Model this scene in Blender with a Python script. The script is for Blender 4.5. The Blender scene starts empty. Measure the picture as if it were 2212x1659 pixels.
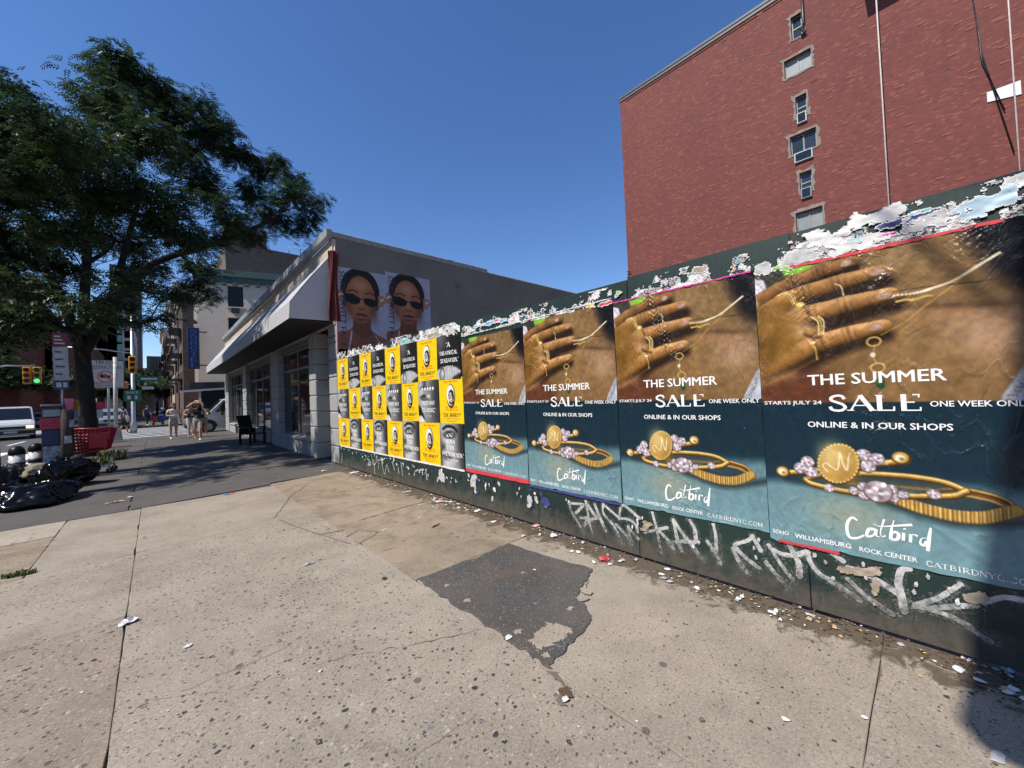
import bpy, bmesh, math, random
import numpy as np
from mathutils import Vector, Matrix
random.seed(7); RNG = np.random.default_rng(7)
sc = bpy.context.scene
col = sc.collection
# ---------------------------------------------------------------- camera
PW, PH, FL = 2212.0, 1659.0, 831.0
def _cv(px, py): return np.array([(px - PW / 2) / FL, -(py - PH / 2) / FL, 1.0])
_y = _cv(335, 881); _y /= np.linalg.norm(_y)
_z = np.cross(_cv(1700, 881 - .04 * 1365), _y); _z /= np.linalg.norm(_z)
if _z[1] < 0: _z = -_z
_x = np.cross(_y, _z)
if _x[0] < 0: _x = -_x
RC = np.array([_x, _y, _z])                    # camera axes -> street axes (X to the hoarding, Y along the street)
EYE = np.array([0, 0, 1.5])
cam = bpy.data.objects.new('camera', bpy.data.cameras.new('camera')); col.objects.link(cam)
m = Matrix.Identity(4)
for i in range(3):
    m[i][0] = RC[i][0]; m[i][1] = RC[i][1]; m[i][2] = -RC[i][2]; m[i][3] = EYE[i]
cam.matrix_world = m
cam.data.sensor_width = 36; cam.data.lens = 36 * FL / PW
cam.data.clip_start = .05; cam.data.clip_end = 3000
sc.camera = cam
# ---------------------------------------------------------------- sky and sun
SUN_EL = math.radians(52); AZ = (.996, -.09)   # the way the light travels along the ground
w = bpy.data.worlds.new('World'); sc.world = w; w.use_nodes = True
nt = w.node_tree
sky = nt.nodes.new('ShaderNodeTexSky'); sky.sky_type = 'NISHITA'; sky.sun_disc = False
sky.sun_elevation = SUN_EL; sky.sun_rotation = math.atan2(-AZ[0], -AZ[1])
sky.air_density = 1.0; sky.dust_density = .0; sky.ozone_density = 4.0; sky.altitude = 0
bg = nt.nodes['Background']; bg.inputs['Strength'].default_value = .145
hs = nt.nodes.new('ShaderNodeHueSaturation'); hs.inputs['Saturation'].default_value = 1.16; hs.inputs['Hue'].default_value = .508; hs.inputs['Value'].default_value = 1.0
nt.links.new(sky.outputs[0], hs.inputs['Color']); nt.links.new(hs.outputs[0], bg.inputs['Color'])
sun = bpy.data.objects.new('sun', bpy.data.lights.new('sun', 'SUN')); col.objects.link(sun)
sun.data.energy = 5.0; sun.data.angle = math.radians(.53); sun.data.color = (1, .95, .87)
SUND = Vector((AZ[0] * math.cos(SUN_EL), AZ[1] * math.cos(SUN_EL), -math.sin(SUN_EL)))
sun.rotation_euler = SUND.to_track_quat('-Z', 'Y').to_euler(); sun.location = (-20, 5, 30)
vs = sc.view_settings; vs.view_transform = 'Standard'; vs.look = 'None'; vs.exposure = 0.16; vs.gamma = 1
# ---------------------------------------------------------------- helpers
def ray(px, py): return RC @ _cv(px, py)
def gpt(px, py, z=0.0):
    d = ray(px, py); return EYE + d * ((z - 1.5) / d[2])
def ptX(px, py, X):
    d = ray(px, py); return EYE + d * (X / d[0])
def ptY(px, py, Y):
    d = ray(px, py); return EYE + d * (Y / d[1])
def s2l(c):
    c = np.asarray(c, float) / 255.0
    return np.where(c <= .04045, c / 12.92, ((c + .055) / 1.055) ** 2.4)
def tag(o, label=None, cat=None, group=None, kind=None):
    if label: o['label'] = label
    if cat: o['category'] = cat
    if group: o['group'] = group
    if kind: o['kind'] = kind
    return o
def empty(name, loc=(0, 0, 0), rz=0.0, label=None, cat=None, group=None):
    o = bpy.data.objects.new(name, None); col.objects.link(o); o.empty_display_size = .2
    o.location = loc; o.rotation_euler = (0, 0, rz)
    return tag(o, label, cat, group)
def link(name, me, parent=None, loc=None, rot=None, scale=None):
    o = bpy.data.objects.new(name, me); col.objects.link(o)
    if parent is not None: o.parent = parent
    if loc is not None: o.location = loc
    if rot is not None: o.rotation_euler = rot
    if scale is not None: o.scale = scale
    return o
def copy_tree(o, parent=None):
    c = o.copy(); col.objects.link(c); c.parent = parent
    for ch in o.children: copy_tree(ch, c)
    return c
class MB:
    """collects shapes into one mesh"""
    def __init__(s): s.v = []; s.f = []; s.mi = []; s.sm = []
    def add(s, vs, fs, mi=0, smooth=False):
        b = len(s.v); s.v.extend([tuple(map(float, p)) for p in vs])
        for f in fs: s.f.append([b + i for i in f]); s.mi.append(mi); s.sm.append(smooth)
        return s
    def box(s, a, b, mi=0, bev=0.0):
        x0, y0, z0 = [min(a[i], b[i]) for i in range(3)]; x1, y1, z1 = [max(a[i], b[i]) for i in range(3)]
        if bev <= 0:
            v = [(x0,y0,z0),(x1,y0,z0),(x1,y1,z0),(x0,y1,z0),(x0,y0,z1),(x1,y0,z1),(x1,y1,z1),(x0,y1,z1)]
            return s.add(v, [(0,3,2,1),(4,5,6,7),(0,1,5,4),(1,2,6,5),(2,3,7,6),(3,0,4,7)], mi)
        bm = bmesh.new(); bmesh.ops.create_cube(bm, size=1)
        for q in bm.verts: q.co = ((x0+x1)/2 + q.co.x*(x1-x0), (y0+y1)/2 + q.co.y*(y1-y0), (z0+z1)/2 + q.co.z*(z1-z0))
        bmesh.ops.bevel(bm, geom=list(bm.edges), offset=bev, segments=1, affect='EDGES')
        bm.verts.index_update()
        s.add([q.co[:] for q in bm.verts], [[q.index for q in f.verts] for f in bm.faces], mi); bm.free(); return s
    def quad(s, a, b, c, d, mi=0): return s.add([a, b, c, d], [(0, 1, 2, 3)], mi)
    def tube(s, pts, rad, n=8, mi=0, smooth=True, cap=True):
        pts = [Vector(p) for p in pts]; k = len(pts)
        if not hasattr(rad, '__len__'): rad = [rad] * k
        b = len(s.v); up = None
        for i, p in enumerate(pts):
            t = (pts[min(i+1, k-1)] - pts[max(i-1, 0)])
            t = t.normalized() if t.length > 1e-9 else Vector((0, 0, 1))
            if up is None:
                up = Vector((1, 0, 0)) if abs(t.x) < .8 else Vector((0, 1, 0))
            a = (up - t * up.dot(t)); a = a.normalized() if a.length > 1e-6 else t.orthogonal().normalized()
            c = t.cross(a); up = a
            for j in range(n):
                th = 2 * math.pi * j / n
                s.v.append(tuple(p + (a * math.cos(th) + c * math.sin(th)) * rad[i]))
        for i in range(k - 1):
            for j in range(n):
                s.f.append([b+i*n+j, b+i*n+(j+1) % n, b+(i+1)*n+(j+1) % n, b+(i+1)*n+j]); s.mi.append(mi); s.sm.append(smooth)
        if cap:
            s.f.append([b+j for j in range(n)][::-1]); s.mi.append(mi); s.sm.append(False)
            s.f.append([b+(k-1)*n+j for j in range(n)]); s.mi.append(mi); s.sm.append(False)
        return s
    def lathe(s, prof, c=(0, 0, 0), n=16, mi=0, smooth=True):
        b = len(s.v)
        for r, z in prof:
            for j in range(n):
                th = 2*math.pi*j/n; s.v.append((c[0]+r*math.cos(th), c[1]+r*math.sin(th), c[2]+z))
        for i in range(len(prof)-1):
            for j in range(n):
                s.f.append([b+i*n+j, b+i*n+(j+1) % n, b+(i+1)*n+(j+1) % n, b+(i+1)*n+j]); s.mi.append(mi); s.sm.append(smooth)
        s.f.append([b+(len(prof)-1)*n+j for j in range(n)]); s.mi.append(mi); s.sm.append(False)
        s.f.append([b+j for j in range(n)][::-1]); s.mi.append(mi); s.sm.append(False)
        return s
    def prism(s, poly, axis, a, b, mi=0):
        """poly: 2-D outline; extruded along axis from a to b"""
        def P(p, t): return {'x': (t, p[0], p[1]), 'y': (p[0], t, p[1]), 'z': (p[0], p[1], t)}[axis]
        n = len(poly); v = [P(p, a) for p in poly] + [P(p, b) for p in poly]
        f = [list(range(n))[::-1], [n+i for i in range(n)]] + [(i, (i+1) % n, n+(i+1) % n, n+i) for i in range(n)]
        return s.add(v, f, mi)
    def build(s, name, mats, parent=None, loc=None, rot=None, fix=True):
        return link(name, s.mesh(name, mats, fix), parent, loc, rot)
    def mesh(s, name, mats, fix=True):
        me = bpy.data.meshes.new(name); me.from_pydata(s.v, [], s.f)
        for mm in (mats if isinstance(mats, (list, tuple)) else [mats]): me.materials.append(mm)
        me.polygons.foreach_set('material_index', s.mi); me.polygons.foreach_set('use_smooth', s.sm)
        if fix:
            bm = bmesh.new(); bm.from_mesh(me); bmesh.ops.recalc_face_normals(bm, faces=bm.faces); bm.to_mesh(me); bm.free()
        me.update(); return me
def holed(mb, u0, u1, v0, v1, holes, P, depth, mi=0, rmi=None):
    """wall sheet P(u,v,d) with rectangular openings and their reveals (d = depth behind the face)"""
    us = sorted({u0, u1, *[h[0] for h in holes], *[h[1] for h in holes]}); vs_ = sorted({v0, v1, *[h[2] for h in holes], *[h[3] for h in holes]})
    us = [u for u in us if u0 <= u <= u1]; vs_ = [v for v in vs_ if v0 <= v <= v1]
    for i in range(len(us)-1):
        for j in range(len(vs_)-1):
            cu = (us[i]+us[i+1])/2; cv = (vs_[j]+vs_[j+1])/2
            if any(h[0] < cu < h[1] and h[2] < cv < h[3] for h in holes): continue
            mb.quad(P(us[i],vs_[j],0), P(us[i+1],vs_[j],0), P(us[i+1],vs_[j+1],0), P(us[i],vs_[j+1],0), mi)
    r = mi if rmi is None else rmi
    for a, b, c, d in holes:
        for q in (((a,c),(b,c)), ((b,c),(b,d)), ((b,d),(a,d)), ((a,d),(a,c))):
            mb.quad(P(*q[0],0), P(*q[1],0), P(*q[1],depth), P(*q[0],depth), r)
# ---------------------------------------------------------------- materials
MAT = {}
def nodes(name):
    mm = bpy.data.materials.new(name); mm.use_nodes = True; MAT[name] = mm
    t = mm.node_tree; return mm, t, t.nodes['Principled BSDF']
def N(t, kind, **kw):
    n = t.nodes.new(kind)
    for k, v in kw.items():
        if k in n.inputs.keys(): n.inputs[k].default_value = v
        else: setattr(n, k, v)
    return n
def ramp(t, fac, stops, interp='LINEAR'):
    r = t.nodes.new('ShaderNodeValToRGB'); r.color_ramp.interpolation = interp
    e = r.color_ramp.elements
    while len(e) < len(stops): e.new(.5)
    for i, (p, c) in enumerate(stops):
        e[i].position = p; e[i].color = (*c, 1) if len(c) == 3 else c
    t.links.new(fac, r.inputs[0]); return r.outputs[0]
def mixc(t, fac, a, b, mode='MIX'):
    n = t.nodes.new('ShaderNodeMix'); n.data_type = 'RGBA'; n.blend_type = mode
    for s, v in ((0, fac), (6, a), (7, b)):
        if hasattr(v, 'node'): t.links.new(v, n.inputs[s])
        else: n.inputs[s].default_value = v if s == 0 else ((*v, 1) if len(v) == 3 else v)
    return n.outputs[2]
def objco(t): return t.nodes.new('ShaderNodeTexCoord').outputs['Object']
def noise(t, co, scale, detail=4, rough=.55, dist=0.0):
    n = N(t, 'ShaderNodeTexNoise', Scale=scale, Detail=detail, Roughness=rough, Distortion=dist)
    if co is not None: t.links.new(co, n.inputs['Vector'])
    return n.outputs[0]
def bump(t, b, h, strength=.3, dist=.01):
    n = N(t, 'ShaderNodeBump', Strength=strength, Distance=dist); t.links.new(h, n.inputs['Height']); t.links.new(n.outputs[0], b.inputs['Normal'])
def mat(name, c, rough=.6, var=.18, scale=6.0, metal=0.0, bmp=0.0, spec=.5, bscale=None, emit=None, coat=0.0, dirt=None):
    mm, t, b = nodes(name); c = np.asarray(c, float)
    co = objco(t)
    nz = noise(t, co, scale, 6, .6)
    base = ramp(t, nz, [(.28, tuple(c * (1 - var))), (.72, tuple(np.minimum(c * (1 + var), 1)))])
    if dirt is not None:
        d = ramp(t, noise(t, co, dirt[1], 8, .7, .4), [(dirt[2], (0, 0, 0)), (dirt[2] + .12, (1, 1, 1))])
        base = mixc(t, d, base, dirt[0])
    t.links.new(base, b.inputs['Base Color'])
    b.inputs['Roughness'].default_value = rough; b.inputs['Metallic'].default_value = metal
    b.inputs['Specular IOR Level'].default_value = spec
    if coat: b.inputs['Coat Weight'].default_value = coat; b.inputs['Coat Roughness'].default_value = .08
    if bmp: bump(t, b, noise(t, co, bscale or scale * 8, 8, .65), bmp, .01)
    if emit: b.inputs['Emission Color'].default_value = (*emit[0], 1); b.inputs['Emission Strength'].default_value = emit[1]
    return mm
BLACKM = mat('black_metal', (.015, .015, .016), .4, bmp=.1)
GREYM = mat('grey_metal', (.22, .22, .22), .45, metal=.6)
STEEL = mat('galvanised_steel', (.42, .43, .44), .45, metal=.8, scale=12)
WHITEP = mat('white_paint', (.78, .78, .77), .5, var=.05)
INKW = mat('white_ink', (.86, .86, .85), .45, var=.03)
INKK = mat('black_ink', (.02, .02, .022), .5, var=.1)
INKR = mat('red_ink', (.72, .1, .03), .5, var=.1)
GLASS = mat('dark_glass', (.012, .014, .016), .06, var=.3, spec=.8)
RUBBER = mat('rubber', (.02, .02, .02), .8, bmp=.2)
# ---------------------------------------------------------------- flat lettering
_txt = {}
def text_verts(body, weight):
    k = (body, weight)
    if k not in _txt:
        cu = bpy.data.curves.new('lettering', 'FONT'); cu.body = body;  cu.resolution_u = 2
        o = bpy.data.objects.new('lettering', cu); col.objects.link(o)
        dg = bpy.context.evaluated_depsgraph_get(); me = bpy.data.meshes.new_from_object(o.evaluated_get(dg))
        v = np.array([p.co[:2] for p in me.vertices]); f = [list(p.vertices) for p in me.polygons]
        bpy.data.objects.remove(o); bpy.data.curves.remove(cu); bpy.data.meshes.remove(me)
        if weight:
            nv = len(v); V = [v + (dx, dy) for dx, dy in ((-weight, 0), (0, weight * .5), (weight, 0), (0, -weight * .5))]; f = [[i + q * nv for i in p] for q in range(4) for p in f]; v = np.vstack(V); lay = np.repeat(np.arange(4), nv)
        else: lay = np.zeros(len(v))
        v = (v - v.min(0)) / np.maximum(v.max(0) - v.min(0), 1e-6); _txt[k] = (v, f, lay)
    return _txt[k]
def ribbon(pts, wid, taper=0.0):
    """2-D stroke -> verts, quads"""
    p = np.asarray(pts, float); n = len(p)
    if not hasattr(wid, '__len__'): wid = [wid] * n
    t = np.gradient(p, axis=0); t /= np.maximum(np.linalg.norm(t, axis=1, keepdims=True), 1e-9)
    nn = np.stack([-t[:, 1], t[:, 0]], 1) * np.asarray(wid)[:, None] / 2
    v = np.concatenate([p + nn, p - nn]); return v, [(i, i+1, n+i+1, n+i) for i in range(n-1)]
def smooth(pts, k=5):
    p = np.asarray(pts, float); n = len(p)
    if n < 3: return p
    q = np.vstack([2*p[0]-p[1], p, 2*p[-1]-p[-2]]); out = []
    for i in range(1, n):
        a, b, c, d = q[i-1], q[i], q[i+1], q[i+2]
        for s in np.linspace(0, 1, k, endpoint=False):
            out.append(.5*((2*b)+(-a+c)*s+(2*a-5*b+4*c-d)*s*s+(-a+3*b-3*c+d)*s**3))
    out.append(p[-1]); return np.array(out)
SER = {  # strokes: (points, weight) ; serif feet
 'A': ([([(.05,0),(.45,1)],.4),([(.43,1),(.88,0)],1),([(.2,.34),(.72,.34)],.35)], [(.05,0),(.88,0)]),
 'B': ([([(.18,0),(.18,1)],1),([(.18,.98),(.5,.98),(.66,.85),(.62,.62),(.45,.53),(.18,.53)],.6),([(.45,.53),(.72,.43),(.74,.18),(.55,.02),(.18,.02)],.6)], [(.14,0),(.14,1)]),
 'C': ([([(.78,.72),(.68,.94),(.45,1),(.2,.86),(.1,.5),(.2,.14),(.45,0),(.7,.06),(.8,.26)],.75)], []),
 'D': ([([(.18,0),(.18,1)],1),([(.18,.98),(.5,.98),(.76,.8),(.84,.5),(.76,.2),(.5,.02),(.18,.02)],.7)], [(.14,0),(.14,1)]),
 'E': ([([(.18,0),(.18,1)],1),([(.1,.97),(.72,.97)],.38),([(.69,.98),(.69,.8)],.3),([(.18,.52),(.55,.52)],.38),([(.1,.03),(.75,.03)],.38),([(.72,.02),(.73,.22)],.3)], []),
 'F': ([([(.18,0),(.18,1)],1),([(.1,.97),(.72,.97)],.38),([(.69,.98),(.69,.8)],.3),([(.18,.52),(.55,.52)],.38)], [(.18,0)]),
 'H': ([([(.18,0),(.18,1)],1),([(.78,0),(.78,1)],1),([(.18,.52),(.78,.52)],.38)], [(.18,0),(.18,1),(.78,0),(.78,1)]),
 'I': ([([(.25,0),(.25,1)],1)], [(.25,0),(.25,1)]),
 'L': ([([(.18,0),(.18,1)],1),([(.1,.03),(.71,.03)],.4),([(.68,.02),(.69,.26)],.35)], [(.18,1)]),
 'M': ([([(.14,0),(.14,1)],.5),([(.14,1),(.52,.08)],1),([(.52,.08),(.9,1)],.4),([(.9,0),(.9,1)],1)], [(.14,0),(.14,1),(.9,0),(.9,1)]),
 'N': ([([(.14,0),(.14,1)],.45),([(.14,1),(.8,0)],1),([(.8,0),(.8,1)],.45)], [(.14,0),(.14,1),(.8,1)]),
 'O': ([([(.45,1),(.2,.88),(.1,.5),(.2,.12),(.45,0),(.7,.12),(.8,.5),(.7,.88),(.45,1)],.75)], []),
 'P': ([([(.18,0),(.18,1)],1),([(.18,.98),(.5,.98),(.7,.85),(.68,.6),(.5,.48),(.18,.48)],.6)], [(.18,0),(.14,1)]),
 'R': ([([(.18,0),(.18,1)],1),([(.18,.98),(.5,.98),(.68,.85),(.66,.62),(.48,.5),(.18,.5)],.6),([(.42,.5),(.8,0)],.9)], [(.18,0),(.14,1),(.8,0)]),
 'S': ([([(.68,.76),(.6,.95),(.4,1),(.18,.9),(.16,.7),(.4,.54),(.62,.4),(.7,.2),(.56,.03),(.36,0),(.16,.08),(.1,.27)],.75)], []),
 'T': ([([(.42,0),(.42,1)],1),([(.05,.97),(.79,.97)],.38),([(.07,.98),(.06,.8)],.3),([(.77,.98),(.78,.8)],.3)], [(.42,0)]),
 'U': ([([(.15,1),(.15,.25),(.3,.02),(.55,.02),(.72,.25),(.72,1)],.7)], [(.15,1),(.72,1)]),
 'V': ([([(.05,1),(.45,0)],1),([(.45,0),(.85,1)],.4)], [(.05,1),(.85,1)]),
 'W': ([([(.03,1),(.3,0)],1),([(.3,0),(.5,.8)],.4),([(.5,.8),(.72,0)],1),([(.72,0),(.98,1)],.4)], [(.05,1),(.95,1)]),
 'Y': ([([(.05,1),(.44,.45)],1),([(.84,1),(.44,.45)],.4),([(.44,.5),(.44,0)],1)], [(.44,0),(.05,1),(.84,1)]),
 'K': ([([(.18,0),(.18,1)],1),([(.75,1),(.2,.45)],.4),([(.35,.55),(.8,0)],1)], [(.18,0),(.18,1),(.8,0)]),
 '!': ([([(.2,1),(.2,.32)],1.1),([(.2,.12),(.2,0)],1.1)], []), '.': ([([(.15,.12),(.15,0)],1)], []),
 ',': ([([(.18,.12),(.16,-.02),(.08,-.14)],.7)], []), '"': ([([(.1,1),(.1,.78)],.6),([(.28,1),(.28,.78)],.6)], []),
 "'": ([([(.12,1),(.12,.76)],.7)], [])}
SW = {'I': .5, 'M': 1.05, 'W': 1.0, '!': .4, '.': .3, ',': .3, '"': .42, "'": .25, 'L': .78, 'E': .84, 'S': .8, ' ': .4}
_ser = {}
def serif_verts(body, wt=.15):
    k = (body, wt)
    if k in _ser: return _ser[k]
    V = []; F = []; x = 0; lay = []
    li = 0
    def put(v, f):
        nonlocal li
        b = sum(len(a) for a in V); V.append(v); F.extend([[b+i for i in q] for q in f]); lay.extend([li % 5] * len(v)); li += 1
    for ch in body:
        if ch in SER:
            st, feet = SER[ch]
            for pts, wgt in st:
                p = smooth(pts, 4) if len(pts) > 4 else np.array(pts, float)
                v, f = ribbon(p + np.array([x, 0]), wt * wgt); put(v, f)
            for fx, fy in feet:
                v, f = ribbon([(x+fx-.14, fy + (.03 if fy < .5 else -.03)), (x+fx+.14, fy + (.03 if fy < .5 else -.03))], .06); put(v, f)
        x += SW.get(ch, .9) + .06
    V = np.vstack(V); lay = np.array(lay)
    lo = V.min(0); hi = V.max(0); lo[1] = min(0, lo[1]) ; hi[1] = max(1, hi[1])
    V = (V - lo) / (hi - lo); _ser[k] = (V, F, lay); return _ser[k]
# ================================================================ GROUND
def concrete(name, base, pebble=.0, speck=.15, stain=0.0, dirtx=False, pscale=42):
    mm, t, b = nodes(name); co = objco(t)
    big = noise(t, co, 1.1, 6, .62, .3); fine = noise(t, co, 75, 8, .85)
    c = np.array(base)
    cc = ramp(t, big, [(.25, tuple(c * .74)), (.5, tuple(c)), (.75, tuple(np.minimum(c * 1.14, 1)))])
    cc = mixc(t, .75, cc, ramp(t, fine, [(.36, (.24, .24, .24)), (.64, (.76, .74, .72))]), 'OVERLAY')
    cc = mixc(t, .5, cc, ramp(t, noise(t, co, 5.5, 8, .7, .5), [(.3, (.4, .4, .4)), (.7, (.6, .59, .58))]), 'OVERLAY')
    wn = noise(t, co, 8, 3, .5)                                    # wavers the stone spacing
    h = fine
    wp = N(t, 'ShaderNodeTexNoise', Scale=28.0, Detail=3.0); t.links.new(co, wp.inputs[0]); wa = N(t, 'ShaderNodeVectorMath', operation='MULTIPLY_ADD'); t.links.new(wp.outputs[1], wa.inputs[0]); wa.inputs[1].default_value = (.03, .03, 0); t.links.new(co, wa.inputs[2]); cw = wa.outputs[0]
    if pebble > 0:
        for sc_, thr, szr, cols in ((pscale, pebble, .42, ((.05, .045, .045), (.16, .13, .11), (.42, .38, .33))), (pscale * .5, pebble * .22, .33, ((.03, .03, .035), (.1, .1, .1), (.2, .18, .16))), (pscale * 2.1, pebble * 1.35, .45, ((.1, .08, .07), (.5, .46, .4), (.2, .17, .15)))):
            v = N(t, 'ShaderNodeTexVoronoi', Scale=sc_, Randomness=1.0); t.links.new(cw, v.inputs['Vector'])
            sep = t.nodes.new('ShaderNodeSeparateColor'); t.links.new(v.outputs['Color'], sep.inputs[0])
            dn = N(t, 'ShaderNodeMath', operation='MULTIPLY'); t.links.new(sep.outputs[1], dn.inputs[0]); dn.inputs[1].default_value = szr
            ds = N(t, 'ShaderNodeMath', operation='LESS_THAN'); t.links.new(v.outputs['Distance'], ds.inputs[0]); t.links.new(dn.outputs[0], ds.inputs[1])
            # pebbles show only where the wear mask lets them
            wm_ = N(t, 'ShaderNodeMath', operation='MULTIPLY'); t.links.new(noise(t, co, 1.7, 4, .6), wm_.inputs[0]); wm_.inputs[1].default_value = thr * 2
            sel = N(t, 'ShaderNodeMath', operation='LESS_THAN'); t.links.new(sep.outputs[0], sel.inputs[0]); t.links.new(wm_.outputs[0], sel.inputs[1])
            mk = N(t, 'ShaderNodeMath', operation='MULTIPLY'); t.links.new(ds.outputs[0], mk.inputs[0]); t.links.new(sel.outputs[0], mk.inputs[1])
            pc = ramp(t, sep.outputs[2], [(0, cols[0]), (.55, cols[1]), (1, cols[2])])
            cc = mixc(t, mk.outputs[0], cc, pc)
    if speck:
        v = N(t, 'ShaderNodeTexVoronoi', Scale=9.0); t.links.new(co, v.inputs['Vector'])        # trodden gum spots
        sep = t.nodes.new('ShaderNodeSeparateColor'); t.links.new(v.outputs['Color'], sep.inputs[0])
        a = N(t, 'ShaderNodeMath', operation='LESS_THAN'); t.links.new(v.outputs['Distance'], a.inputs[0]); a.inputs[1].default_value = .19
        a2 = N(t, 'ShaderNodeMath', operation='LESS_THAN'); t.links.new(sep.outputs[0], a2.inputs[0]); a2.inputs[1].default_value = speck
        a3 = N(t, 'ShaderNodeMath', operation='MULTIPLY'); t.links.new(a.outputs[0], a3.inputs[0]); t.links.new(a2.outputs[0], a3.inputs[1])
        a4 = N(t, 'ShaderNodeMath', operation='MULTIPLY'); t.links.new(a3.outputs[0], a4.inputs[0]); a4.inputs[1].default_value = .7
        cc = mixc(t, a4.outputs[0], cc, (.06, .055, .05))
    if stain:
        s_ = ramp(t, noise(t, co, 2.3, 7, .7, .6), [(.45, (0, 0, 0)), (.7, (stain, stain, stain))])
        cc = mixc(t, s_, cc, (.13, .095, .06) if stain > .5 else (.16, .13, .105))
        s_ = ramp(t, noise(t, co, .9, 4, .6, .2), [(.5, (0, 0, 0)), (.7, (.55, .55, .55))])
        cc = mixc(t, s_, cc, (.12, .11, .1) if stain == .55 else (.33, .265, .185) if stain > .5 else (.36, .31, .25))
    if dirtx:                                                      # grime swept against the foot of the hoarding
        sx = t.nodes.new('ShaderNodeSeparateXYZ'); t.links.new(co, sx.inputs[0])
        r = N(t, 'ShaderNodeMapRange'); t.links.new(sx.outputs[0], r.inputs[0])
        for i, v_ in ((1, 2.55), (2, 3.12), (3, -.12), (4, .42)): r.inputs[i].default_value = v_
        ad = N(t, 'ShaderNodeMath', operation='ADD'); t.links.new(r.outputs[0], ad.inputs[0]); t.links.new(noise(t, co, 7, 8, .72, .8), ad.inputs[1])
        cc = mixc(t, ramp(t, ad.outputs[0], [(.62, (0, 0, 0)), (.72, (.85, .85, .85))]), cc, (.075, .055, .035))
    t.links.new(cc, b.inputs['Base Color']); b.inputs['Roughness'].default_value = .85; b.inputs['Specular IOR Level'].default_value = .3
    bump(t, b, h, .35, .006); return mm
C_AGG = concrete('exposed_aggregate', (.318, .272, .214), pebble=1.15, speck=.045, stain=.3)
C_FINE = concrete('fine_concrete', (.32, .272, .215), pebble=.5, speck=.06, pscale=80, dirtx=True, stain=.3)
C_STAIN = concrete('stained_concrete', (.29, .235, .17), pebble=.4, speck=.14, stain=.75, pscale=60, dirtx=True)
C_TAN = 0
C_PALE = concrete('pale_concrete', (.36, .31, .25), pebble=.08, speck=.1, pscale=60)
C_WORN = concrete('worn_aggregate', (.27, .22, .172), pebble=1.2, speck=.05, pscale=36, stain=.4)
ASPH = concrete('asphalt_pavement', (.098, .091, .085), pebble=0, speck=.12)
ROADM = concrete('road_asphalt', (.085, .083, .082), pebble=0, speck=.05)
PATCHM = concrete('patch_asphalt', (.07, .069, .068), pebble=.35, speck=.05, pscale=55, stain=.55)
JOINT = mat('joint_dirt', (.16, .125, .095), .95, bmp=.4)
CRACKM = mat('crack_dirt', (.15, .12, .092), .95, scale=30)
PAINTW = mat('road_paint', (.72, .72, .7), .7, var=.1, dirt=((.12, .12, .12), 5, .62))
CHALK = mat('chalk', (.62, .58, .53), .9, var=.2, dirt=((.31, .255, .195), 30, .36))
KERB = mat('kerb_stone', (.3, .29, .28), .8, bmp=.3)
SOIL = mat('soil', (.07, .05, .035), .95, bmp=.8, scale=10)
LOT = mat('lot_gravel', (.2, .18, .15), .95, bmp=.8, scale=9)

mb = MB(); mb.quad((-900, -900, -.14), (900, -900, -.14), (900, 900, -.14), (-900, 900, -.14))
road = mb.build('road', ROADM); tag(road, kind='structure')
mb = MB(); mb.quad((3.17, -60, -.02), (60, -60, -.02), (60, 27, -.02), (3.17, 27, -.02)); tag(mb.build('ground', LOT), kind='structure')
# pavement bed with kerb
walk = MB(); walk.box((-2.3, -60, -.3), (3.17, 27.6, -.02), 0).build('sidewalk', JOINT); walk = bpy.data.objects['sidewalk']; tag(walk, kind='structure')
for k in range(24):
    y0 = -8 + k * 1.5
    if y0 < 27.4:
        MB().box((-2.46, y0 + .006, -.3), (-2.31, min(y0 + 1.494, 27.6), .0), bev=.02).build('kerb_stone', KERB, walk)
def outline(x0, y0, x1, y1, j=.002, step=.14, chip=.012):
    P = []
    cor = [(x0, y0), (x1, y0), (x1, y1), (x0, y1)]
    for i in range(4):
        a = np.array(cor[i]); b = np.array(cor[(i+1) % 4]); L = np.linalg.norm(b - a); n = max(2, int(L / step)); nn = np.array([-(b-a)[1], (b-a)[0]]) / L
        for k in range(n):
            off = random.uniform(-j, j) + (random.random() < .06) * random.uniform(0, chip)
            if k == 0: P.append(a + (b-a)/L*random.uniform(.002, .008) + nn * random.uniform(.002, .008))
            else: P.append(a + (b - a) * k / n + nn * off)
    return np.array(P)
def slab_mesh(P, top=0.0, th=.06, bev=.0025):
    c = P.mean(0); Q = c + (P - c) * (1 - bev / np.linalg.norm(P - c, axis=1, keepdims=True) * 1.3)
    n = len(P); v = [(*p, top - th) for p in P] + [(*p, top - bev) for p in P] + [(*q, top) for q in Q]
    f = [(i, (i+1) % n, n+(i+1) % n, n+i) for i in range(n)] + [(n+i, n+(i+1) % n, 2*n+(i+1) % n, 2*n+i) for i in range(n)] + [[2*n+i for i in range(n)]]
    mb = MB(); mb.add(v, f); return mb
g = .002
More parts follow.
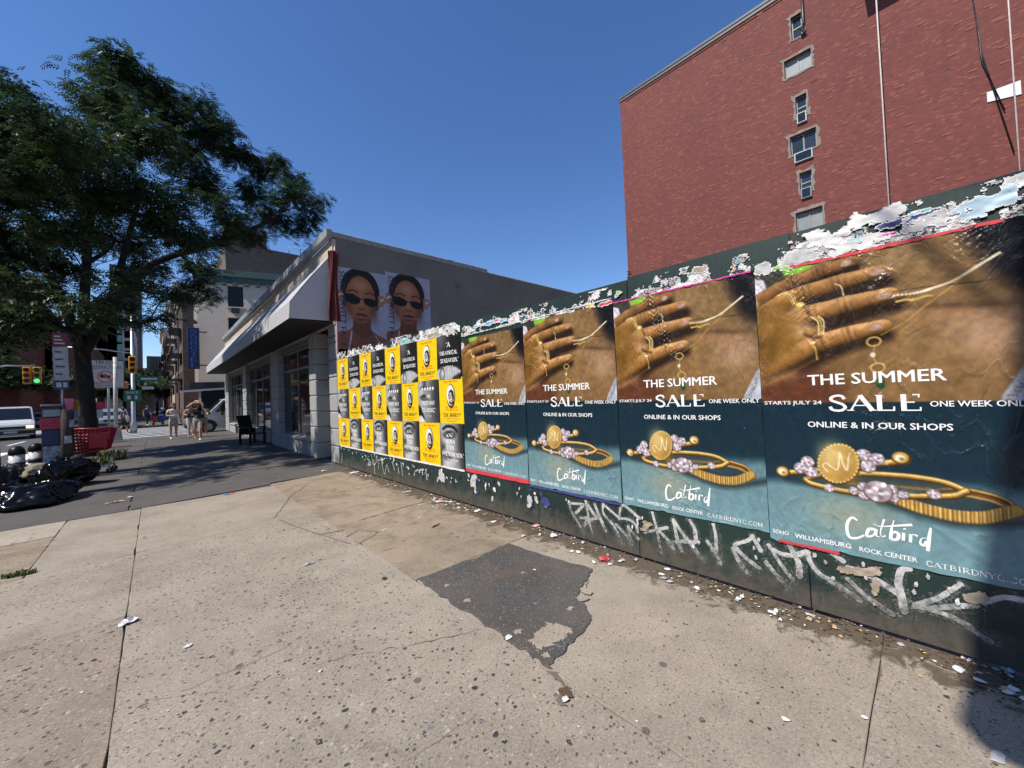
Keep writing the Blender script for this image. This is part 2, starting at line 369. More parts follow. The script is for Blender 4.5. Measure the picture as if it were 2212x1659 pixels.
for (x0, x1, y0, y1, mm, dz) in [
    (-2.3, -.17, -4, 2.42, C_WORN, 0), (-2.3, -.17, 2.42, 4.02, C_WORN, .002), (-2.3, -.17, 4.02, 5.66, C_AGG, 0), (-2.3, -.9, 5.66, 7.2, C_STAIN, .003), (-2.3, -.9, 7.2, 8.08, C_PALE, .006), (-.9, -.17, 5.66, 8.08, C_FINE, 0),
    (-.17, 1.55, -4, 5.68, C_AGG, 0), (-.17, 1.55, 5.68, 8.12, C_FINE, .001),
    (1.55, 3.13, 2.92, 4.62, C_STAIN, .002), (1.55, 3.13, 4.62, 6.6, C_STAIN, -.002), (1.55, 3.13, 6.6, 8.5, C_STAIN, .001), (1.55, 3.13, .235, 2.92, C_FINE, 0), (1.55, 3.13, -4, .235, C_FINE, .002)]:
    slab_mesh(outline(x0 + g, y0 + g, x1 - g, y1 - g), dz).build('paving_slab', mm, walk)
for (x0, x1, y0, y1, dz) in [(-2.3, -.3, 8.1, 27.6, 0), (-.3, 3.15, 8.55, 27.6, .001)]:
    P = outline(x0 + .004, y0 + (.02 if x0 < -1 else 0), x1 - .004, y1, .012, .25, .03)
    if x0 > -1: P = np.array([p if p[1] > 8.6 else [p[0], 8.13 + (p[0] + .3) * .13 + random.uniform(-.015, .015)] for p in P])
    slab_mesh(P, dz).build('asphalt_panel', ASPH, walk)
# dark tar patch let into the concrete by the hoarding, worn through in places
P = [(903,1252),(960,1232),(1030,1205),(1098,1177),(1160,1196),(1225,1214),(1281,1232),(1270,1250),(1258,1265),(1252,1290),(1262,1310),(1276,1330),(1274,1352),(1240,1385),(1205,1420),(1187,1445),(1150,1418),(1080,1372),(1000,1318),(945,1283)]
P = np.array([gpt(*q)[:2] for q in P]); P = np.vstack([[a + (b - a) * s + np.array([random.uniform(-.016, .016), random.uniform(-.016, .016)]) for s in (0, .2, .4, .6, .8)] for a, b in zip(P, np.roll(P, -1, 0))])
patch = slab_mesh(P, .010, .009, .004).build('tar_patch', PATCHM, walk)
P = [(1146,1382),(1156,1366),(1172,1362),(1180,1350),(1206,1352),(1212,1358),(1236,1360),(1238,1374),(1222,1380),(1212,1392),(1195,1392),(1188,1404),(1166,1404),(1150,1396)]
P = np.array([gpt(*q)[:2] for q in P]); P = np.vstack([[a + (b - a) * s + np.array([random.uniform(-.02, .02), random.uniform(-.02, .02)]) for s in (0, .25, .5, .75)] for a, b in zip(P, np.roll(P, -1, 0))])
slab_mesh(P, .0145, .004, .002).build('bare_spot', C_FINE, patch)
for px, py, q in ((1262, 1296, .06), (1268, 1282, .05), (1130, 1240, .02), (1232, 1318, .03), (1180, 1420, .03), (1010, 1300, .035), (965, 1268, .03), (1120, 1368, .03)):
    c0 = gpt(px, py)[:2]; n_ = 14; slab_mesh(np.array([c0 + q * random.uniform(.45, 1.1) * np.array([math.cos(6.28 * i / n_), math.sin(6.28 * i / n_)]) for i in range(n_)]), .0142, .004, .001).build('bare_spot', C_FINE, patch)
def crack(pts, wd=.012, mm=CRACKM, z=.0045, jit=.012, name='crack'):
    p = np.array([gpt(*q)[:2] for q in pts]); q = []
    for a, b in zip(p[:-1], p[1:]):
        n = max(2, int(np.linalg.norm(b - a) / .05))
        for k in range(n): q.append(a + (b - a) * k / n + np.array([random.uniform(-jit, jit), random.uniform(-jit, jit)]))
    q.append(p[-1]); wid = [wd * random.uniform(.25, 1.2) for _ in q]; wid[0] = wid[-1] = .002
    v, f = ribbon(q, wid); mb = MB(); mb.add([(*a, z) for a in v], f); return mb.build(name, mm, walk)
for pts, wd in [([(590,1121),(612,1095),(625,1075),(642,1062),(665,1048)], .02), ([(600,1122),(640,1138),(690,1155),(720,1150),(745,1143)], .016), ([(770,1126),(851,1102),(889,1091),(930,1080)], .02), ([(747,1161),(775,1145),(818,1150),(781,1172),(765,1178)], .025), ([(826,1191),(855,1182)], .015),
    ([(658,1447),(751,1418),(882,1396),(1012,1366),(1034,1359)], .0045), ([(888,1652),(918,1622),(978,1577),(1030,1543)], .003), ([(383,1498),(517,1444),(632,1392)], .003), ([(308,1514),(494,1496),(613,1462)], .003), ([(690,1155),(760,1176)], .012), ([(1270,1250),(1262,1300),(1276,1345)], .008)]:
    crack(pts, wd)
crack([(1185,1447),(1210,1480),(1222,1500),(1205,1515),(1225,1525)], .05, jit=.02)
_t = CHALK.node_tree; _o = _t.nodes['Material Output']; _mx = _t.nodes.new('ShaderNodeMixShader'); _tr = _t.nodes.new('ShaderNodeBsdfTransparent')
_t.links.new(ramp(_t, noise(_t, objco(_t), 60, 6, .75), [(.46, (0, 0, 0)), (.62, (.55, .55, .55))]), _mx.inputs[0]); _t.links.new(_tr.outputs[0], _mx.inputs[1]); _t.links.new(_t.nodes['Principled BSDF'].outputs[0], _mx.inputs[2]); _t.links.new(_mx.outputs[0], _o.inputs[0])
for pts in ([(640,1640),(655,1575),(690,1562),(712,1590),(735,1610)], [(750,1614),(800,1612),(850,1625),(880,1645)]):
    p_ = smooth([gpt(*q)[:2] for q in pts], 8); v, f = ribbon(p_, .035); mb = MB(); mb.add([(*a_, .006) for a_ in v], f); mb.build('chalk_mark', CHALK, walk, fix=False)
# far pavement across the side street, crosswalk, lane lines
mb = MB(); mb.box((-2.3, 45.2, -.3), (3.6, 200, 0.0)); tag(mb.build('far_sidewalk', ASPH), kind='structure')
mb = MB(); mb.box((3.6, 44.0, -.3), (60, 46.2, -.002)); tag(mb.build('far_sidewalk', ASPH), kind='structure')
mb = MB(); mb.box((-30, -60, -.3), (-24, 300, 0)); tag(mb.build('far_sidewalk', ASPH), kind='structure')
for k in range(9):
    y = 28.8 + k * 1.75
    MB().box((-2.0, y, -.139), (2.2 if y < 40 else 1.6, y + .42, -.134)).build('crosswalk_bar', PAINTW, road)
for k in range(12):
    MB().box((-3.2 - k * 1.2, 21.5, -.139), (-3.75 - k * 1.2, 26.5, -.134)).build('crosswalk_bar', PAINTW, road)
MB().box((-15, 19.7, -.139), (-3.0, 20.2, -.134)).build('stop_line', PAINTW, road)
for x in (-5.6, -8.9, -12.2):
    for k in range(10): MB().box((x, -4 + k * 9, -.139), (x + .14, -.5 + k * 9, -.134)).build('lane_dash', PAINTW, road)
for k in range(6): MB().box((-14, 47 + k * 1.2, -.139), (-3, 47.5 + k * 1.2, -.134)).build('crosswalk_bar', PAINTW, road)
# ================================================================ PRINTED SHEETS (colour laid on a fine grid, letters as cut shapes)
class Ras:
    def __init__(s, w, h, nx, ny, bgc):
        s.w, s.h, s.nx, s.ny = w, h, nx, ny
        s.X, s.Y = np.meshgrid(np.linspace(0, w, nx), np.linspace(0, h, ny)); s.px = w / nx
        s.im = np.ones((ny, nx, 3)) * np.array(bgc) / 255.0
    def P(s, pts): return [(p[0] * s.w, p[1] * s.h) for p in pts]
    def fill(s, m, c):
        c = np.asarray(c, float)
        c = c / 255.0 if c.ndim == 1 else c
        s.im = s.im * (1 - m[..., None]) + c * m[..., None]
    def mul(s, m, k): s.im = s.im * (1 - m[..., None] * (1 - np.asarray(k, float)))
    def aa(s, d, soft=None): return np.clip(.5 - d / (soft or 1.4 * s.px), 0, 1)
    def seg(s, a, b):
        a = np.array(a); b = np.array(b); ab = b - a; L = max(ab @ ab, 1e-12)
        t = np.clip(((s.X - a[0]) * ab[0] + (s.Y - a[1]) * ab[1]) / L, 0, 1)
        dx = s.X - a[0] - t * ab[0]; dy = s.Y - a[1] - t * ab[1]
        cr = (ab[0] * (s.Y - a[1]) - ab[1] * (s.X - a[0])) / math.sqrt(L)
        return np.hypot(dx, dy), t, cr
    def line(s, pts, wd, c, sm=True, soft=None, a=1.0):
        p = smooth(s.P(pts), 6) if sm else s.P(pts); d = np.full(s.X.shape, 9.0)
        for q, r in zip(p[:-1], p[1:]): d = np.minimum(d, s.seg(q, r)[0])
        s.fill(s.aa(d - wd / 2, soft) * a, c)
    def pdist(s, pts):
        p = s.P(pts); d = np.full(s.X.shape, 9.0); ins = np.zeros(s.X.shape, bool)
        for a, b in zip(p, p[1:] + p[:1]):
            d = np.minimum(d, s.seg(a, b)[0])
            if a[1] != b[1]:
                c = ((a[1] > s.Y) != (b[1] > s.Y)) & (s.X < (b[0] - a[0]) * (s.Y - a[1]) / (b[1] - a[1]) + a[0]); ins ^= c
        return np.where(ins, -d, d)
    def poly(s, pts, c, soft=None, a=1.0): s.fill(s.aa(s.pdist(pts), soft) * a, c)
    def ed(s, c, rx, ry, ang=0):
        x = s.X - c[0] * s.w; y = s.Y - c[1] * s.h; ca, sa = math.cos(ang), math.sin(ang)
        return np.hypot((x * ca + y * sa) / rx, (-x * sa + y * ca) / ry)
    def ell(s, c, rx, ry, colr, ang=0, soft=None, a=1.0): s.fill(s.aa((s.ed(c, rx, ry, ang) - 1) * min(rx, ry), soft) * a, colr)
    def glow(s, c, rx, ry, colr, a=1.0, ang=0): s.fill(np.exp(-s.ed(c, rx, ry, ang) ** 2) * a, colr)
    def noise(s, k, amp, seed=0):
        r = np.random.default_rng(seed); n = r.random((int(s.h * k) + 3, int(s.w * k) + 3)); y = s.Y * k; x = s.X * k
        i = y.astype(int); j = x.astype(int); fy = (y - i)[..., None][..., 0]; fx = x - j; fy = fy * fy * (3 - 2 * fy); fx = fx * fx * (3 - 2 * fx)
        v = n[i, j]*(1-fy)*(1-fx) + n[i+1, j]*fy*(1-fx) + n[i, j+1]*(1-fy)*fx + n[i+1, j+1]*fy*fx
        s.im *= (1 + (v - .5) * amp)[..., None]
    def mesh(s, name, m, wr=None, gain=.86, edge=0.0):
        x = s.X / s.w * s.w; off = wr(s.X / s.w, s.Y / s.h) if wr is not None else np.zeros_like(s.X)
        yy = -s.X.copy(); zz = -s.Y.copy()
        if edge:
            e = np.random.default_rng(3); jb = np.interp(np.arange(s.nx), np.arange(0, s.nx + 9, 9), e.normal(0, edge, len(np.arange(0, s.nx + 9, 9)))); zz[-1, :] += jb; zz[-2, :] += jb * .7; zz[0, :] += jb[::-1] * .6
        co = np.stack([-off, yy, zz], -1).reshape(-1, 3)
        i = np.arange(s.ny - 1)[:, None] * s.nx + np.arange(s.nx - 1)[None]; q = np.stack([i, i + s.nx, i + s.nx + 1, i + 1], -1).reshape(-1, 4)
        me = bpy.data.meshes.new(name); me.vertices.add(len(co)); me.vertices.foreach_set('co', co.ravel())
        me.loops.add(q.size); me.loops.foreach_set('vertex_index', q.ravel().astype(np.int32)); me.polygons.add(len(q))
        me.polygons.foreach_set('loop_start', np.arange(0, q.size, 4, dtype=np.int32)); me.polygons.foreach_set('loop_total', np.full(len(q), 4, np.int32))
        me.update(calc_edges=True); me.polygons.foreach_set('use_smooth', np.ones(len(q), bool))
        at = me.color_attributes.new('print', 'FLOAT_COLOR', 'POINT')
        lin = s2l(np.clip(s.im, 0, 1) * 255) * gain
        at.data.foreach_set('color', np.concatenate([lin.reshape(-1, 3), np.ones((s.nx * s.ny, 1))], 1).ravel())
        me.materials.append(m); return me
def paper(name, rough=.42, wr=.35, scale=3.0, spec=.45):
    mm, t, b = nodes(name); at = N(t, 'ShaderNodeAttribute', attribute_name='print')
    co = objco(t); oi = t.nodes.new('ShaderNodeObjectInfo')
    ad = N(t, 'ShaderNodeVectorMath', operation='ADD'); t.links.new(co, ad.inputs[0])
    sc_ = N(t, 'ShaderNodeMath', operation='MULTIPLY'); t.links.new(oi.outputs['Random'], sc_.inputs[0]); sc_.inputs[1].default_value = 37.0
    t.links.new(sc_.outputs[0], ad.inputs[1])
    mp = N(t, 'ShaderNodeMapping'); t.links.new(ad.outputs[0], mp.inputs[0]); mp.inputs['Scale'].default_value = (1, 1.6, .75)
    n1 = N(t, 'ShaderNodeTexNoise', Scale=scale, Detail=5, Roughness=.55, Distortion=1.2); t.links.new(mp.outputs[0], n1.inputs[0])
    n2 = N(t, 'ShaderNodeTexNoise', Scale=scale * 7, Detail=6, Roughness=.6, Distortion=.8); t.links.new(mp.outputs[0], n2.inputs[0])
    v = N(t, 'ShaderNodeTexVoronoi', Scale=scale * 1.3, feature='DISTANCE_TO_EDGE'); v.inputs['Scale'].default_value = scale * 2.6; 
    wv = N(t, 'ShaderNodeVectorMath', operation='MULTIPLY_ADD'); t.links.new(n1.outputs[1], wv.inputs[0]); wv.inputs[1].default_value = (.35, .35, .35); t.links.new(mp.outputs[0], wv.inputs[2]); t.links.new(wv.outputs[0], v.inputs['Vector'])
    cr0 = N(t, 'ShaderNodeMapRange'); t.links.new(v.outputs['Distance'], cr0.inputs[0]); cr0.inputs[2].default_value = .09; cr0.inputs[3].default_value = 1; cr0.inputs[4].default_value = 0
    mk = N(t, 'ShaderNodeMapRange'); n3 = N(t, 'ShaderNodeTexNoise', Scale=scale * .9, Detail=3); t.links.new(mp.outputs[0], n3.inputs[0]); t.links.new(n3.outputs[0], mk.inputs[0]); mk.inputs[1].default_value = .46; mk.inputs[2].default_value = .62
    cr = N(t, 'ShaderNodeMath', operation='MULTIPLY'); t.links.new(cr0.outputs[0], cr.inputs[0]); t.links.new(mk.outputs[0], cr.inputs[1])
    s1 = N(t, 'ShaderNodeMath', operation='MULTIPLY_ADD'); t.links.new(n2.outputs[0], s1.inputs[0]); s1.inputs[1].default_value = .09; t.links.new(n1.outputs[0], s1.inputs[2])
    s2 = N(t, 'ShaderNodeMath', operation='MULTIPLY_ADD'); t.links.new(cr.outputs[0], s2.inputs[0]); s2.inputs[1].default_value = .16; t.links.new(s1.outputs[0], s2.inputs[2])
    bump(t, b, s2.outputs[0], wr, .05)
    t.links.new(at.outputs['Color'], b.inputs['Base Color'])
    r = N(t, 'ShaderNodeMapRange'); t.links.new(n2.outputs[0], r.inputs[0]); r.inputs[3].default_value = rough - .14; r.inputs[4].default_value = rough + .16; t.links.new(r.outputs[0], b.inputs['Roughness'])
    b.inputs['Specular IOR Level'].default_value = spec
    return mm
PAPER = paper('poster_paper', .34, .6, 2.0); PAPER2 = paper('matt_poster_paper', .55, .25, 5.0, .35)
def letters(poster, wr, wh, spec, off=.0016, name='lettering'):
    """spec: (kind, text, u0, u1, v0, v1, weight, material) ; v0 is the top"""
    w_, h_ = wh; out = []
    for kind, body, u0, u1, v0, v1, wt, m_ in spec:
        if kind == 'sans': v, f, lay = text_verts(body, wt)
        else: v, f, lay = serif_verts(body, wt)
        u = u0 + (u1 - u0) * v[:, 0]; vv = v1 - (v1 - v0) * v[:, 1]
        x = -(wr(u, vv) if wr is not None else 0 * u) - off - lay * .00018
        mb = MB(); mb.add(np.stack([x, -u * w_, -vv * h_], 1), f); out.append(mb.mesh(name, m_, False))
    return out
def strokes_mesh(wr, wh, strokes, wid, m_, off=.0016, name='lettering'):
    mb = MB(); w_, h_ = wh
    for k, st in enumerate(strokes):
        p = smooth([(a * w_, b * h_) for a, b in st], 6); n = len(p)
        wd = [wid * (.75 + .45 * math.sin(3.1 * i / max(n - 1, 1) + k)) for i in range(n)] if n > 2 else wid
        v, f = ribbon(p, wd); u = v[:, 0] / w_; vv = v[:, 1] / h_
        x = -(wr(u, vv) if wr is not None else 0 * u) - off - (k % 6) * .0002
        mb.add(np.stack([x, -v[:, 0], -v[:, 1]], 1), f)
    return mb.mesh(name, m_, False)
def wrinkle(u, v):
    return .0045 * (np.sin(u * 23 + 3 * np.sin(v * 9)) * np.sin(v * 13 + 2 * np.sin(u * 7)) * .5 + .5) + .002 * np.sin(u * 61 + v * 17)
# ---------------- big jewellery sheet: hand over a collar bone above, three rings below
AW, AH = 1.16, 1.85
r = Ras(AW, AH, 250, 390, (128, 97, 60))
U, Vv = r.X / AW, r.Y / AH
r.glow((.75, .33), .35, .35, (140, 106, 66), .9); r.glow((.6, .08), .3, .2, (146, 116, 74), .8); r.glow((.889, .30), .16, .13, (196, 158, 128), .75, .5); r.glow((.8, .24), .3, .05, (172, 128, 92), .6, .25)
r.glow((.78, .215), .25, .02, (70, 48, 28), .6, .15); r.glow((.62, .36), .05, .3, (160, 124, 72), .4)
r.poly([(.81, -.02), (1.02, -.02), (1.02, .2), (.95, .17), (.9, .13), (.86, .06)], (26, 22, 26), .09); r.glow((1.0, .08), .1, .22, (14, 14, 20), .9)
r.poly([(-.02, .415), (.138, .393), (.262, .36), (.36, .42), (.4, .51), (-.02, .51)], (98, 54, 34), .12, .95)
r.poly([(-.02, -.02), (.2, -.02), (.16, .03), (.07, .11), (-.02, .145)], (60, 58, 48), .03)
r.poly([(-.02, .015), (.045, .03), (.068, .09), (.06, .118), (-.02, .145)], (226, 222, 232), .012); r.line([(.0, .03), (.05, .07), (.06, .11)], .008, (180, 172, 186), soft=.01)
r.poly([(.14, .002), (.2, -.02), (.3, -.02), (.288, .012), (.231, .032), (.151, .03)], (140, 200, 60), .02)
# hand laid across the collar bone: contact shade, fingers rooted deep in the back of the hand
for P_, wd in (([(.2, .09), (.34, .075), (.46, .052)], .07), ([(.26, .15), (.42, .135), (.57, .112)], .085), ([(.3, .235), (.45, .21), (.6, .188)], .09), ([(.2, .37), (.42, .305), (.56, .283)], .07)):
    r.line(P_, wd, (30, 17, 10), soft=.05, a=.88)
r.poly([(-.02, .13), (.07, .105), (.2, .11), (.3, .2), (.33, .27), (.28, .34), (.1, .40), (-.02, .43)], (136, 94, 40), .03)
def finger(path, rads, base, hi, knuckles=(.5,)):
    P = smooth(r.P(path), 8); n = len(P); D = np.full(r.X.shape, 9.0); T = np.zeros(r.X.shape); Cr = np.zeros(r.X.shape)
    for i in range(n - 1):
        t0 = i / (n - 2); rad = np.interp(t0, np.linspace(0, 1, len(rads)), rads) + sum(.004 * math.exp(-((t0 - k_) / .06) ** 2) for k_ in knuckles)
        d, t, cr = r.seg(P[i], P[i+1]); q = d / rad; m_ = q < D; D = np.where(m_, q, D); Cr = np.where(m_, cr / rad, Cr); T = np.where(m_, (i + t) / (n - 1), T)
    # light falls from the upper left of the print: bright crown, dark under-edge
    sh = np.clip(.66 - .62 * (Cr + .12) - .5 * np.clip(Cr - .1, 0, 1) ** 2, 0, 1)
    lo = np.array(base) * .34 / 255; md = np.array(base) / 255; hi = np.array(hi) / 255; k = sh[..., None]
    c = np.where(k < .5, lo + (md - lo) * k * 2, md + (hi - md) * (k - .5) * 2)
    for kn in knuckles: c = c * (1 - .28 * np.exp(-((T - kn) / .012) ** 2) - .18 * np.exp(-((T - kn - .045) / .01) ** 2) - .16 * np.exp(-((T - kn + .04) / .01) ** 2))[..., None]
    r.fill(r.aa((D - 1) * .05, .006) * np.clip((T - .0) / .05, 0, 1), c)
finger([(.0, .115), (.12, .078), (.27, .052), (.44, .032)], [.06, .055, .05, .042], (112, 74, 36), (164, 116, 70), (.5, .74))
finger([(.02, .165), (.17, .122), (.36, .098), (.55, .083)], [.07, .064, .057, .046], (130, 88, 40), (196, 144, 88), (.46, .72))
finger([(.02, .25), (.19, .2), (.38, .176), (.575, .161)], [.085, .072, .062, .05], (142, 96, 44), (214, 160, 104), (.46, .72))
finger([(-.03, .385), (.12, .345), (.28, .296), (.42, .272), (.545, .257)], [.085, .08, .066, .056, .047], (154, 104, 48), (224, 168, 108), (.5, .75))
hand_m = r.aa(r.pdist([(-.03, .14), (.06, .115), (.13, .125), (.2, .17), (.23, .23), (.2, .30), (.1, .35), (-.03, .385)]), .09); r.fill(hand_m * .92, (134, 94, 38)); r.glow((.05, .2), .1, .1, (160, 116, 52), .6); r.glow((.03, .29), .07, .14, (104, 70, 22), .55)
r.glow((.205, .165), .05, .05, (216, 168, 118), .7, .4); r.glow((.225, .235), .06, .06, (226, 176, 128), .75, .5); r.line([(.215, .14), (.235, .16), (.25, .178)], .012, (60, 36, 18), soft=.02, a=.8); r.line([(.23, .25), (.26, .262), (.3, .268)], .014, (56, 32, 16), soft=.022, a=.85); r.line([(.16, .10), (.18, .115), (.2, .12)], .01, (60, 36, 18), soft=.02, a=.7)
r.glow((.08, .40), .16, .03, (206, 146, 94), .55, -.35)
for c_, rx in (((.425, .030), .028), ((.542, .078), .034), ((.562, .157), .034), ((.523, .252), .032)):
    r.ell(c_, rx, .019, (182, 146, 128), -.25, soft=.004); r.glow((c_[0] + .004, c_[1] - .003), .014, .007, (222, 196, 184), .6)
G1_, G2_, G3_ = (216, 176, 92), (250, 232, 170), (140, 96, 34)
for k in range(3): r.line([(.1 + .012*k, .1 - .004*k), (.135 + .012*k, .094 - .003*k), (.168 + .01*k, .112 - .003*k), (.184 + .008*k, .14 - .003*k)], .006, (G1_, G2_, G1_)[k])
r.ell((.215, .144), .024, .02, G1_); r.ell((.215, .143), .012, .01, G2_); r.line([(.22, .155), (.235, .17), (.24, .185)], .006, G1_)
r.line([(.375, .092), (.398, .104), (.407, .136)], .006, G2_)
for k in range(3): r.line([(.262 + .016*k, .192), (.292 + .012*k, .213), (.292 + .01*k, .255)], .007, (G2_, G1_, G2_)[k])
r.ell((.262, .283), .014, .011, G2_); r.line([(.26, .285), (.273, .307), (.277, .342)], .006, G1_)
r.line([(.541, .28), (.631, .247), (.69, .212), (.786, .161), (.862, .111)], .005, (196, 150, 74)); r.line([(.595, .15), (.739, .152), (.832, .158), (.96, .16)], .005, (70, 48, 26))
bd = smooth([(.597, .162), (.678, .164), (.729, .157), (.787, .147), (.834, .13), (.88, .11), (.93, .09)], 12)
r.line([tuple(p) for p in bd[::6]], .008, (176, 138, 70))
for p in bd[::2]: r.ell(tuple(p), .0062, .0062, (250, 238, 206))
r.line([(.604, .182), (.64, .18), (.662, .184), (.7, .178), (.722, .179)], .012, (214, 178, 84))
for i in range(26):
    a = i / 26 * 6.28; r.ell((.512 + .026 * math.cos(a), .299 + .014 * math.sin(a)), .0045, .0045, G1_)
r.line([(.515, .312), (.508, .33), (.505, .341), (.512, .36), (.52, .37)], .004, G1_); r.ell((.505, .341), .012, .014, (240, 226, 196))
r.fill(r.aa(np.abs(r.ed((.52, .383), .03, .026) - 1) * .028 - .004), G1_)
r.ell((.527, .433), .02, .034, (30, 84, 44)); r.glow((.522, .425), .008, .014, (120, 180, 120), .7)
r.poly([(1.02, .36), (.97, .40), (.94, .44), (.91, .475), (.895, .51), (1.02, .51)], (176, 178, 186), .01); r.poly([(1.02, .40), (.99, .43), (.955, .47), (.94, .51), (1.02, .51)], (196, 204, 214), .01)
for i in range(60):
    q = random.random(); r.ell((1.0 - q * .085 + random.uniform(-.01, .012), .40 + q * .1 + random.uniform(-.006, .01)), .0035, .0035, (110, 104, 104), a=.7)
r.noise(26, .16, 1); r.noise(60, .10, 2)
# lower half: slate blue table
top = Vv > .493; g_ = np.clip((Vv - .5) / .5, 0, 1)
hz = np.clip((Vv - (.755 - .05 * U)) / .05, 0, 1); hz = hz * hz * (3 - 2 * hz)
dark = np.array((16, 44, 58)) / 255; lite = np.array((112, 148, 156)) / 255
c = dark[None, None] * (1 - hz[..., None]) + lite[None, None] * hz[..., None] * (.82 + .25 * g_[..., None])
c = c * (1 - .25 * np.clip(.5 - U, 0, 1)[..., None] * 0)
r.fill(np.clip((Vv - .492) / .003, 0, 1), c); r.glow((.38, .87), .2, .13, (168, 166, 138), .65); r.glow((.5, .75), .5, .06, (60, 100, 112), .4)
for pts, wd in (([(.1, .765), (.3, .785), (.55, .80)], .03), ([(.5, .81), (.75, .845), (.95, .815), (1.02, .80)], .035)): r.line(pts, wd, (22, 36, 42), soft=.05, a=.9)
def gold(pts, wd, hi=G2_, lo=G3_, mid=G1_):
    r.line(pts, wd, lo); r.line([(a, b - .0025) for a, b in pts], wd * .6, mid); r.line([(a, b - .004) for a, b in pts], wd * .2, hi)
def band(pts, wd, lo=(64, 40, 12), mid=(186, 142, 62), hi=(255, 236, 170)):
    r.line(pts, wd, lo); r.line([(a, b - wd * .12 / AH) for a, b in pts], wd * .72, mid); r.line([(a, b - wd * .22 / AH) for a, b in pts], wd * .3, (232, 196, 112)); r.line([(a, b - wd * .26 / AH) for a, b in pts], wd * .1, hi); r.line([(a, b + wd * .22 / AH) for a, b in pts], wd * .14, (112, 74, 24))
# fluted ring: far rim, dark inside, ribbed front
r.poly([(.56, .79), (.68, .752), (.83, .748), (.91, .772), (.9, .795), (.84, .808), (.75, .812), (.64, .805)], (44, 66, 72), .012); r.line([(.72, .758), (.8, .757), (.87, .766), (.905, .785)], .028, (112, 72, 32), soft=.012); r.line([(.78, .762), (.85, .768), (.89, .78)], .01, (206, 160, 84), soft=.008)
band([(.66, .762), (.76, .746), (.85, .752), (.905, .768), (.92, .79)], .02, (60, 34, 12), (140, 92, 38), (220, 176, 96))
fl = smooth([(.545, .794), (.646, .815), (.753, .824), (.84, .816), (.918, .79)], 14)
r.line([tuple(p) for p in fl[::7]], .064, (110, 72, 24)); r.line([(p[0], p[1] - .002) for p in fl[::7]], .054, (196, 152, 70))
for i, p in enumerate(fl[1:-1]): r.line([(p[0], p[1] - .0155), (p[0] - .001, p[1] + .0145)], .0055, ((248, 220, 146), (112, 72, 24), (212, 168, 86), (140, 96, 36))[i % 4], False)
# stacked diamond ring lying behind and under the signet
r.poly([(.20, .766), (.35, .735), (.6, .728), (.76, .742), (.7, .765), (.5, .78), (.3, .782)], (60, 62, 56), .02, .6); r.line([(.3, .765), (.5, .757), (.68, .755)], .012, (150, 112, 54), soft=.012)
band([(.19, .765), (.27, .742), (.42, .727), (.6, .722), (.72, .731), (.785, .75)], .034); band([(.785, .75), (.74, .768), (.62, .781), (.45, .792), (.3, .787), (.21, .776), (.19, .765)], .036)
band([(.065, .752), (.19, .737), (.34, .715), (.5, .69), (.6, .676)], .04)
for c_ in ((.085, .745), (.582, .667)):
    r.ell(c_, .04, .037, (84, 54, 18)); r.ell((c_[0] - .003, c_[1] - .002), .033, .031, (206, 164, 82)); r.ell((c_[0] - .006, c_[1] - .001), .022, .02, (250, 238, 200)); r.ell((c_[0] + .002, c_[1] + .003), .01, .01, (150, 128, 116))
def stone(c_, q):
    r.ell((c_[0], c_[1] + .002), q * 1.08, q * 1.08, (96, 70, 48)); r.ell(c_, q, q, (176, 158, 166))
    for k in range(11):
        a = k * .571 + c_[0] * 40; rr0 = (.25, .62, .8)[k % 3]; r.ell((c_[0] + math.cos(a) * q * rr0 / AW, c_[1] + math.sin(a) * q * rr0 / AH), q * .24, q * .2, ((255, 252, 255), (142, 122, 136), (240, 228, 238), (206, 188, 200))[k % 4], a)
    r.ell((c_[0] - .2 * q / AW, c_[1] - .25 * q / AH), q * .22, q * .16, (255, 255, 255))
for p in [(.205, .70), (.17, .724), (.218, .735), (.443, .664), (.492, .675), (.457, .70)]: stone(p, .034)
r.ell((.340, .703), .102, .131, (74, 48, 16), .32, soft=.004); r.ell((.337, .698), .099, .127, (226, 190, 108), .32, soft=.004); r.ell((.337, .699), .089, .116, (196, 154, 78), .32, soft=.006); r.glow((.31, .672), .06, .08, (238, 208, 140), .8); r.glow((.38, .74), .05, .05, (160, 116, 50), .6)
for i in range(64):
    a = i / 64 * 6.28; ca, sa = math.cos(.32), math.sin(.32); ex, ey = .096 * math.cos(a), .124 * math.sin(a); r.ell((.337 + (ex * ca - ey * sa) / AW, .698 + (ex * sa + ey * ca) / AH), .0036, .0036, (250, 226, 156) if i % 2 else (136, 96, 36))
r.line([(.29, .728), (.272, .712), (.285, .70), (.315, .715), (.335, .718), (.345, .68), (.350, .664), (.36, .70), (.374, .718), (.382, .68), (.389, .662)], .0065, (255, 244, 206))
for p, q in [((.435, .768), .026), ((.436, .797), .024), ((.54, .765), .024), ((.546, .792), .024), ((.395, .784), .022), ((.58, .78), .022), ((.292, .785), .025), ((.684, .768), .025), ((.489, .778), .06)]: stone(p, q)
r.noise(40, .10, 5)
seam = np.exp(-((Vv - .4925) / .0012) ** 2); r.mul(seam * .5, (.4, .4, .4))
def film(u0, slope, vmax, wd, amp):
    def f(u, v):
        d = np.exp(-((u - u0 - slope * v) / wd) ** 2) * (np.clip((vmax - v) / .08, 0, 1))
        n = np.abs(np.sin(u * 190 + 40 * np.sin(v * 37))) * np.abs(np.sin(v * 150 + 31 * np.sin(u * 29))) + .6 * np.abs(np.sin(u * 77 + v * 133 + 5 * np.sin(v * 41)))
        return wrinkle(u, v) + amp * d * n
    return f
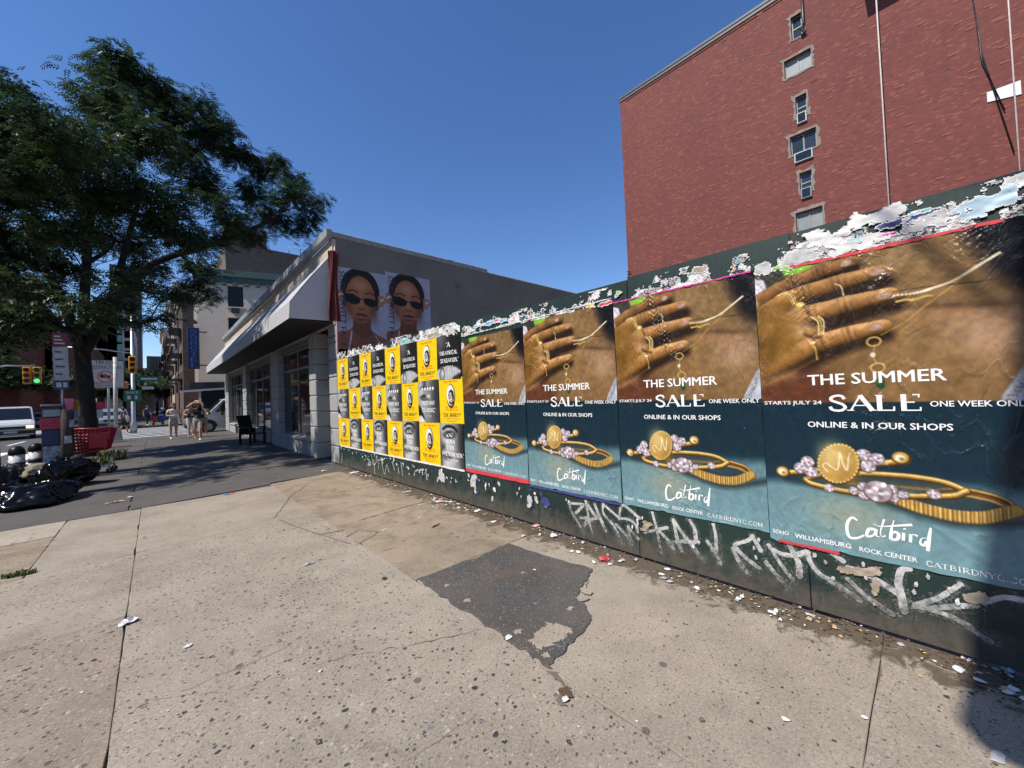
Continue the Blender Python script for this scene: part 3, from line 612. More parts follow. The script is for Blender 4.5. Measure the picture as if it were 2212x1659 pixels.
def film4(u, v):
    return film(.16, .5, .34, .07, .005)(u, v) + film(.50, .5, .36, .12, .0022)(u, v) - wrinkle(u, v) + film(.86, -.3, .14, .06, .006)(u, v) - wrinkle(u, v) + .004 * np.exp(-((v - .80 - .5 * (u - .55)) / .012) ** 2) * (u > .55) * (u < .9)
JEWS = [r.mesh('poster', PAPER, q_, edge=.003) for q_ in (film(.1, .7, .3, .05, .005), film(.36, .35, .34, .055, .007), film(.28, .62, .36, .06, .009), film4)]
JEWS.append(JEWS[0])
WM = [[(.382,.887),(.362,.88),(.343,.897),(.337,.922),(.346,.947),(.377,.945),(.405,.932)],[(.447,.907),(.424,.911),(.415,.933),(.439,.928),(.451,.909)],[(.451,.905),(.452,.927),(.465,.928)],[(.485,.87),(.468,.913),(.475,.927),(.486,.921)],[(.442,.891),(.475,.894),(.584,.874)],[(.521,.868),(.509,.9),(.504,.931)],[(.506,.916),(.52,.905),(.534,.911),(.527,.927),(.504,.931)],[(.552,.903),(.549,.927)],[(.555,.889),(.558,.892)],[(.577,.903),(.573,.928)],[(.574,.913),(.585,.903),(.6,.906)],[(.63,.908),(.613,.911),(.607,.926),(.618,.931),(.631,.918)],[(.647,.868),(.638,.905),(.63,.946)]]
WM = [[(a + .02, b - .006) for a, b in s_] for s_ in WM]
JTXT = letters(None, wrinkle, (AW, AH), [('sans', 'THE SUMMER', .228, .752, .395, .432, .02, INKW), ('serif', 'SALE', .314, .664, .466, .524, .19, INKW), ('sans', 'STARTS JULY 24', .012, .285, .485, .502, .02, INKW), ('sans', 'ONE WEEK ONLY', .692, .99, .491, .508, .02, INKW),
    ('sans', 'ONLINE & IN OUR SHOPS', .216, .76, .558, .578, .02, INKW), ('sans', 'SOHO', .015, .095, .962, .976, .018, INKW), ('sans', 'WILLIAMSBURG', .122, .37, .963, .979, .018, INKW), ('sans', 'ROCK CENTER', .402, .614, .966, .981, .018, INKW), ('serif', 'CATBIRDNYC.COM', .643, .965, .968, .985, .14, INKW)])
JTXT.append(strokes_mesh(wrinkle, (AW, AH), WM, .0135, INKW))
XF = 3.14
edges = [4.375, 3.147, 1.95, .80, -.36, -1.54]; tops = [2.275, 2.315, 2.30, 2.275, 2.262]; bots = [.495, .455, .452, .42, .41]
jl = ['jewellery sale poster with hand and gold rings beside the yellow posters', 'second jewellery sale poster from the yellow posters, hand and rings', 'jewellery sale poster with silvery crease down the hand and pink top strip', 'largest jewellery sale poster, red strip along top, at the right end', 'jewellery sale poster cut off by the right edge of the photo']
POSTERS = []
for k in range(5):
    o = link('poster', JEWS[k], None, (XF - .004, edges[k] - .004, tops[k]), (0, 0, 0), (1, (edges[k] - edges[k+1] - .004) / AW, (tops[k] - bots[k]) / AH))
    o.rotation_euler = (random.uniform(-.006, .006), 0, 0); tag(o, jl[k], 'poster', 'jewellery posters on the hoarding'); POSTERS.append(o)
    for me in JTXT: link('lettering', me, o)
# ---------------- small square theatre sheets
TW, TH = .62, .62
def yellow():
    r = Ras(TW, TH, 84, 84, (252, 212, 8)); r.noise(14, .06, 3)
    r.ell((.5, .40), .108, .165, (20, 18, 18)); r.ell((.485, .375), .098, .142, (246, 244, 240))
    r.poly([(.41, .47), (.40, .36), (.44, .28), (.53, .25), (.61, .30), (.63, .42), (.60, .5), (.56, .52), (.55, .40), (.47, .33), (.45, .40), (.44, .47)], (22, 18, 18), .012)
    r.ell((.49, .40), .036, .058, (206, 200, 196), soft=.012); r.ell((.475, .385), .011, .006, (50, 44, 44)); r.ell((.515, .385), .01, .006, (50, 44, 44)); r.ell((.49, .435), .015, .006, (90, 70, 70))
    r.poly([(.41, .53), (.46, .49), (.56, .49), (.62, .53), (.58, .57), (.47, .58)], (24, 20, 22), .01); r.poly([(.46, .49), (.52, .51), (.56, .485), (.55, .53), (.47, .53)], (240, 238, 236), .008)
    r.line([(0, .5), (.3, .495), (.7, .502), (1, .5)], .004, (226, 184, 0), soft=.01); return r.mesh('poster', PAPER2)
YEL = yellow()
YTXT = letters(None, None, (TW, TH), [('serif', 'NOW THRU SEPT 12', .22, .8, .055, .10, .2, INKR), ('serif', 'MEG STALTER', .26, .76, .625, .672, .2, INKR), ('sans', 'AS MARY TODD LINCOLN', .22, .8, .69, .712, .03, INKR), ('sans', 'IN', .47, .53, .73, .745, .02, INKR), ('serif', '"OH, MARY!"', .12, .9, .765, .868, .2, INKK), ('sans', 'A NEW PLAY BY COLE ESCOLA', .2, .82, .885, .905, .02, INKR), ('sans', 'SAM PINKLETON', .3, .7, .935, .955, .02, INKR)])
def bw(kind):
    if kind == 0:
        r = Ras(TW, TH, 84, 84, (18, 18, 20)); r.glow((.12, .05), .2, .2, (130, 130, 132), .8); r.glow((.05, .3), .1, .2, (70, 70, 72), .7)
        r.poly([(-.05, .8), (.2, .72), (.5, .7), (.8, .74), (1.05, .85), (1.05, .95), (.85, 1.05), (-.05, 1.05)], (196, 196, 196), .03); r.poly([(.7, .95), (1.05, .85), (1.05, 1.05), (.6, 1.05)], (30, 30, 30), .03)
        r.ell((.22, .88), .075, .095, (30, 30, 30)); r.ell((.22, .88), .06, .08, (150, 150, 150)); r.glow((.24, .86), .03, .04, (226, 226, 226), .9)
        for k in range(9): r.line([(.3 + k * .075, .74), (.33 + k * .07, .85), (.3 + k * .075, .97)], .006, (130, 130, 130), soft=.012)
    elif kind == 1:
        r = Ras(TW, TH, 84, 84, (120, 120, 120)); r.glow((.2, .3), .25, .4, (190, 190, 190), .9); r.glow((.95, .4), .18, .7, (40, 40, 40), .9); r.glow((.35, .08), .06, .1, (60, 60, 60), .9); r.glow((.3, .17), .1, .025, (24, 24, 24), .9)
        r.ell((.33, .4), .13, .045, (46, 46, 46), soft=.03); r.ell((.32, .43), .1, .025, (92, 92, 92), soft=.02)
        r.poly([(-.05, .55), (.1, .62), (.2, .75), (.3, .9), (.35, 1.05), (-.05, 1.05)], (16, 16, 18), .03); r.poly([(-.05, .85), (.15, .84), (.3, .95), (.36, 1.05), (-.05, 1.05)], (226, 226, 226), .03)
    else:
        r = Ras(TW, TH, 84, 84, (128, 128, 128)); r.glow((.3, .35), .25, .4, (206, 206, 206), .9); r.glow((1.0, .5), .16, .9, (24, 24, 26), .95); r.glow((.3, .95), .3, .15, (210, 210, 210), .8); r.glow((0, .75), .08, .3, (40, 40, 40), .8)
        r.line([(.15, .14), (.35, .07), (.6, .09), (.75, .17)], .045, (28, 26, 26), soft=.02); r.ell((.42, .26), .17, .06, (60, 58, 58), -.05, soft=.03); r.ell((.42, .265), .11, .035, (225, 225, 225), -.05, soft=.01); r.ell((.43, .26), .04, .042, (16, 16, 16))
        r.line([(.26, .28), (.4, .215), (.58, .27)], .02, (14, 14, 14)); r.ell((.3, .76), .13, .04, (50, 50, 50), soft=.02); r.ell((.3, .80), .12, .035, (110, 110, 110), soft=.02); r.glow((.15, .55), .05, .05, (50, 50, 50), .9)
    r.noise(20, .15, 4); return r.mesh('poster', PAPER2)
BWM = [bw(0), bw(1), bw(2)]
def star(cx, cy, q):
    return [(cx + (q if i % 2 == 0 else q * .42) * math.sin(i * math.pi / 5) / TW, cy - (q if i % 2 == 0 else q * .42) * math.cos(i * math.pi / 5) / TH) for i in range(10)]
sm_ = MB()
for k in range(5): sm_.add([(-.0016, -a * TW, -b * TH) for a, b in star(.24 + .13 * k, .2, .038)], [list(range(10))])
BTXT = [letters(None, None, (TW, TH), [('serif', "'A", .42, .6, .17, .29, .22, INKW), ('serif', 'THEATRICAL', .12, .88, .36, .46, .22, INKW), ('serif', "SENSATION.'", .16, .92, .53, .63, .22, INKW), ('sans', 'Hollywood', .4, .7, .7, .73, .02, INKW)]),
        letters(None, None, (TW, TH), [('serif', "'AN", .38, .62, .33, .43, .22, INKW), ('serif', 'INSTANT', .2, .82, .49, .59, .22, INKW), ('serif', "CLASSIC.'", .2, .86, .66, .76, .22, INKW), ('sans', 'Time Out', .42, .64, .83, .86, .02, INKW)]) + [sm_.mesh('lettering', INKW, False)],
        letters(None, None, (TW, TH), [('serif', "'A", .38, .5, .22, .31, .22, INKW), ('serif', 'BONA', .28, .66, .36, .46, .22, INKW), ('serif', 'FIDE', .32, .62, .5, .6, .22, INKW), ('serif', "PHENOMENON.'", .1, .98, .65, .75, .22, INKW), ('sans', 'THE NEW YORKER', .28, .76, .81, .85, .03, INKW)])]
cx = [9.37, 8.67, 8.02, 7.43, 6.80, 6.19, 5.61, 5.0, 4.39]
ordn = ['leftmost', 'second from left', 'third from left', 'fourth from left', 'fifth from left', 'sixth from left', 'seventh from left', 'rightmost']
rowz = [(2.40, 1.755), (1.755, 1.105), (1.105, .47)]; rown = ['top', 'middle', 'bottom']
bwn = ['black theatre poster praising a sensation with white ruff', 'grey theatre poster of nose and lips with five stars', 'black and white theatre poster of an eye and lips']
for rr in range(3):
    for cc_ in range(8):
        isy = (rr + cc_) % 2 == 0; me = YEL if isy else BWM[rr]
        zt = rowz[rr][0] + (7 - cc_) * .006 * (1 if rr == 0 else 0); wd = cx[cc_] - cx[cc_+1] - .003
        zt += random.uniform(-.008, .008); lay = .004 + (.0 if isy else .0045)
        o = link('poster', me, None, (XF - lay, cx[cc_] + random.uniform(-.012, .012), zt), (random.uniform(-.016, .016), 0, 0), (1, wd / TW, (zt - rowz[rr][1] + .006) / TH))
        tag(o, ('yellow theatre poster with oval portrait' if isy else bwn[rr]) + ', %s row, %s' % (rown[rr], ordn[cc_]), 'poster', 'theatre posters on the hoarding')
        for t_ in (YTXT if isy else BTXT[rr]): link('lettering', t_, o)
# ---------------- skincare sheets on the shaded side wall (local x to the right)
SWD, SHT = 1.22, 1.98
def skincare():
    r = Ras(SWD, SHT, 140, 220, (176, 178, 196))
    sk, dk = (172, 106, 70), (58, 34, 26)
    r.poly([(-.02, .80), (.2, .765), (.3, .73), (.62, .73), (.8, .80), (1.02, .86), (1.02, 1.02), (-.02, 1.02)], (150, 92, 66), .02)
    r.ell((.47, .26), .48, .56, (26, 18, 22), soft=.02)
    r.poly([(.3, .5), (.68, .5), (.66, .72), (.72, .80), (.5, .86), (.26, .78), (.3, .7)], (116, 70, 50), .03)
    r.ell((.47, .37), .37, .59, sk, soft=.03); r.glow((.46, .2), .18, .14, (206, 150, 118), .8); r.glow((.47, .38), .06, .16, (190, 132, 102), .8); r.glow((.2, .5), .12, .3, (104, 62, 46), .6); r.glow((.74, .5), .1, .3, (92, 54, 42), .7); r.glow((.48, .62), .2, .05, (96, 58, 44), .8)
    for k, xx in ((1, .14), (-1, .80)): r.ell((xx, .43), .05, .1, (96, 58, 44), soft=.02)
    r.line([(.22, .285), (.31, .262), (.41, .285)], .03, dk, soft=.012); r.line([(.56, .288), (.66, .27), (.76, .295)], .03, dk, soft=.012)
    r.poly([(.13, .315), (.3, .31), (.43, .343), (.47, .36), (.44, .415), (.34, .44), (.18, .415)], (10, 9, 14), .01); r.poly([(.51, .362), (.6, .34), (.76, .352), (.85, .362), (.81, .425), (.67, .45), (.56, .425)], (10, 9, 14), .01); r.line([(.45, .365), (.5, .36), (.54, .37)], .02, (12, 10, 12)); r.line([(.08, .30), (.17, .33)], .02, (12, 10, 12)); r.line([(.79, .37), (.93, .42)], .02, (12, 10, 12))
    r.line([(.42, .475), (.48, .492), (.55, .48)], .02, (60, 34, 28), soft=.015)
    r.ell((.48, .565), .135, .05, (96, 48, 46), soft=.015); r.ell((.48, .585), .11, .03, (170, 104, 104), soft=.015); r.line([(.37, .562), (.48, .572), (.6, .565)], .016, (40, 18, 18), soft=.01)
    for dx, s_ in ((0, 1), (.86, -1)):
        r.poly([(dx - .03, .29), (dx + .09, .28), (dx + .14, .335), (dx + .12, .38), (dx + .02, .43), (dx - .03, .45)], (176, 122, 100), .02); r.poly([(dx + .03, .335), (dx + .09, .315), (dx + .1, .335), (dx + .03, .37)], (222, 210, 212), .006)
    r.line([(.27, .77), (.245, .88), (.2, 1.0)], .03, (214, 204, 226)); r.line([(.75, .81), (.84, .9), (.93, 1.0)], .02, (206, 196, 220))
    r.noise(14, .08, 9)
    for dx in (.2, .52, .76):
        for k in range(2): r.line([(dx, .945 + k * .018), (dx + .16, .945 + k * .018)], .006, (80, 50, 40), False)
    return r
sr = skincare(); sr.X, sr.Y = sr.X, sr.Y
SKM = sr.mesh('poster', PAPER2)
INKN = mat('navy_ink', (.02, .02, .05), .5); INKB = mat('brown_ink', (.09, .045, .03), .5)
STX = letters(None, None, (SWD, SHT), [('sans', 'SUNCARE MEETS', .29, .83, .845, .87, .02, INKB), ('sans', 'SKINCARE', .38, .74, .887, .912, .02, INKB)])
v, f, lay = text_verts('SOFIE PAVITT FACE', .012)          # runs down the left edge
mb = MB(); uu = .165 - .105 * (1 - v[:, 1]); uu = .06 + .105 * v[:, 1]; vv = .045 + .93 * v[:, 0]
mb.add(np.stack([-.0016 - lay * .0002, -uu * SWD, -vv * SHT], 1), f); STX.append(mb.mesh('lettering', INKN, False))
SIDEY = 9.42
for k, (x0, zt, lb) in enumerate([(3.19, 4.70, 'portrait poster with dark sunglasses on grey wall, beside the red cloth'), (4.405, 4.80, 'portrait poster with dark sunglasses on grey wall, the right one')]):
    o = link('poster', SKM, None, (x0, SIDEY - .006 - .002 * k, zt), (0, 0, math.pi / 2))
    o.scale = (1, 1.0 if k == 0 else 1.08, 1); tag(o, lb, 'poster', 'skincare posters on the side wall')
    for t_ in STX: link('lettering', t_, o)
# ================================================================ HOARDING
mm, t, b = nodes('green_plywood'); co = objco(t)
cc = ramp(t, noise(t, co, 2.2, 7, .65, .5), [(.3, (.008, .022, .02)), (.7, (.018, .042, .036))])
mp = N(t, 'ShaderNodeMapping'); t.links.new(co, mp.inputs[0]); mp.inputs['Scale'].default_value = (1, 14, 1.2)
gr = noise(t, mp.outputs[0], 5, 6, .7)
cc = mixc(t, ramp(t, gr, [(.55, (0, 0, 0)), (.8, (.35, .35, .35))]), cc, (.06, .085, .075))
sx = t.nodes.new('ShaderNodeSeparateXYZ'); t.links.new(co, sx.inputs[0])
rz_ = N(t, 'ShaderNodeMapRange'); t.links.new(sx.outputs[2], rz_.inputs[0])
for i, v_ in ((1, 0.0), (2, .42), (3, .36), (4, -.15)): rz_.inputs[i].default_value = v_
ad = N(t, 'ShaderNodeMath', operation='ADD'); t.links.new(rz_.outputs[0], ad.inputs[0]); t.links.new(noise(t, co, 9, 9, .75, .3), ad.inputs[1])
cc = mixc(t, ramp(t, ad.outputs[0], [(.55, (0, 0, 0)), (.85, (.8, .8, .8))]), cc, (.115, .095, .075))     # splashed street grime on the foot
sp = ramp(t, noise(t, co, 70, 3, .8), [(.69, (0, 0, 0)), (.73, (.7, .7, .7))]); cc = mixc(t, sp, cc, (.3, .29, .27))
t.links.new(cc, b.inputs['Base Color']); b.inputs['Roughness'].default_value = .5; bump(t, b, gr, .25, .006)
GREEN = mm
mm, t, b = nodes('spray_paint'); co = objco(t)
sx = t.nodes.new('ShaderNodeSeparateXYZ'); t.links.new(co, sx.inputs[0]); rz2 = N(t, 'ShaderNodeMapRange'); t.links.new(sx.outputs[2], rz2.inputs[0])
for i, v_ in ((1, .05), (2, .36), (3, -.17), (4, .10)): rz2.inputs[i].default_value = v_
ad = N(t, 'ShaderNodeMath', operation='ADD'); t.links.new(rz2.outputs[0], ad.inputs[0]); t.links.new(noise(t, co, 38, 9, .78), ad.inputs[1])
ad2 = N(t, 'ShaderNodeMath', operation='MULTIPLY_ADD'); t.links.new(noise(t, co, 6, 4, .6), ad2.inputs[0]); ad2.inputs[1].default_value = .35; t.links.new(ad.outputs[0], ad2.inputs[2])
nb = ramp(t, noise(t, co, 14, 5, .6), [(.32, (.36, .36, .35)), (.6, (.62, .62, .6))])
gb = ramp(t, noise(t, co, 9, 6, .7), [(.35, (.02, .03, .028)), (.6, (.085, .075, .062))])
t.links.new(mixc(t, ramp(t, ad2.outputs[0], [(.54, (.06, .06, .06)), (.80, (1, 1, 1))]), gb, nb), b.inputs['Base Color']); b.inputs['Roughness'].default_value = .6
SPRAY = mm
DRIP = mat('thin_marker_paint', (.42, .42, .41), .6, var=.3, dirt=((.06, .06, .055), 30, .52))
hoard = empty('hoarding', (3.16, 3, 0), 0, 'dark green plywood hoarding covered with posters along the pavement', 'hoarding')
def hp(o): o.parent = hoard; o.matrix_parent_inverse = Matrix.Translation((-3.16, -3, 0)); return o
js = [9.41, 9.12] + [7.9 - 1.22 * k for k in range(11)]
for k, (a, b_) in enumerate(zip(js[:-1], js[1:])):
    zt = 2.50 + random.uniform(-.012, .012) + (.05 if a > 5 else .02 if a > 3 else 0) + (-.03 if abs(b_ - 1.8) < .1 else 0); x = XF + .001 + random.uniform(0, .0025)
    hp(MB().box((x, a - .003, .012), (x + .018, b_ + .003, zt), bev=.003).build('panel', GREEN))
    hp(MB().box((x + .03, a - .03, 0), (x + .12, a - .07, 2.42)).build('post', mat('raw_timber', (.3, .2, .12), .8, bmp=.2) if 'raw_timber' not in MAT else MAT['raw_timber']))
hp(MB().box((3.172, js[0], .3), (3.21, js[-1], .39)).build('rail', MAT['raw_timber'])); hp(MB().box((3.172, js[0], 2.0), (3.21, js[-1], 2.09)).build('rail', MAT['raw_timber']))
GR = [[(2.577,.353),(2.563,.28),(2.497,.19),(2.4,.082)],[(2.56,.342),(2.43,.356),(2.402,.347),(2.494,.256)],[(2.449,.214),(2.336,.233),(2.408,.145)],[(2.366,.395),(2.344,.276),(2.305,.087)],[(2.35,.375),(2.268,.283),(2.216,.258)],[(2.257,.383),(2.205,.269),(2.144,.151)],[(2.397,.138),(2.314,.219),(2.226,.265)],[(2.165,.417),(2.161,.313),(2.055,.223),(1.975,.081)],[(2.156,.402),(2.01,.318),(1.992,.301)],[(1.992,.305),(1.977,.392),(1.947,.436),(1.882,.41),(1.786,.348)],[(1.992,.305),(1.897,.316),(1.825,.282),(1.81,.229)],[(2.024,.239),(1.897,.143),(1.872,.083)],[(1.9,.249),(1.895,.176),(1.872,.091)],[(1.901,.241),(1.805,.165)],[(1.662,.421),(1.634,.309),(1.615,.204),(1.596,.101)],[(1.74,.237),(1.619,.289),(1.537,.323)],[(1.611,.283),(1.527,.211),(1.49,.16)],[(1.478,.397),(1.464,.302),(1.448,.231),(1.422,.163)],[(1.474,.398),(1.414,.314),(1.337,.229),(1.264,.141)],[(1.342,.422),(1.309,.367),(1.3,.268)],[(1.527,.203),(1.41,.24),(1.314,.257)],[(1.165,.428),(1.152,.347),(1.153,.193)],[(1.215,.289),(1.165,.218),(1.129,.145)],[(.901,.408),(.933,.367),(1.013,.32),(1.015,.293),(.951,.237),(.872,.188)],[(1.034,.281),(1.001,.202),(.95,.131)],[(.896,.396),(.854,.316)],[(.802,.366),(.738,.258),(.676,.172)],[(.795,.35),(.727,.328),(.668,.335),(.581,.38)],[(.69,.417),(.654,.335),(.635,.289),(.635,.202)],[(.585,.38),(.571,.316),(.526,.254),(.463,.225),(.336,.156)],[(.824,.242),(.765,.17),(.687,.09)],[(.454,.403),(.405,.372)],[(.382,.339),(.299,.325),(.169,.254),(.15,.216)],[(.115,.412),(.147,.395),(.163,.323),(.156,.258),(.147,.158)],[(.386,.266),(.306,.19),(.197,.124)],[(-.073,.386),(.006,.289),(.098,.213)],[(.099,.206),(.038,.221),(-.122,.295)],[(.063,.212),(-.055,.194),(-.162,.124)],[(-.153,.32),(-.214,.368),(-.274,.377)]]
GR3 = [[(9.209,.274),(9.239,.071)],[(7.778,.299),(7.672,.266),(7.76,.169),(7.596,.208)],[(7.556,.385),(7.49,.22),(7.36,.255),(7.325,.385)],[(7.458,.309),(7.418,.015)],[(7.253,.35),(7.242,.162)],[(7.256,.308),(7.107,.343),(7.068,.224)],[(7.068,.224),(6.983,.09),(6.877,.265),(6.795,.154)],[(6.647,.349),(6.57,.22)],[(6.432,.371),(6.403,.182)],[(6.307,.374),(6.262,.162)],[(5.854,.214),(5.776,.295),(5.527,.342)],[(5.462,.298),(5.435,.198),(5.377,.325)]]
def capstroke(pts, wd):
    p = smooth(pts, 6); w0 = wd * random.uniform(.8, 1.1); v, f = ribbon(p, [w0 * (.85 + .35 * i / len(p)) * random.uniform(.9, 1.08) for i in range(len(p))]); n = len(v); ext = []
    for e, q in ((p[0], p[1]), (p[-1], p[-2])):
        d = (e - q) / max(np.linalg.norm(e - q), 1e-9); a0 = math.atan2(d[1], d[0]); b = n + len(ext); ext += [e + wd / 2 * np.array([math.cos(a0 + a), math.sin(a0 + a)]) for a in np.linspace(-1.57, 1.57, 7)]; f.append(list(range(b, b + 7)))
    return np.vstack([v, ext]), f
HALO = mat('overspray', (.4, .4, .39), .7, var=.2, scale=20); _t = HALO.node_tree; _mx = _t.nodes.new('ShaderNodeMixShader'); _tr = _t.nodes.new('ShaderNodeBsdfTransparent')
_t.links.new(ramp(_t, noise(_t, objco(_t), 55, 8, .8), [(.5, (0, 0, 0)), (.68, (.5, .5, .5))]), _mx.inputs[0]); _t.links.new(_tr.outputs[0], _mx.inputs[1]); _t.links.new(_t.nodes['Principled BSDF'].outputs[0], _mx.inputs[2]); _t.links.new(_mx.outputs[0], _t.nodes['Material Output'].inputs[0])
mb = MB()
for k, st in enumerate(GR):
    v, f = capstroke(st, .075); mb.add([(XF - .0004 - (k % 7) * .0001, a, max(b_, .03)) for a, b_ in v], f)
for k in range(26):
    st = random.choice(GR); q = st[random.randrange(len(st))]; L = random.uniform(.03, .12); v, f = ribbon([(q[0], q[1]), (q[0] + .002, max(.03, q[1] - L))], [.007, .003]); mb.add([(XF - .0034, a, b_) for a, b_ in v], f)
hp(mb.build('graffiti_overspray', HALO, fix=False))
for grp, wd, mm_, nm in ((GR, .03, SPRAY, 'graffiti_tag'), (GR3, .028, DRIP, 'graffiti_scrawl')):
    mb = MB()
    for k, st in enumerate(grp):
        v, f = capstroke(st, wd); mb.add([(XF - .0012 - (k % 7) * .0003, a, max(b_, .03)) for a, b_ in v], f)
    hp(mb.build(nm, mm_, fix=False))
# ---------------- torn layers of old bills
PSC = [mat('torn_paper_white', (.74, .73, .71), .7, var=.12, scale=14, bmp=.4), mat('torn_paper_grey', (.5, .49, .48), .7, var=.2, scale=14, bmp=.4), mat('torn_paper_black', (.02, .02, .025), .5), mat('torn_paper_blue', (.12, .4, .66), .6), mat('torn_paper_yellow', (.75, .52, .12), .6), mat('torn_paper_red', (.6, .05, .06), .6), mat('torn_paper_teal', (.12, .5, .47), .6), mat('torn_paper_tan', (.36, .29, .22), .7), mat('torn_paper_navy', (.05, .05, .2), .6), mat('torn_paper_pink', (.66, .04, .3), .6), mat('torn_paper_lime', (.3, .55, .08), .6), mat('torn_paper_pale_blue', (.4, .55, .66), .6)]
def scrap(mb, y, z, ry, rz, ang=0.0, mi=0, x=XF, curl=.003, n=None, lay=0, jag=.45):
    n = n or random.randint(8, 14); ca, sa = math.cos(ang), math.sin(ang); v = [(x - .003 - lay * .0008 - random.uniform(0, .002), y, z)]
    for k in range(n):
        a = 2 * math.pi * k / n; q = 1 - random.random() * jag; p = (math.cos(a) * ry * q, math.sin(a) * rz * q)
        v.append((x - .002 - lay * .0008 - max(0, random.gauss(0, curl)), y + p[0] * ca - p[1] * sa, z + p[0] * sa + p[1] * ca))
    mb.add(v, [(0, 1 + k, 1 + (k + 1) % n) for k in range(n)], mi, False)
mb = MB()
def vnoise(shape, cell, rg):
    n = rg.random((shape[0] // cell[0] + 3, shape[1] // cell[1] + 3)); y = np.arange(shape[0]) / cell[0]; x = np.arange(shape[1]) / cell[1]
    i = y.astype(int); j = x.astype(int); fy = (y - i)[:, None]; fx = (x - j)[None]; fy = fy*fy*(3-2*fy); fx = fx*fx*(3-2*fx)
    return n[np.ix_(i, j)]*(1-fy)*(1-fx) + n[np.ix_(i+1, j)]*fy*(1-fx) + n[np.ix_(i, j+1)]*(1-fy)*fx + n[np.ix_(i+1, j+1)]*fy*fx
def ragged(y0, y1, zfun, hgt, cover, step, seed, wts, lay=0, coarse=5):
    """shreds left by torn-off bills: cells of a fractal mask between the line zfun(y) and hgt above it"""
    rg = np.random.default_rng(seed); ny = int((y1 - y0) / step); nz = int(hgt / step); sh = (nz, ny)
    m_ = .64 * vnoise(sh, (coarse, coarse + 3), rg) + .24 * vnoise(sh, (3, 4), rg) + .1 * rg.random(sh) + .1 * vnoise(sh, (9, 26), rg)
    prof = cover - np.linspace(0, 1, nz)[:, None] ** 1.5 * .28 + (vnoise((1, ny), (1, 28), rg) - .5) * .28
    on = m_ < prof; hue = vnoise(sh, (7, 8), rg); hue = (hue - hue.min()) / (hue.max() - hue.min()); tone = vnoise(sh, (3, 3), rg)
    J = rg.uniform(-.45, .45, (nz + 1, ny + 1, 2)) * step; D = rg.uniform(0, 1, (nz + 1, ny + 1)) ** 4 * .006 ; vid = {}
    cum = np.cumsum(wts) / sum(wts)
    for k, i in zip(*np.nonzero(on)):
        q = []
        for dk, di in ((0, 0), (0, 1), (1, 1), (1, 0)):
            a_ = (k + dk, i + di)
            if a_ not in vid:
                y = y0 + a_[1] * step; vid[a_] = len(mb.v); mb.v.append((XF - .0035 - lay * .001 - D[a_], y + J[a_][0], zfun(y) + a_[0] * step + J[a_][1]))
            q.append(vid[a_])
        inner = 0 < k < nz - 1 and 0 < i < ny - 1 and on[k-1, i] and on[k+1, i] and on[k, i-1] and on[k, i+1]
        ci = int(np.searchsorted(cum, min(hue[k, i], .999))) if inner else 0;  ci = 1 if ci == 0 and tone[k, i] > .66 else ci
        mb.f.append(q); mb.mi.append(ci); mb.sm.append(False)
WT = [50, 9, 14, 4, 4, 4, 3, 5, 3, 2, 1, 5]
ragged(4.4, 9.36, lambda y: 2.39 + (y - 4.4) * .014, .16, .72, .012, 1, WT)
ragged(1.96, 4.38, lambda y: 2.30 + (y - 1.96) * .012, .17, .63, .009, 2, WT, 0, 6); ragged(2.2, 3.4, lambda y: 2.33, .13, .5, .008, 12, WT)
ragged(.82, 1.76, lambda y: 2.305, .16, .62, .007, 3, WT, 0, 8); ragged(.78, 1.0, lambda y: 2.27, .10, .5, .008, 13, WT)
ragged(-.5, .66, lambda y: 2.275, .21, .70, .007, 4, [64, 16, 8, 2, 1, 1, 3, 2, 3, 2, 0, 5], 0, 15); ragged(.25, .66, lambda y: 2.27, .15, .66, .007, 14, WT, 1, 12)
def cluster(*a): pass
for y in (2.58, 2.35, 2.18, 1.84, 1.78, 1.3, .9, .5, .33, .1, -.08): 
    for _ in range(3): scrap(mb, y + random.gauss(0, .025), random.uniform(.2, .4), .012, .022, 0, random.choice([1, 1, 0, 7]), lay=8, curl=.003)
for _ in range(80): scrap(mb, random.uniform(2.7, 6.2), random.triangular(.16, .42, .36), random.uniform(.01, .035), random.uniform(.015, .05), random.uniform(-.5, .5), random.choices([0, 1, 8, 2], [2, 6, 2, 3])[0], lay=3, curl=.003)
for _ in range(60): scrap(mb, random.uniform(6.2, 9.3), random.triangular(.2, .45, .4), random.uniform(.01, .03), random.uniform(.01, .04), 0, random.choices([0, 1, 8, 2], [4, 4, 2, 2])[0], lay=3, curl=.003)
o = mb.build('paper_scraps', PSC, fix=False); tag(o, 'shreds of torn white bills pasted all over the hoarding', 'paper scraps', kind='stuff')
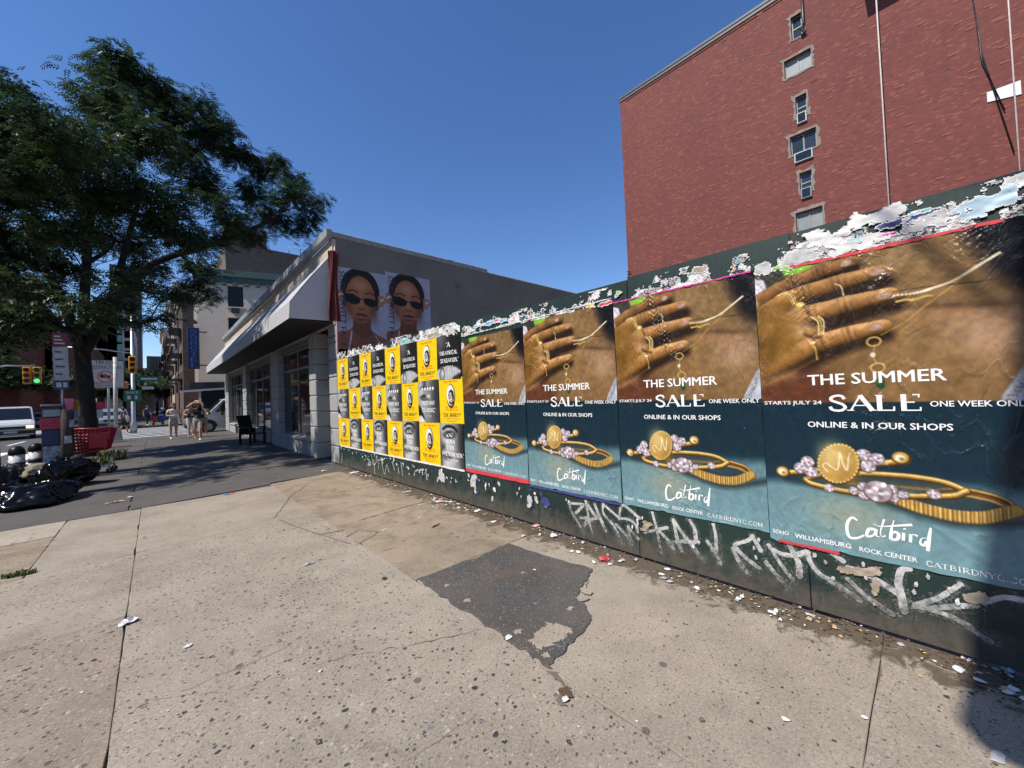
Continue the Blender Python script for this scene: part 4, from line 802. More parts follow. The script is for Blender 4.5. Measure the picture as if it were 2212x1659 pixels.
BIG = [  # y, z, ry, rz, ang, colour, label  (large remnants one can pick out)
 (.40, 2.40, .15, .062, .12, 0, 'large torn white sheet above the biggest poster, left of the others'), (.52, 2.33, .1, .07, -.2, 1, 'crumpled greyish torn sheet at the panel edge'), (.17, 2.455, .12, .045, .0, 0, 'square white torn sheet at the top edge of the hoarding'),
 (.02, 2.39, .2, .03, .05, 8, 'dark navy torn band below the white square sheet'), (-.06, 2.355, .14, .05, .1, 1, 'pale grey torn sheet over the red strip'), (-.25, 2.37, .13, .06, -.1, 11, 'pale blue torn sheet at the far right top'), (.27, 2.35, .07, .022, .15, 6, 'teal torn strip among white shreds'), (.13, 2.335, .075, .014, .12, 9, 'magenta torn sliver above the biggest poster'), (-.02, 2.415, .05, .014, 0, 6, 'small teal torn scrap under the top edge'),
 (.25, 2.315, .17, .05, .05, 0, 'long white torn sheet just above the biggest poster'), (-.36, 2.45, .05, .04, 0, 0, 'white torn scrap in the top right corner'), (.62, 2.27, .06, .022, .2, 10, 'lime green torn strip above the biggest poster'), (.74, 2.30, .05, .04, 0, 1, 'grey crumpled scrap left of the lime strip'),
 (1.16, 2.40, .055, .035, .2, 7, 'tan torn scrap among white shreds'), (1.86, 2.38, .04, .022, .2, 10, 'small lime and white sticker remnant'), (1.9, 2.355, .035, .02, 0, 3, 'small blue sticker remnant'), (2.05, 2.31, .09, .02, .0, 5, 'dark red torn strip above the creased poster'), (2.2, 2.33, .06, .03, 0, 4, 'yellow torn scrap above the second jewellery poster'),
 (3.75, 2.40, .45, .022, .03, 3, 'long light blue torn strip above the first jewellery poster'), (3.62, 2.41, .12, .024, .0, 5, 'red torn patch on the light blue strip'), (4.6, 2.43, .16, .07, .1, 1, 'crumpled pale torn bunch between yellow posters and jewellery posters'), (5.1, 2.44, .2, .05, .0, 7, 'tan torn sheet above the theatre posters'), (6.0, 2.46, .16, .04, .0, 6, 'mint green torn scrap above the theatre posters'), (7.0, 2.48, .2, .06, .0, 0, 'white torn bunch above the theatre posters'),
 (.33, .335, .1, .028, -.25, 7, 'peeling beige paper flap over the graffiti'), (.26, .25, .022, .075, .1, 7, 'hanging beige paper curl below the flap'), (1.72, .3, .05, .06, 0, 7, 'crumpled brown paper stuck beside the graffiti joint'), (-.12, .33, .06, .025, -.4, 7, 'brown peeled paper strip low at the right'), (3.15, .25, .05, .08, .1, 1, 'torn grey and navy sticker low on the hoarding'), (2.9, .3, .06, .07, 0, 8, 'torn navy sticker low on the hoarding'), (4.2, .33, .06, .1, .2, 1, 'long peeling grey paper under the first jewellery poster'), (5.0, .3, .1, .1, .3, 1, 'torn silvery bill under the theatre posters')]
for y, z, ry, rz, ang, ci, lb in BIG:
    m_ = MB(); st = .0065 if y < 3 else .011; ny_, nz_ = int(ry * 2.4 / st) + 4, int((rz * 2.4) / st) + 4; rg = np.random.default_rng(int(1000 + y * 977 + z * 131)); sh_ = (nz_, ny_)
    yy_ = (np.arange(ny_) - ny_ / 2) * st; zz_ = (np.arange(nz_) - nz_ / 2) * st; d_ = np.maximum(np.abs(yy_[None]) / ry, np.abs(zz_[:, None]) / rz) * .6 + np.hypot(yy_[None] / ry, zz_[:, None] / rz) * .4
    on = d_ + (vnoise(sh_, (5, 7), rg) - .5) * .9 + (vnoise(sh_, (2, 3), rg) - .5) * .45 < .85; er = on.copy(); er[1:] &= on[:-1]; er[:-1] &= on[1:]; er[:, 1:] &= on[:, :-1]; er[:, :-1] &= on[:, 1:]; vid = {}; ca, sa = math.cos(ang), math.sin(ang)
    J_ = rg.uniform(-.42, .42, (nz_ + 1, ny_ + 1, 2)) * st; cr_ = vnoise((nz_ + 1, ny_ + 1), (4, 5), rg) * .008
    for k, i in zip(*np.nonzero(on)):
        q = []
        for dk, di in ((0, 0), (0, 1), (1, 1), (1, 0)):
            a_ = (k + dk, i + di)
            if a_ not in vid:
                p0 = ((a_[1] - ny_ / 2) * st + J_[a_][0], (a_[0] - nz_ / 2) * st + J_[a_][1]); vid[a_] = len(m_.v); m_.v.append((-.0062 - cr_[a_], p0[0] * ca - p0[1] * sa, p0[0] * sa + p0[1] * ca))
            q.append(vid[a_])
        m_.f.append(q); m_.mi.append(0 if er[k, i] else 1); m_.sm.append(True)
    if not m_.f: continue
    o = m_.build('torn_bill', [PSC[ci], PSC[0] if z > .6 else PSC[ci]], None, (XF, y, z), fix=False); tag(o, lb, 'torn paper')
for y0, y1, z0, h_, ci, tlt, lb in [(.62, -.30, 2.272, .009, 5, 0, 'red paper edge along the top of the biggest poster'), (4.37, 3.15, .478, .024, 5, .0, 'red paper edge under the first jewellery poster'), (.74, .42, .418, .009, 5, 0, 'short red paper edge under the biggest poster'), (1.95, .82, 2.303, .005, 9, 0, 'thin pink paper edge above the creased poster'), (3.14, 1.96, .44, .012, 8, 0, 'navy paper edge under the second jewellery poster'), (9.3, 4.4, .455, .014, 0, 0, 'white paper edge under the theatre posters'), (4.37, 1.96, 2.318, .004, 0, 0, 'white paper edge above the first jewellery posters')]:
    mb = MB(); n = 60; ys = np.linspace(y0, y1, n); dz = np.linspace(0, .035 if lb.startswith('white paper edge above') else 0, n)
    v = [(XF - .011, y, z0 + h_ + dz[i] + random.uniform(-.004, .004)) for i, y in enumerate(ys)] + [(XF - .011, y, z0 - h_ + dz[i] + random.uniform(-.004, .004)) for i, y in enumerate(ys)]
    mb.add(v, [(i, i+1, n+i+1, n+i) for i in range(n-1)]); tag(mb.build('paper_edge', PSC[ci], fix=False), lb, 'torn paper')
# ================================================================ CORNER SHOP
STUC = mat('grey_stucco', (.178, .17, .146), .9, var=.16, scale=.9, bmp=.35, bscale=40, dirt=((.12, .112, .098), 1.6, .56))
BLOCK = mat('painted_block', (.34, .338, .33), .75, var=.06, scale=4, bmp=.2, bscale=60, dirt=((.22, .21, .2), 5, .66))
CREAM = mat('cream_render', (.5, .42, .33), .85, var=.12, scale=3, bmp=.2, dirt=((.25, .2, .15), 3, .6))
COPING = mat('weathered_coping', (.26, .28, .29), .7, var=.25, scale=5, bmp=.3, dirt=((.1, .09, .08), 3, .58))
AWN = mat('awning_canvas', (.44, .435, .44), .85, var=.06, scale=5, bmp=.15, bscale=120, dirt=((.36, .35, .36), 2.5, .62))
SOFF = mat('soffit_board', (.02, .018, .016), .8)
FRAMEM = mat('window_frame_grey', (.12, .12, .122), .5)
INT = mat('shop_interior', (.05, .045, .04), .9)
REDC = mat('red_cloth', (.12, .01, .013), .8, var=.3, scale=12)
WOODD = mat('dark_wood', (.02, .016, .014), .6)
shop = empty('corner_shop', (4, 18, 0), 0, 'single storey corner shop with grey block piers and long awning', 'shop')
def sp_(o): o.parent = shop; o.matrix_parent_inverse = Matrix.Translation((-4, -18, 0)); return o
YE = 28.6
# shell
mb = MB(); mb.box((3.20, SIDEY, 0), (14.6, SIDEY + .3, 5.38)); sp_(mb.build('side_wall', STUC))
mb = MB(); mb.box((3.12, SIDEY - .03, 5.381), (7.86, SIDEY + .34, 5.52), bev=.02); mb.box((7.861, SIDEY - .02, 5.381), (14.6, SIDEY + .33, 5.43), bev=.02); sp_(mb.build('coping', COPING))
mb = MB(); mb.box((3.12, SIDEY + .001, 3.3), (3.199, YE, 5.34)); sp_(mb.build('upper_wall', CREAM))
x = 2.98; yy = SIDEY - .03
while yy < YE:
    y2 = min(yy + 1.8, YE); sp_(MB().box((x + random.uniform(-.008, .008), yy + .004, 5.345), (3.119, y2 - .004, 5.56 + random.uniform(-.008, .008)), bev=.012).build('coping_stone', COPING)); yy = y2
mb = MB(); mb.box((3.2, SIDEY + .31, 5.0), (14.6, YE, 5.08)); sp_(mb.build('roof', SOFF))
mb = MB(); mb.box((3.9, SIDEY + .31, 0), (4.0, YE, 5.0)); sp_(mb.build('back_wall', INT)); MB().box((3.3, SIDEY + .31, -.015), (3.9, YE, .02)).build('shop_floor', INT, shop).matrix_parent_inverse = Matrix.Translation((-4, -18, 0))
mb = MB(); mb.box((3.2, YE - .25, 0), (14.6, YE, 5.34)); sp_(mb.build('end_wall', STUC))
def blocks(y0, y1, x0, x1, n=8, ztop=3.3, z0=0.0):
    hgt = (ztop - z0) / n
    for k in range(n):
        sp_(MB().box((x0, y0, z0 + k * hgt + .007), (x1, y1, z0 + (k + 1) * hgt - .007), bev=.02).build('block', BLOCK))
    sp_(MB().box((x0 + .025, y0 + .025, z0), (x1 + .02, y1 - .025, ztop)).build('mortar', FRAMEM))
blocks(SIDEY + .0, 9.98, 3.14, 3.44, 8); blocks(10.83, 11.38, 3.07, 3.44, 8); sp_(MB().box((3.43, 9.99, 0), (3.5, 10.82, 3.3)).build('recess_wall', STUC))
piers = [(15.0, 16.1), (21.3, 22.2), (27.2, 28.5)]
for a, b_ in piers: blocks(a, b_, 3.07, 3.42, 8)
def shopwindow(a, b_, base=True, nz=2, door=False):
    if base:
        sp_(MB().box((3.10, a + .01, 0), (3.4, b_ - .01, .40), bev=.01).build('stall_riser', BLOCK)); sp_(MB().box((3.06, a + .012, .405), (3.4, b_ - .012, .47), bev=.01).build('sill', BLOCK))
    z0 = .475 if base else .02
    fr = MB(); n = nz; L = (b_ - a) / n
    for z in (z0, 2.48, 3.05): fr.box((3.25, a, z), (3.31, b_, z + .07))
    for k in range(n + 1):
        y = a + L * k; fr.box((3.248, max(a, y - .04), z0 + .071), (3.312, min(b_, y + .04), 3.049))
    w_ = sp_(fr.build('window', FRAMEM))
    w_.name = 'door' if door else 'window'
    for k in range(n):
        for zz in ((z0 + .07, 2.48), (2.55, 3.05)):
            o = MB().box((3.275, a + L * k + .041, zz[0] + .002), (3.285, a + L * (k + 1) - .041, zz[1] - .002)).build('pane', GLASS); o.parent = w_
    sp_(MB().box((3.2, a, 3.121), (3.35, b_, 3.3)).build('lintel', FRAMEM))
shopwindow(11.4, 14.98); shopwindow(16.12, 17.1, False, 1, True); shopwindow(17.12, 21.28, True, 3); shopwindow(22.22, 24.0); shopwindow(24.02, 25.0, False, 1, True); shopwindow(25.02, 27.18)
# awning: sloped canvas, straight valance, closed ends
A0, A1 = 9.52, 28.3
n = 40; ys = np.linspace(A0, A1, n); mb = MB()
prof = [(3.11, 4.98), (2.9, 4.70), (2.65, 4.37), (2.42, 4.05), (2.21, 3.74), (2.20, 3.37)]
V = [(px + (.0 if i in (0,) else random.uniform(-.006, .006)), y, pz - (.012 * math.sin((k % 4) / 4 * 3.14) if 0 < i < 4 else 0) + (random.uniform(-.006, .006) if i == 5 else 0)) for k, y in enumerate(ys) for i, (px, pz) in enumerate(prof)]
m6 = len(prof); mb.add(V, [(k*m6+i, k*m6+i+1, (k+1)*m6+i+1, (k+1)*m6+i) for k in range(n-1) for i in range(m6-1)], 0, False)
aw = sp_(mb.build('awning', AWN))
for y in (A0 + .003, A1 - .003):
    e = MB(); e.add([(3.10, y, 4.965), (3.10, y, 3.39), (2.215, y, 3.37), (2.215, y, 3.73)], [(0, 1, 2, 3)]); o = e.build('end_panel', AWN); o.parent = aw
o = MB().box((2.22, A0 + .02, 3.33), (3.1, A1 - .02, 3.36)).build('soffit', SOFF); o.parent = aw
o = MB().tube([(2.2, A0, 3.365), (2.2, A1, 3.365)], .015, 6).build('valance_rail', GREYM); o.parent = aw
# rolled red cloth hung at the awning's near end
mb = MB(); n = 26
for layer in range(3):
    v = []
    for k in range(n):
        s_ = k / (n - 1); z = 5.02 - s_ * 1.66
        for j in range(7): u = j / 6; v.append((3.0 + layer * .045 + u * .12 + .02 * math.sin(s_ * 5 + layer), SIDEY - .05 - .03 * layer + .03 * math.sin(u * 9 + s_ * 4 + layer * 2), z))
    mb.add(v, [(k*7+j, k*7+j+1, (k+1)*7+j+1, (k+1)*7+j) for k in range(n-1) for j in range(6)], 0, True)
tag(mb.build('red_cloth', REDC, fix=False), 'dark red cloth hanging at the near end of the awning', 'cloth')
# conduit and cable on the corner
o = MB().tube([(3.165, SIDEY - .02, 5.2), (3.165, SIDEY - .02, .6)], .018, 6).build('conduit', mat('pinkish_conduit', (.5, .36, .34), .6)); sp_(o)
o = MB().tube([(3.05, 9.7, 3.2), (3.02, 9.62, 3.02), (3.06, 9.5, 2.98), (3.13, 9.44, 3.06)], .012, 6).build('cable', BLACKM); sp_(o)
# dark wooden armchair by the shop window
ch = empty('armchair', (2.68, 17.4, 0), 0, 'dark wooden armchair standing against the shop front under the awning', 'chair')
def slat(a, b_, th, nm='slat'): MB().tube([a, b_], th, 4, smooth=False).build(nm, WOODD, ch)
for sx_ in (-.28, .28):
    for sy_ in (-.26, .26): MB().box((sx_ - .03, sy_ - .03, 0), (sx_ + .03, sy_ + .03, .62 if sy_ < 0 else .60)).build('leg', WOODD, ch)
    MB().box((sx_ - .05, -.34, .621), (sx_ + .05, .36, .65)).build('armrest', WOODD, ch)
MB().box((-.25, -.3, .36), (.25, .28, .4)).build('seat', WOODD, ch)
bk = MB()
for k in range(6): bk.add([( -.25 + k*.088, .26, .4), (-.175 + k*.088, .26, .4), (-.175 + k*.088, .46, 1.08), (-.25 + k*.088, .46, 1.08), (-.25 + k*.088, .285, .4), (-.175 + k*.088, .285, .4), (-.175 + k*.088, .485, 1.08), (-.25 + k*.088, .485, 1.08)], [(0,1,2,3),(4,5,6,7),(0,1,5,4),(2,3,7,6),(0,3,7,4),(1,2,6,5)])
bk.build('backrest', WOODD, ch); ch.rotation_euler = (0, 0, .5)
# roof antenna
an = empty('antenna', (13.2, 18, 5.08), 0, 'thin roof antenna mast above the grey side wall', 'antenna')
MB().tube([(0, 0, 0), (0, 0, 2.6)], [.05, .015], 6).build('mast', GREYM, an)
for k in range(5): MB().tube([(-.16 + .02*k, 0, 1.2 + k * .28), (.16 - .02*k, 0, 1.2 + k * .28)], .015, 5).build('crossbar', GREYM, an)
# ================================================================ BUILDINGS
# ---------------- red brick block behind the lot
mm, t, b = nodes('red_brick'); co = objco(t)
sx = t.nodes.new('ShaderNodeSeparateXYZ'); t.links.new(co, sx.inputs[0]); cb = t.nodes.new('ShaderNodeCombineXYZ'); t.links.new(sx.outputs[1], cb.inputs[0]); t.links.new(sx.outputs[2], cb.inputs[1])
br = N(t, 'ShaderNodeTexBrick', Scale=1.0); t.links.new(cb.outputs[0], br.inputs['Vector'])
br.inputs['Brick Width'].default_value = .2; br.inputs['Row Height'].default_value = .075; br.inputs['Mortar Size'].default_value = .007; br.inputs['Bias'].default_value = -.1
br.inputs['Color1'].default_value = (.2, .05, .036, 1); br.inputs['Color2'].default_value = (.165, .04, .032, 1); br.inputs['Mortar'].default_value = (.13, .045, .036, 1)
big = noise(t, co, .35, 5, .6, .3); cc = mixc(t, .75, br.outputs[0], ramp(t, big, [(.3, (.43, .42, .43)), (.7, (.56, .55, .54))]), 'OVERLAY')
mp = N(t, 'ShaderNodeMapping'); t.links.new(cb.outputs[0], mp.inputs[0]); mp.inputs['Scale'].default_value = (7.5, 24, 1)
wn = N(t, 'ShaderNodeTexVoronoi', Scale=1.0); t.links.new(mp.outputs[0], wn.inputs['Vector']); sp = t.nodes.new('ShaderNodeSeparateColor'); t.links.new(wn.outputs['Color'], sp.inputs[0])
cc = mixc(t, ramp(t, sp.outputs[0], [(.86, (0, 0, 0)), (.97, (.6, .6, .6))]), cc, (.32, .11, .075)); cc = mixc(t, ramp(t, sp.outputs[1], [(.84, (0, 0, 0)), (.97, (.6, .6, .6))]), cc, (.09, .03, .026))
mp2 = N(t, 'ShaderNodeMapping'); t.links.new(co, mp2.inputs[0]); mp2.inputs['Scale'].default_value = (1, 1.6, .16)
cc = mixc(t, ramp(t, noise(t, mp2.outputs[0], 1.6, 5, .6), [(.55, (0, 0, 0)), (.8, (.35, .35, .35))]), cc, (.085, .03, .028))
t.links.new(cc, b.inputs['Base Color']); b.inputs['Roughness'].default_value = .85; bump(t, b, br.outputs['Fac'], -.5, .02)
BRICK = mm
CEM = mat('cement_patch', (.25, .2, .17), .9, var=.25, scale=5, bmp=.4); BRL = mat('light_brick', (.27, .09, .062), .85, var=.3, scale=9); BRD = mat('soot_brick', (.1, .034, .03), .85)
ROOFE = mat('roof_flashing', (.07, .07, .075), .5); SASH = mat('sash_paint', (.28, .27, .25), .5); WINP = mat('house_window_glass', (.03, .04, .045), .08, spec=.7, var=.4, scale=1.5); BLIND = mat('window_blind', (.26, .28, .27), .5, var=.2, scale=3)
ACM = mat('ac_casing', (.5, .49, .46), .6)
RX = 20.0; RT = 18.25; RY = 11.36
red = empty('brick_building', (RX, 0, 0), 0, 'tall red brick building with one column of small windows behind the hoarding', 'building')
def rp(o): o.parent = red; o.matrix_parent_inverse = Matrix.Translation((-RX, 0, 0)); return o
def rz(px, py): p = ptX(px, py, RX); return p[1], p[2]
wins = []
for (x0, y0, x1, y1, kind) in [(1709, 32, 1732, 82, 's'), (1694, 118, 1753, 158, 'wb'), (1719, 205, 1743, 252, 's'), (1707, 285, 1764, 326, 'w'), (1728, 370, 1754, 414, 's'), (1720, 452, 1778, 500, 'wb')]:
    ya, za = rz(x0, (y0 + y1) / 2 + 5); yb, _ = rz(x1, (y0 + y1) / 2 - 5); zt = rz((x0 + x1) / 2, y0)[1]; zb = rz((x0 + x1) / 2, y1)[1]
    wins.append((yb, ya, zb, zt, kind))
mb = MB(); holed(mb, -14, RY, 0, RT, [w_[:4] for w_ in wins], lambda u, v, d: (RX + d, u, v), .22)
rp(mb.build('wall', BRICK)); mb = MB(); mb.box((RX + .01, RY - .001, 0), (RX + 22, RY - .3, RT)); rp(mb.build('gable_wall', BRICK)); mb = MB(); mb.box((RX, -14, RT - .3), (RX + 22, RY - .31, RT - .25)); rp(mb.build('roof', ROOFE))
mb = MB(); mb.box((RX - .07, -14, RT + .001), (RX + .35, RY + .05, RT + .14), bev=.02); mb.box((RX - .04, -14, RT - .13), (RX - .001, RY + .03, RT)); rp(mb.build('parapet_coping', ROOFE))
for k in range(42):                                     # toothed corner where a wall once joined
    z = 8.2 - k * .15
    if z > 3: rp(MB().box((RX - .045, RY - .11 - .1 * (k % 2), z), (RX - .001, RY + .045, z + .07)).build('corner_brick', BRD))
bm_l = MB().box((-.012, -.1, -.03), (.01, .1, .03), bev=.004).mesh('brick', BRL); bm_d = MB().box((-.012, -.1, -.03), (.01, .1, .03), bev=.004).mesh('brick', BRD)
for k in range(300):
    y = round(random.uniform(-5.5, RY - .3) / .215) * .215; z = round(random.uniform(6, RT - .3) / .075) * .075 + .037
    if any(a - .4 < y < b_ + .4 and c - .3 < z < d + .3 for a, b_, c, d, _ in wins): continue
    rp(link('brick', bm_l, None, (RX, y, z)))
for a, b_, c, d, kind in wins:
    wn_ = rp(MB().box((RX + .15, a, c), (RX + .2, b_, d)).build('window', WINP if kind != 'wb' else BLIND))
    n_ = 24; P = []
    for e0, e1 in (((a - .09, c - .07), (b_ + .09, c - .07)), ((b_ + .09, c - .07), (b_ + .09, d + .08)), ((b_ + .17, d + .12), (a - .17, d + .12)), ((a - .09, d + .08), (a - .09, c - .07))):
        for s_ in np.linspace(0, 1, 8, endpoint=False): P.append((e0[0] + (e1[0] - e0[0]) * s_ + random.uniform(-.05, .05), e0[1] + (e1[1] - e0[1]) * s_ + random.uniform(-.05, .05)))
    inn = [(min(max(p[0], a), b_), min(max(p[1], c), d)) for p in P]; n_ = len(P); e = MB()
    e.add([(RX - .02, *p) for p in P] + [(RX - .022, *p) for p in inn] + [(RX, *p) for p in P], [(i, (i+1) % n_, n_+(i+1) % n_, n_+i) for i in range(n_)] + [(i, (i+1) % n_, 2*n_+(i+1) % n_, 2*n_+i) for i in range(n_)])
    o = e.build('cement_surround', CEM); o.parent = wn_
    fr = MB(); t_ = .045
    for q in ((a, a + t_, c, d), (b_ - t_, b_, c, d), (a + t_, b_ - t_, c, c + t_), (a + t_, b_ - t_, d - t_, d)): fr.box((RX + .12, q[0], q[2]), (RX + .149, q[1], q[3]))
    if kind[0] == 'w': fr.box((RX + .121, (a + b_) / 2 - .025, c + t_), (RX + .148, (a + b_) / 2 + .025, d - t_))
    else: fr.box((RX + .121, a + t_, (c + d) / 2 - .025), (RX + .148, b_ - t_, (c + d) / 2 + .025))
    o = fr.build('sash', SASH); o.parent = wn_
for k in (2, 3, 4):                                      # sleeve air conditioners
    a, b_, c, d, kind = wins[k]
    y0, y1, z0, z1 = (a + .02, b_ - .02, c - .28, c + .15) if k != 3 else ((a + b_) / 2 - .3, (a + b_) / 2 + .32, c - .42, c - .02)
    ac = rp(MB().box((RX - .09, y0, z0), (RX + .1, y1, z1), bev=.01).build('air_conditioner', ACM if k != 4 else SASH)); o = MB().box((RX - .1, y0 + .045, z0 + .045), (RX - .091, y1 - .045, z1 - .045)).build('grille', GLASS); o.parent = ac
# pipes, ropes, the hanging rig overhead and a strip of board
PIPEM = mat('pale_pipe', (.55, .48, .42), .6)
for px, py0, py1, rr_ in ((1890, -60, 440, .024), (2172, -60, 350, .02)):
    y, z1 = rz(px, py0); y2, z0 = rz(px + (py1 - py0) * .06, py1); o = MB().tube([(RX - .25, y, RT + .3), (RX - .25, y2 + .0, 3)], rr_, 6).build('rope', PIPEM); rp(o)
y, z = rz(1735, 30); rp(MB().tube([(RX - .08, y, RT), (RX - .08, y, z - .4), (RX - .09, y + .06, z - .7), (RX - .08, y - .05, z - .85), (RX - .07, y + .1, z - .9)], .05, 6).build('cable', BLACKM))
rig = empty('hanging_scaffold', (RX - 1.0, rz(1830, -20)[0] - 1.0, 0), 0, 'dark scaffold platform hung from the roof at the top edge', 'scaffold')
zb = 17.0; MB().box((-.4, -1.6, zb), (.5, .6, zb + .12)).build('deck', BLACKM, rig); MB().box((-.4, -1.6, zb + .13), (-.36, .6, zb + 1.0)).build('guard_rail', BLACKM, rig)
for yy_ in (-1.4, .4): MB().tube([(0, yy_, zb + .1), (0, yy_, RT + .6), (1.2, yy_, RT + .6)], .03, 6).build('hanger', BLACKM, rig)
a, z = rz(2132, 210); b_, z2 = rz(2205, 185); rp(MB().add([(RX - .03, a, z - .18), (RX - .03, b_, z2 - .28), (RX - .03, b_ , z2 + .16), (RX - .03, a, z + .14), (RX - .005, a, z - .18), (RX - .005, b_, z2 - .28), (RX - .005, b_, z2 + .16), (RX - .005, a, z + .14)], [(0,1,2,3),(4,5,6,7),(0,1,5,4),(2,3,7,6),(0,3,7,4),(1,2,6,5)]).build('white_board', WHITEP))
for px0, py0, px1, py1 in ((2098, -20, 2190, 330), (2110, 60, 2170, 240)):
    p0 = rz(px0, py0); p1 = rz(px1, py1); rp(MB().tube([(RX - .06, *p0), (RX - .06, (p0[0]*.6 + p1[0]*.4) + .12, p0[1]*.6 + p1[1]*.4), (RX - .06, *p1)], .018, 5).build('cable', BLACKM))
# ---------------- generic block with holed street front
def block(name, label, x0, y0, wx, wy, h, wallm, rows, cols, ww, wh, faces='sw', z0=3.8, winm=WINP, sill=True, rot=0, group=None, dz=None, cornice=None, mx=.9, flat=False, lintm=None):
    """x0,y0 = corner nearest the street; wx = depth in +X, wy = length in +Y. faces: s = toward the camera, w = toward the street, e = other side"""
    e = empty(name, (x0, y0, 0), rot, label, 'building', group); mb = MB(); dz = dz or (h - z0 - .9) / max(rows, 1)
    for fc in 'swe':
        L = wx if fc == 's' else wy
        if fc == 's': P = lambda u, v, d: (u, d, v)
        elif fc == 'w': P = lambda u, v, d: (d, u, v)
        else: P = lambda u, v, d: (wx - d, u, v)
        nc = (cols if (fc == 's' and faces[:1] == 's') else max(1, int(cols * L / max(wx, wy)))) if cols else 0; hs = []
        if fc in faces and nc:
            for r_ in range(rows):
                for c_ in range(nc):
                    u = mx + (L - 2 * mx) * (c_ + .5) / nc; hs.append((u - ww/2, u + ww/2, z0 + r_*dz, z0 + r_*dz + wh))
        holed(mb, 0, L, 0, h, hs, P, .18)
        for hh in hs:
            w_ = MB(); p = [P(hh[0], hh[2], .16), P(hh[1], hh[2], .16), P(hh[1], hh[3], .16), P(hh[0], hh[3], .16)]; w_.quad(*p); wo = w_.build('window', winm, e)
            if sill:
                for zz, k_ in ((hh[2] - .14, .12), (hh[3] + .0, .2)):
                    q = [P(hh[0] - .1, zz, -.08), P(hh[1] + .1, zz, -.08), P(hh[1] + .1, zz + k_, -.08), P(hh[0] - .1, zz + k_, -.08), P(hh[0] - .1, zz, -.003), P(hh[1] + .1, zz, -.003), P(hh[1] + .1, zz + k_, -.003), P(hh[0] - .1, zz + k_, -.003)]
                    o = MB().add(q, [(0,1,2,3),(0,1,5,4),(2,3,7,6),(0,3,7,4),(1,2,6,5)]).build('sill' if k_ < .15 else 'lintel', lintm or wallm); o.parent = wo
    mb.quad((0, 0, h), (wx, 0, h), (wx, wy, h), (0, wy, h)); mb.quad((0, wy, 0), (wx, wy, 0), (wx, wy, h), (0, wy, h))
    mb.build('wall', wallm, e)
    if cornice:
        cm, ov, ch_ = cornice
        for a, c in (((-ov, -ov, h - ch_*.4), (wx, wy, h + ch_*.3)), ((-ov*.6, -ov*.6, h - ch_), (wx - .01, wy - .01, h - ch_*.41))): 
            m2 = MB(); m2.box(a, c); m2.build('cornice', cm, e)
    return e
BEIGE = mat('beige_render', (.6, .5, .39), .85, var=.06, scale=1.5, bmp=.2, dirt=((.3, .26, .22), 1.2, .66)); CRM = mat('cream_stone', (.62, .56, .46), .8, var=.1); GRN = mat('green_cornice', (.045, .085, .07), .6, var=.2)
BRN = mat('brown_brick', (.12, .085, .07), .9, var=.25, scale=2, bmp=.3); BRN2 = mat('dark_red_brick', (.16, .055, .045), .9, var=.25, scale=2); TWR = mat('tower_brick', (.1, .075, .07), .9, var=.15, scale=1); TEAL = mat('teal_glass', (.06, .2, .21), .3, var=.4, scale=.6, spec=.8); PALE = mat('pale_stone', (.42, .38, .33), .85, var=.2, scale=2); LINT = mat('pale_lintel', (.45, .42, .38), .8)
WDK = mat('window_dark', (.01, .011, .013), .3, spec=.25)
HR = math.radians(-17)
hot = block('hotel', 'beige hotel with green cornice across the side street', 3.0, 46.2, 14, 16, 14.2, BEIGE, 3, 3, 1.25, 2.0, 's', 4.8, WDK, True, HR, None, 3.1, (GRN, .33, .9), 1.0)
CUR = mat('net_curtain', (.24, .25, .27), .9)
for c_ in (2,):
    pass
for k in range(15):                                      # dentils under the cornice
    MB().box((.1 + k * .92, -.3, 13.05), (.45 + k * .92, -.002, 13.29)).build('dentil', GRN, hot)
# street front of the hotel: cream piers and bays
for r_ in range(3):
    for c_ in range(7):
        z = 4.2 + r_ * 3.0; y = .5 + c_ * 2.2
        bw_ = MB().box((-.38, y, z - .5), (-.02, y + 1.5, z + 1.9)).build('bay', CRM, hot); o = MB().box((-.40, y + .25, z), (-.381, y + 1.25, z + 1.6)).build('pane', WDK); o.parent = bw_; o = MB().box((-.39, y - .04, z + 1.905), (-.02, y + 1.54, z + 2.05)).build('hood', CRM); o.parent = bw_
MB().box((-.5, -.5, 3.0), (13, -.003, 3.7)).build('canopy', BLACKM, hot); MB().box((.2, -.06, .1), (12, -.004, 2.95)).build('ground_floor_glazing', WDK, hot)
for x_ in (2.5, 6.5): 
    MB().box((x_ + .2, -.3, 10.4), (x_ + .8, -.002, 10.85)).build('air_conditioner', BLACKM, hot)
# vertical sign
SGN = mat('navy_sign', (.012, .02, .075), .4); NEON = mat('blue_neon', (.04, .10, .34), .4, emit=((.1, .3, 1), .05))
p = ptY(418, 752, 45.6); vs_ = empty('hotel_sign', (p[0], 45.6, 0), 0, 'tall vertical navy hotel sign with blue letters on the street corner', 'sign')
z1 = ptY(416, 708, 45.6)[2]; z0 = ptY(420, 797, 45.6)[2]; MB().box((-.42, -.18, z0), (.42, .18, z1), bev=.03).build('sign_box', SGN, vs_); MB().box((.2, -.05, z1 - .4), (1.0, .05, z1 - .3)).build('bracket', BLACKM, vs_); MB().box((.2, -.05, z0 + .3), (1.0, .05, z0 + .4)).build('bracket', BLACKM, vs_)
for k, ch_ in enumerate('SOHOTEL'):
    v, f, lay = serif_verts(ch_, .16); hh = (z1 - z0) / 7.4; mb = MB(); mb.add([(-.23 + a[0] * .46, -.186 - l * .001, z1 - .12 - (k + 1) * hh + .06 + a[1] * (hh - .12)) for a, l in zip(v, lay)], f); mb.build('letter', NEON, vs_, fix=False)
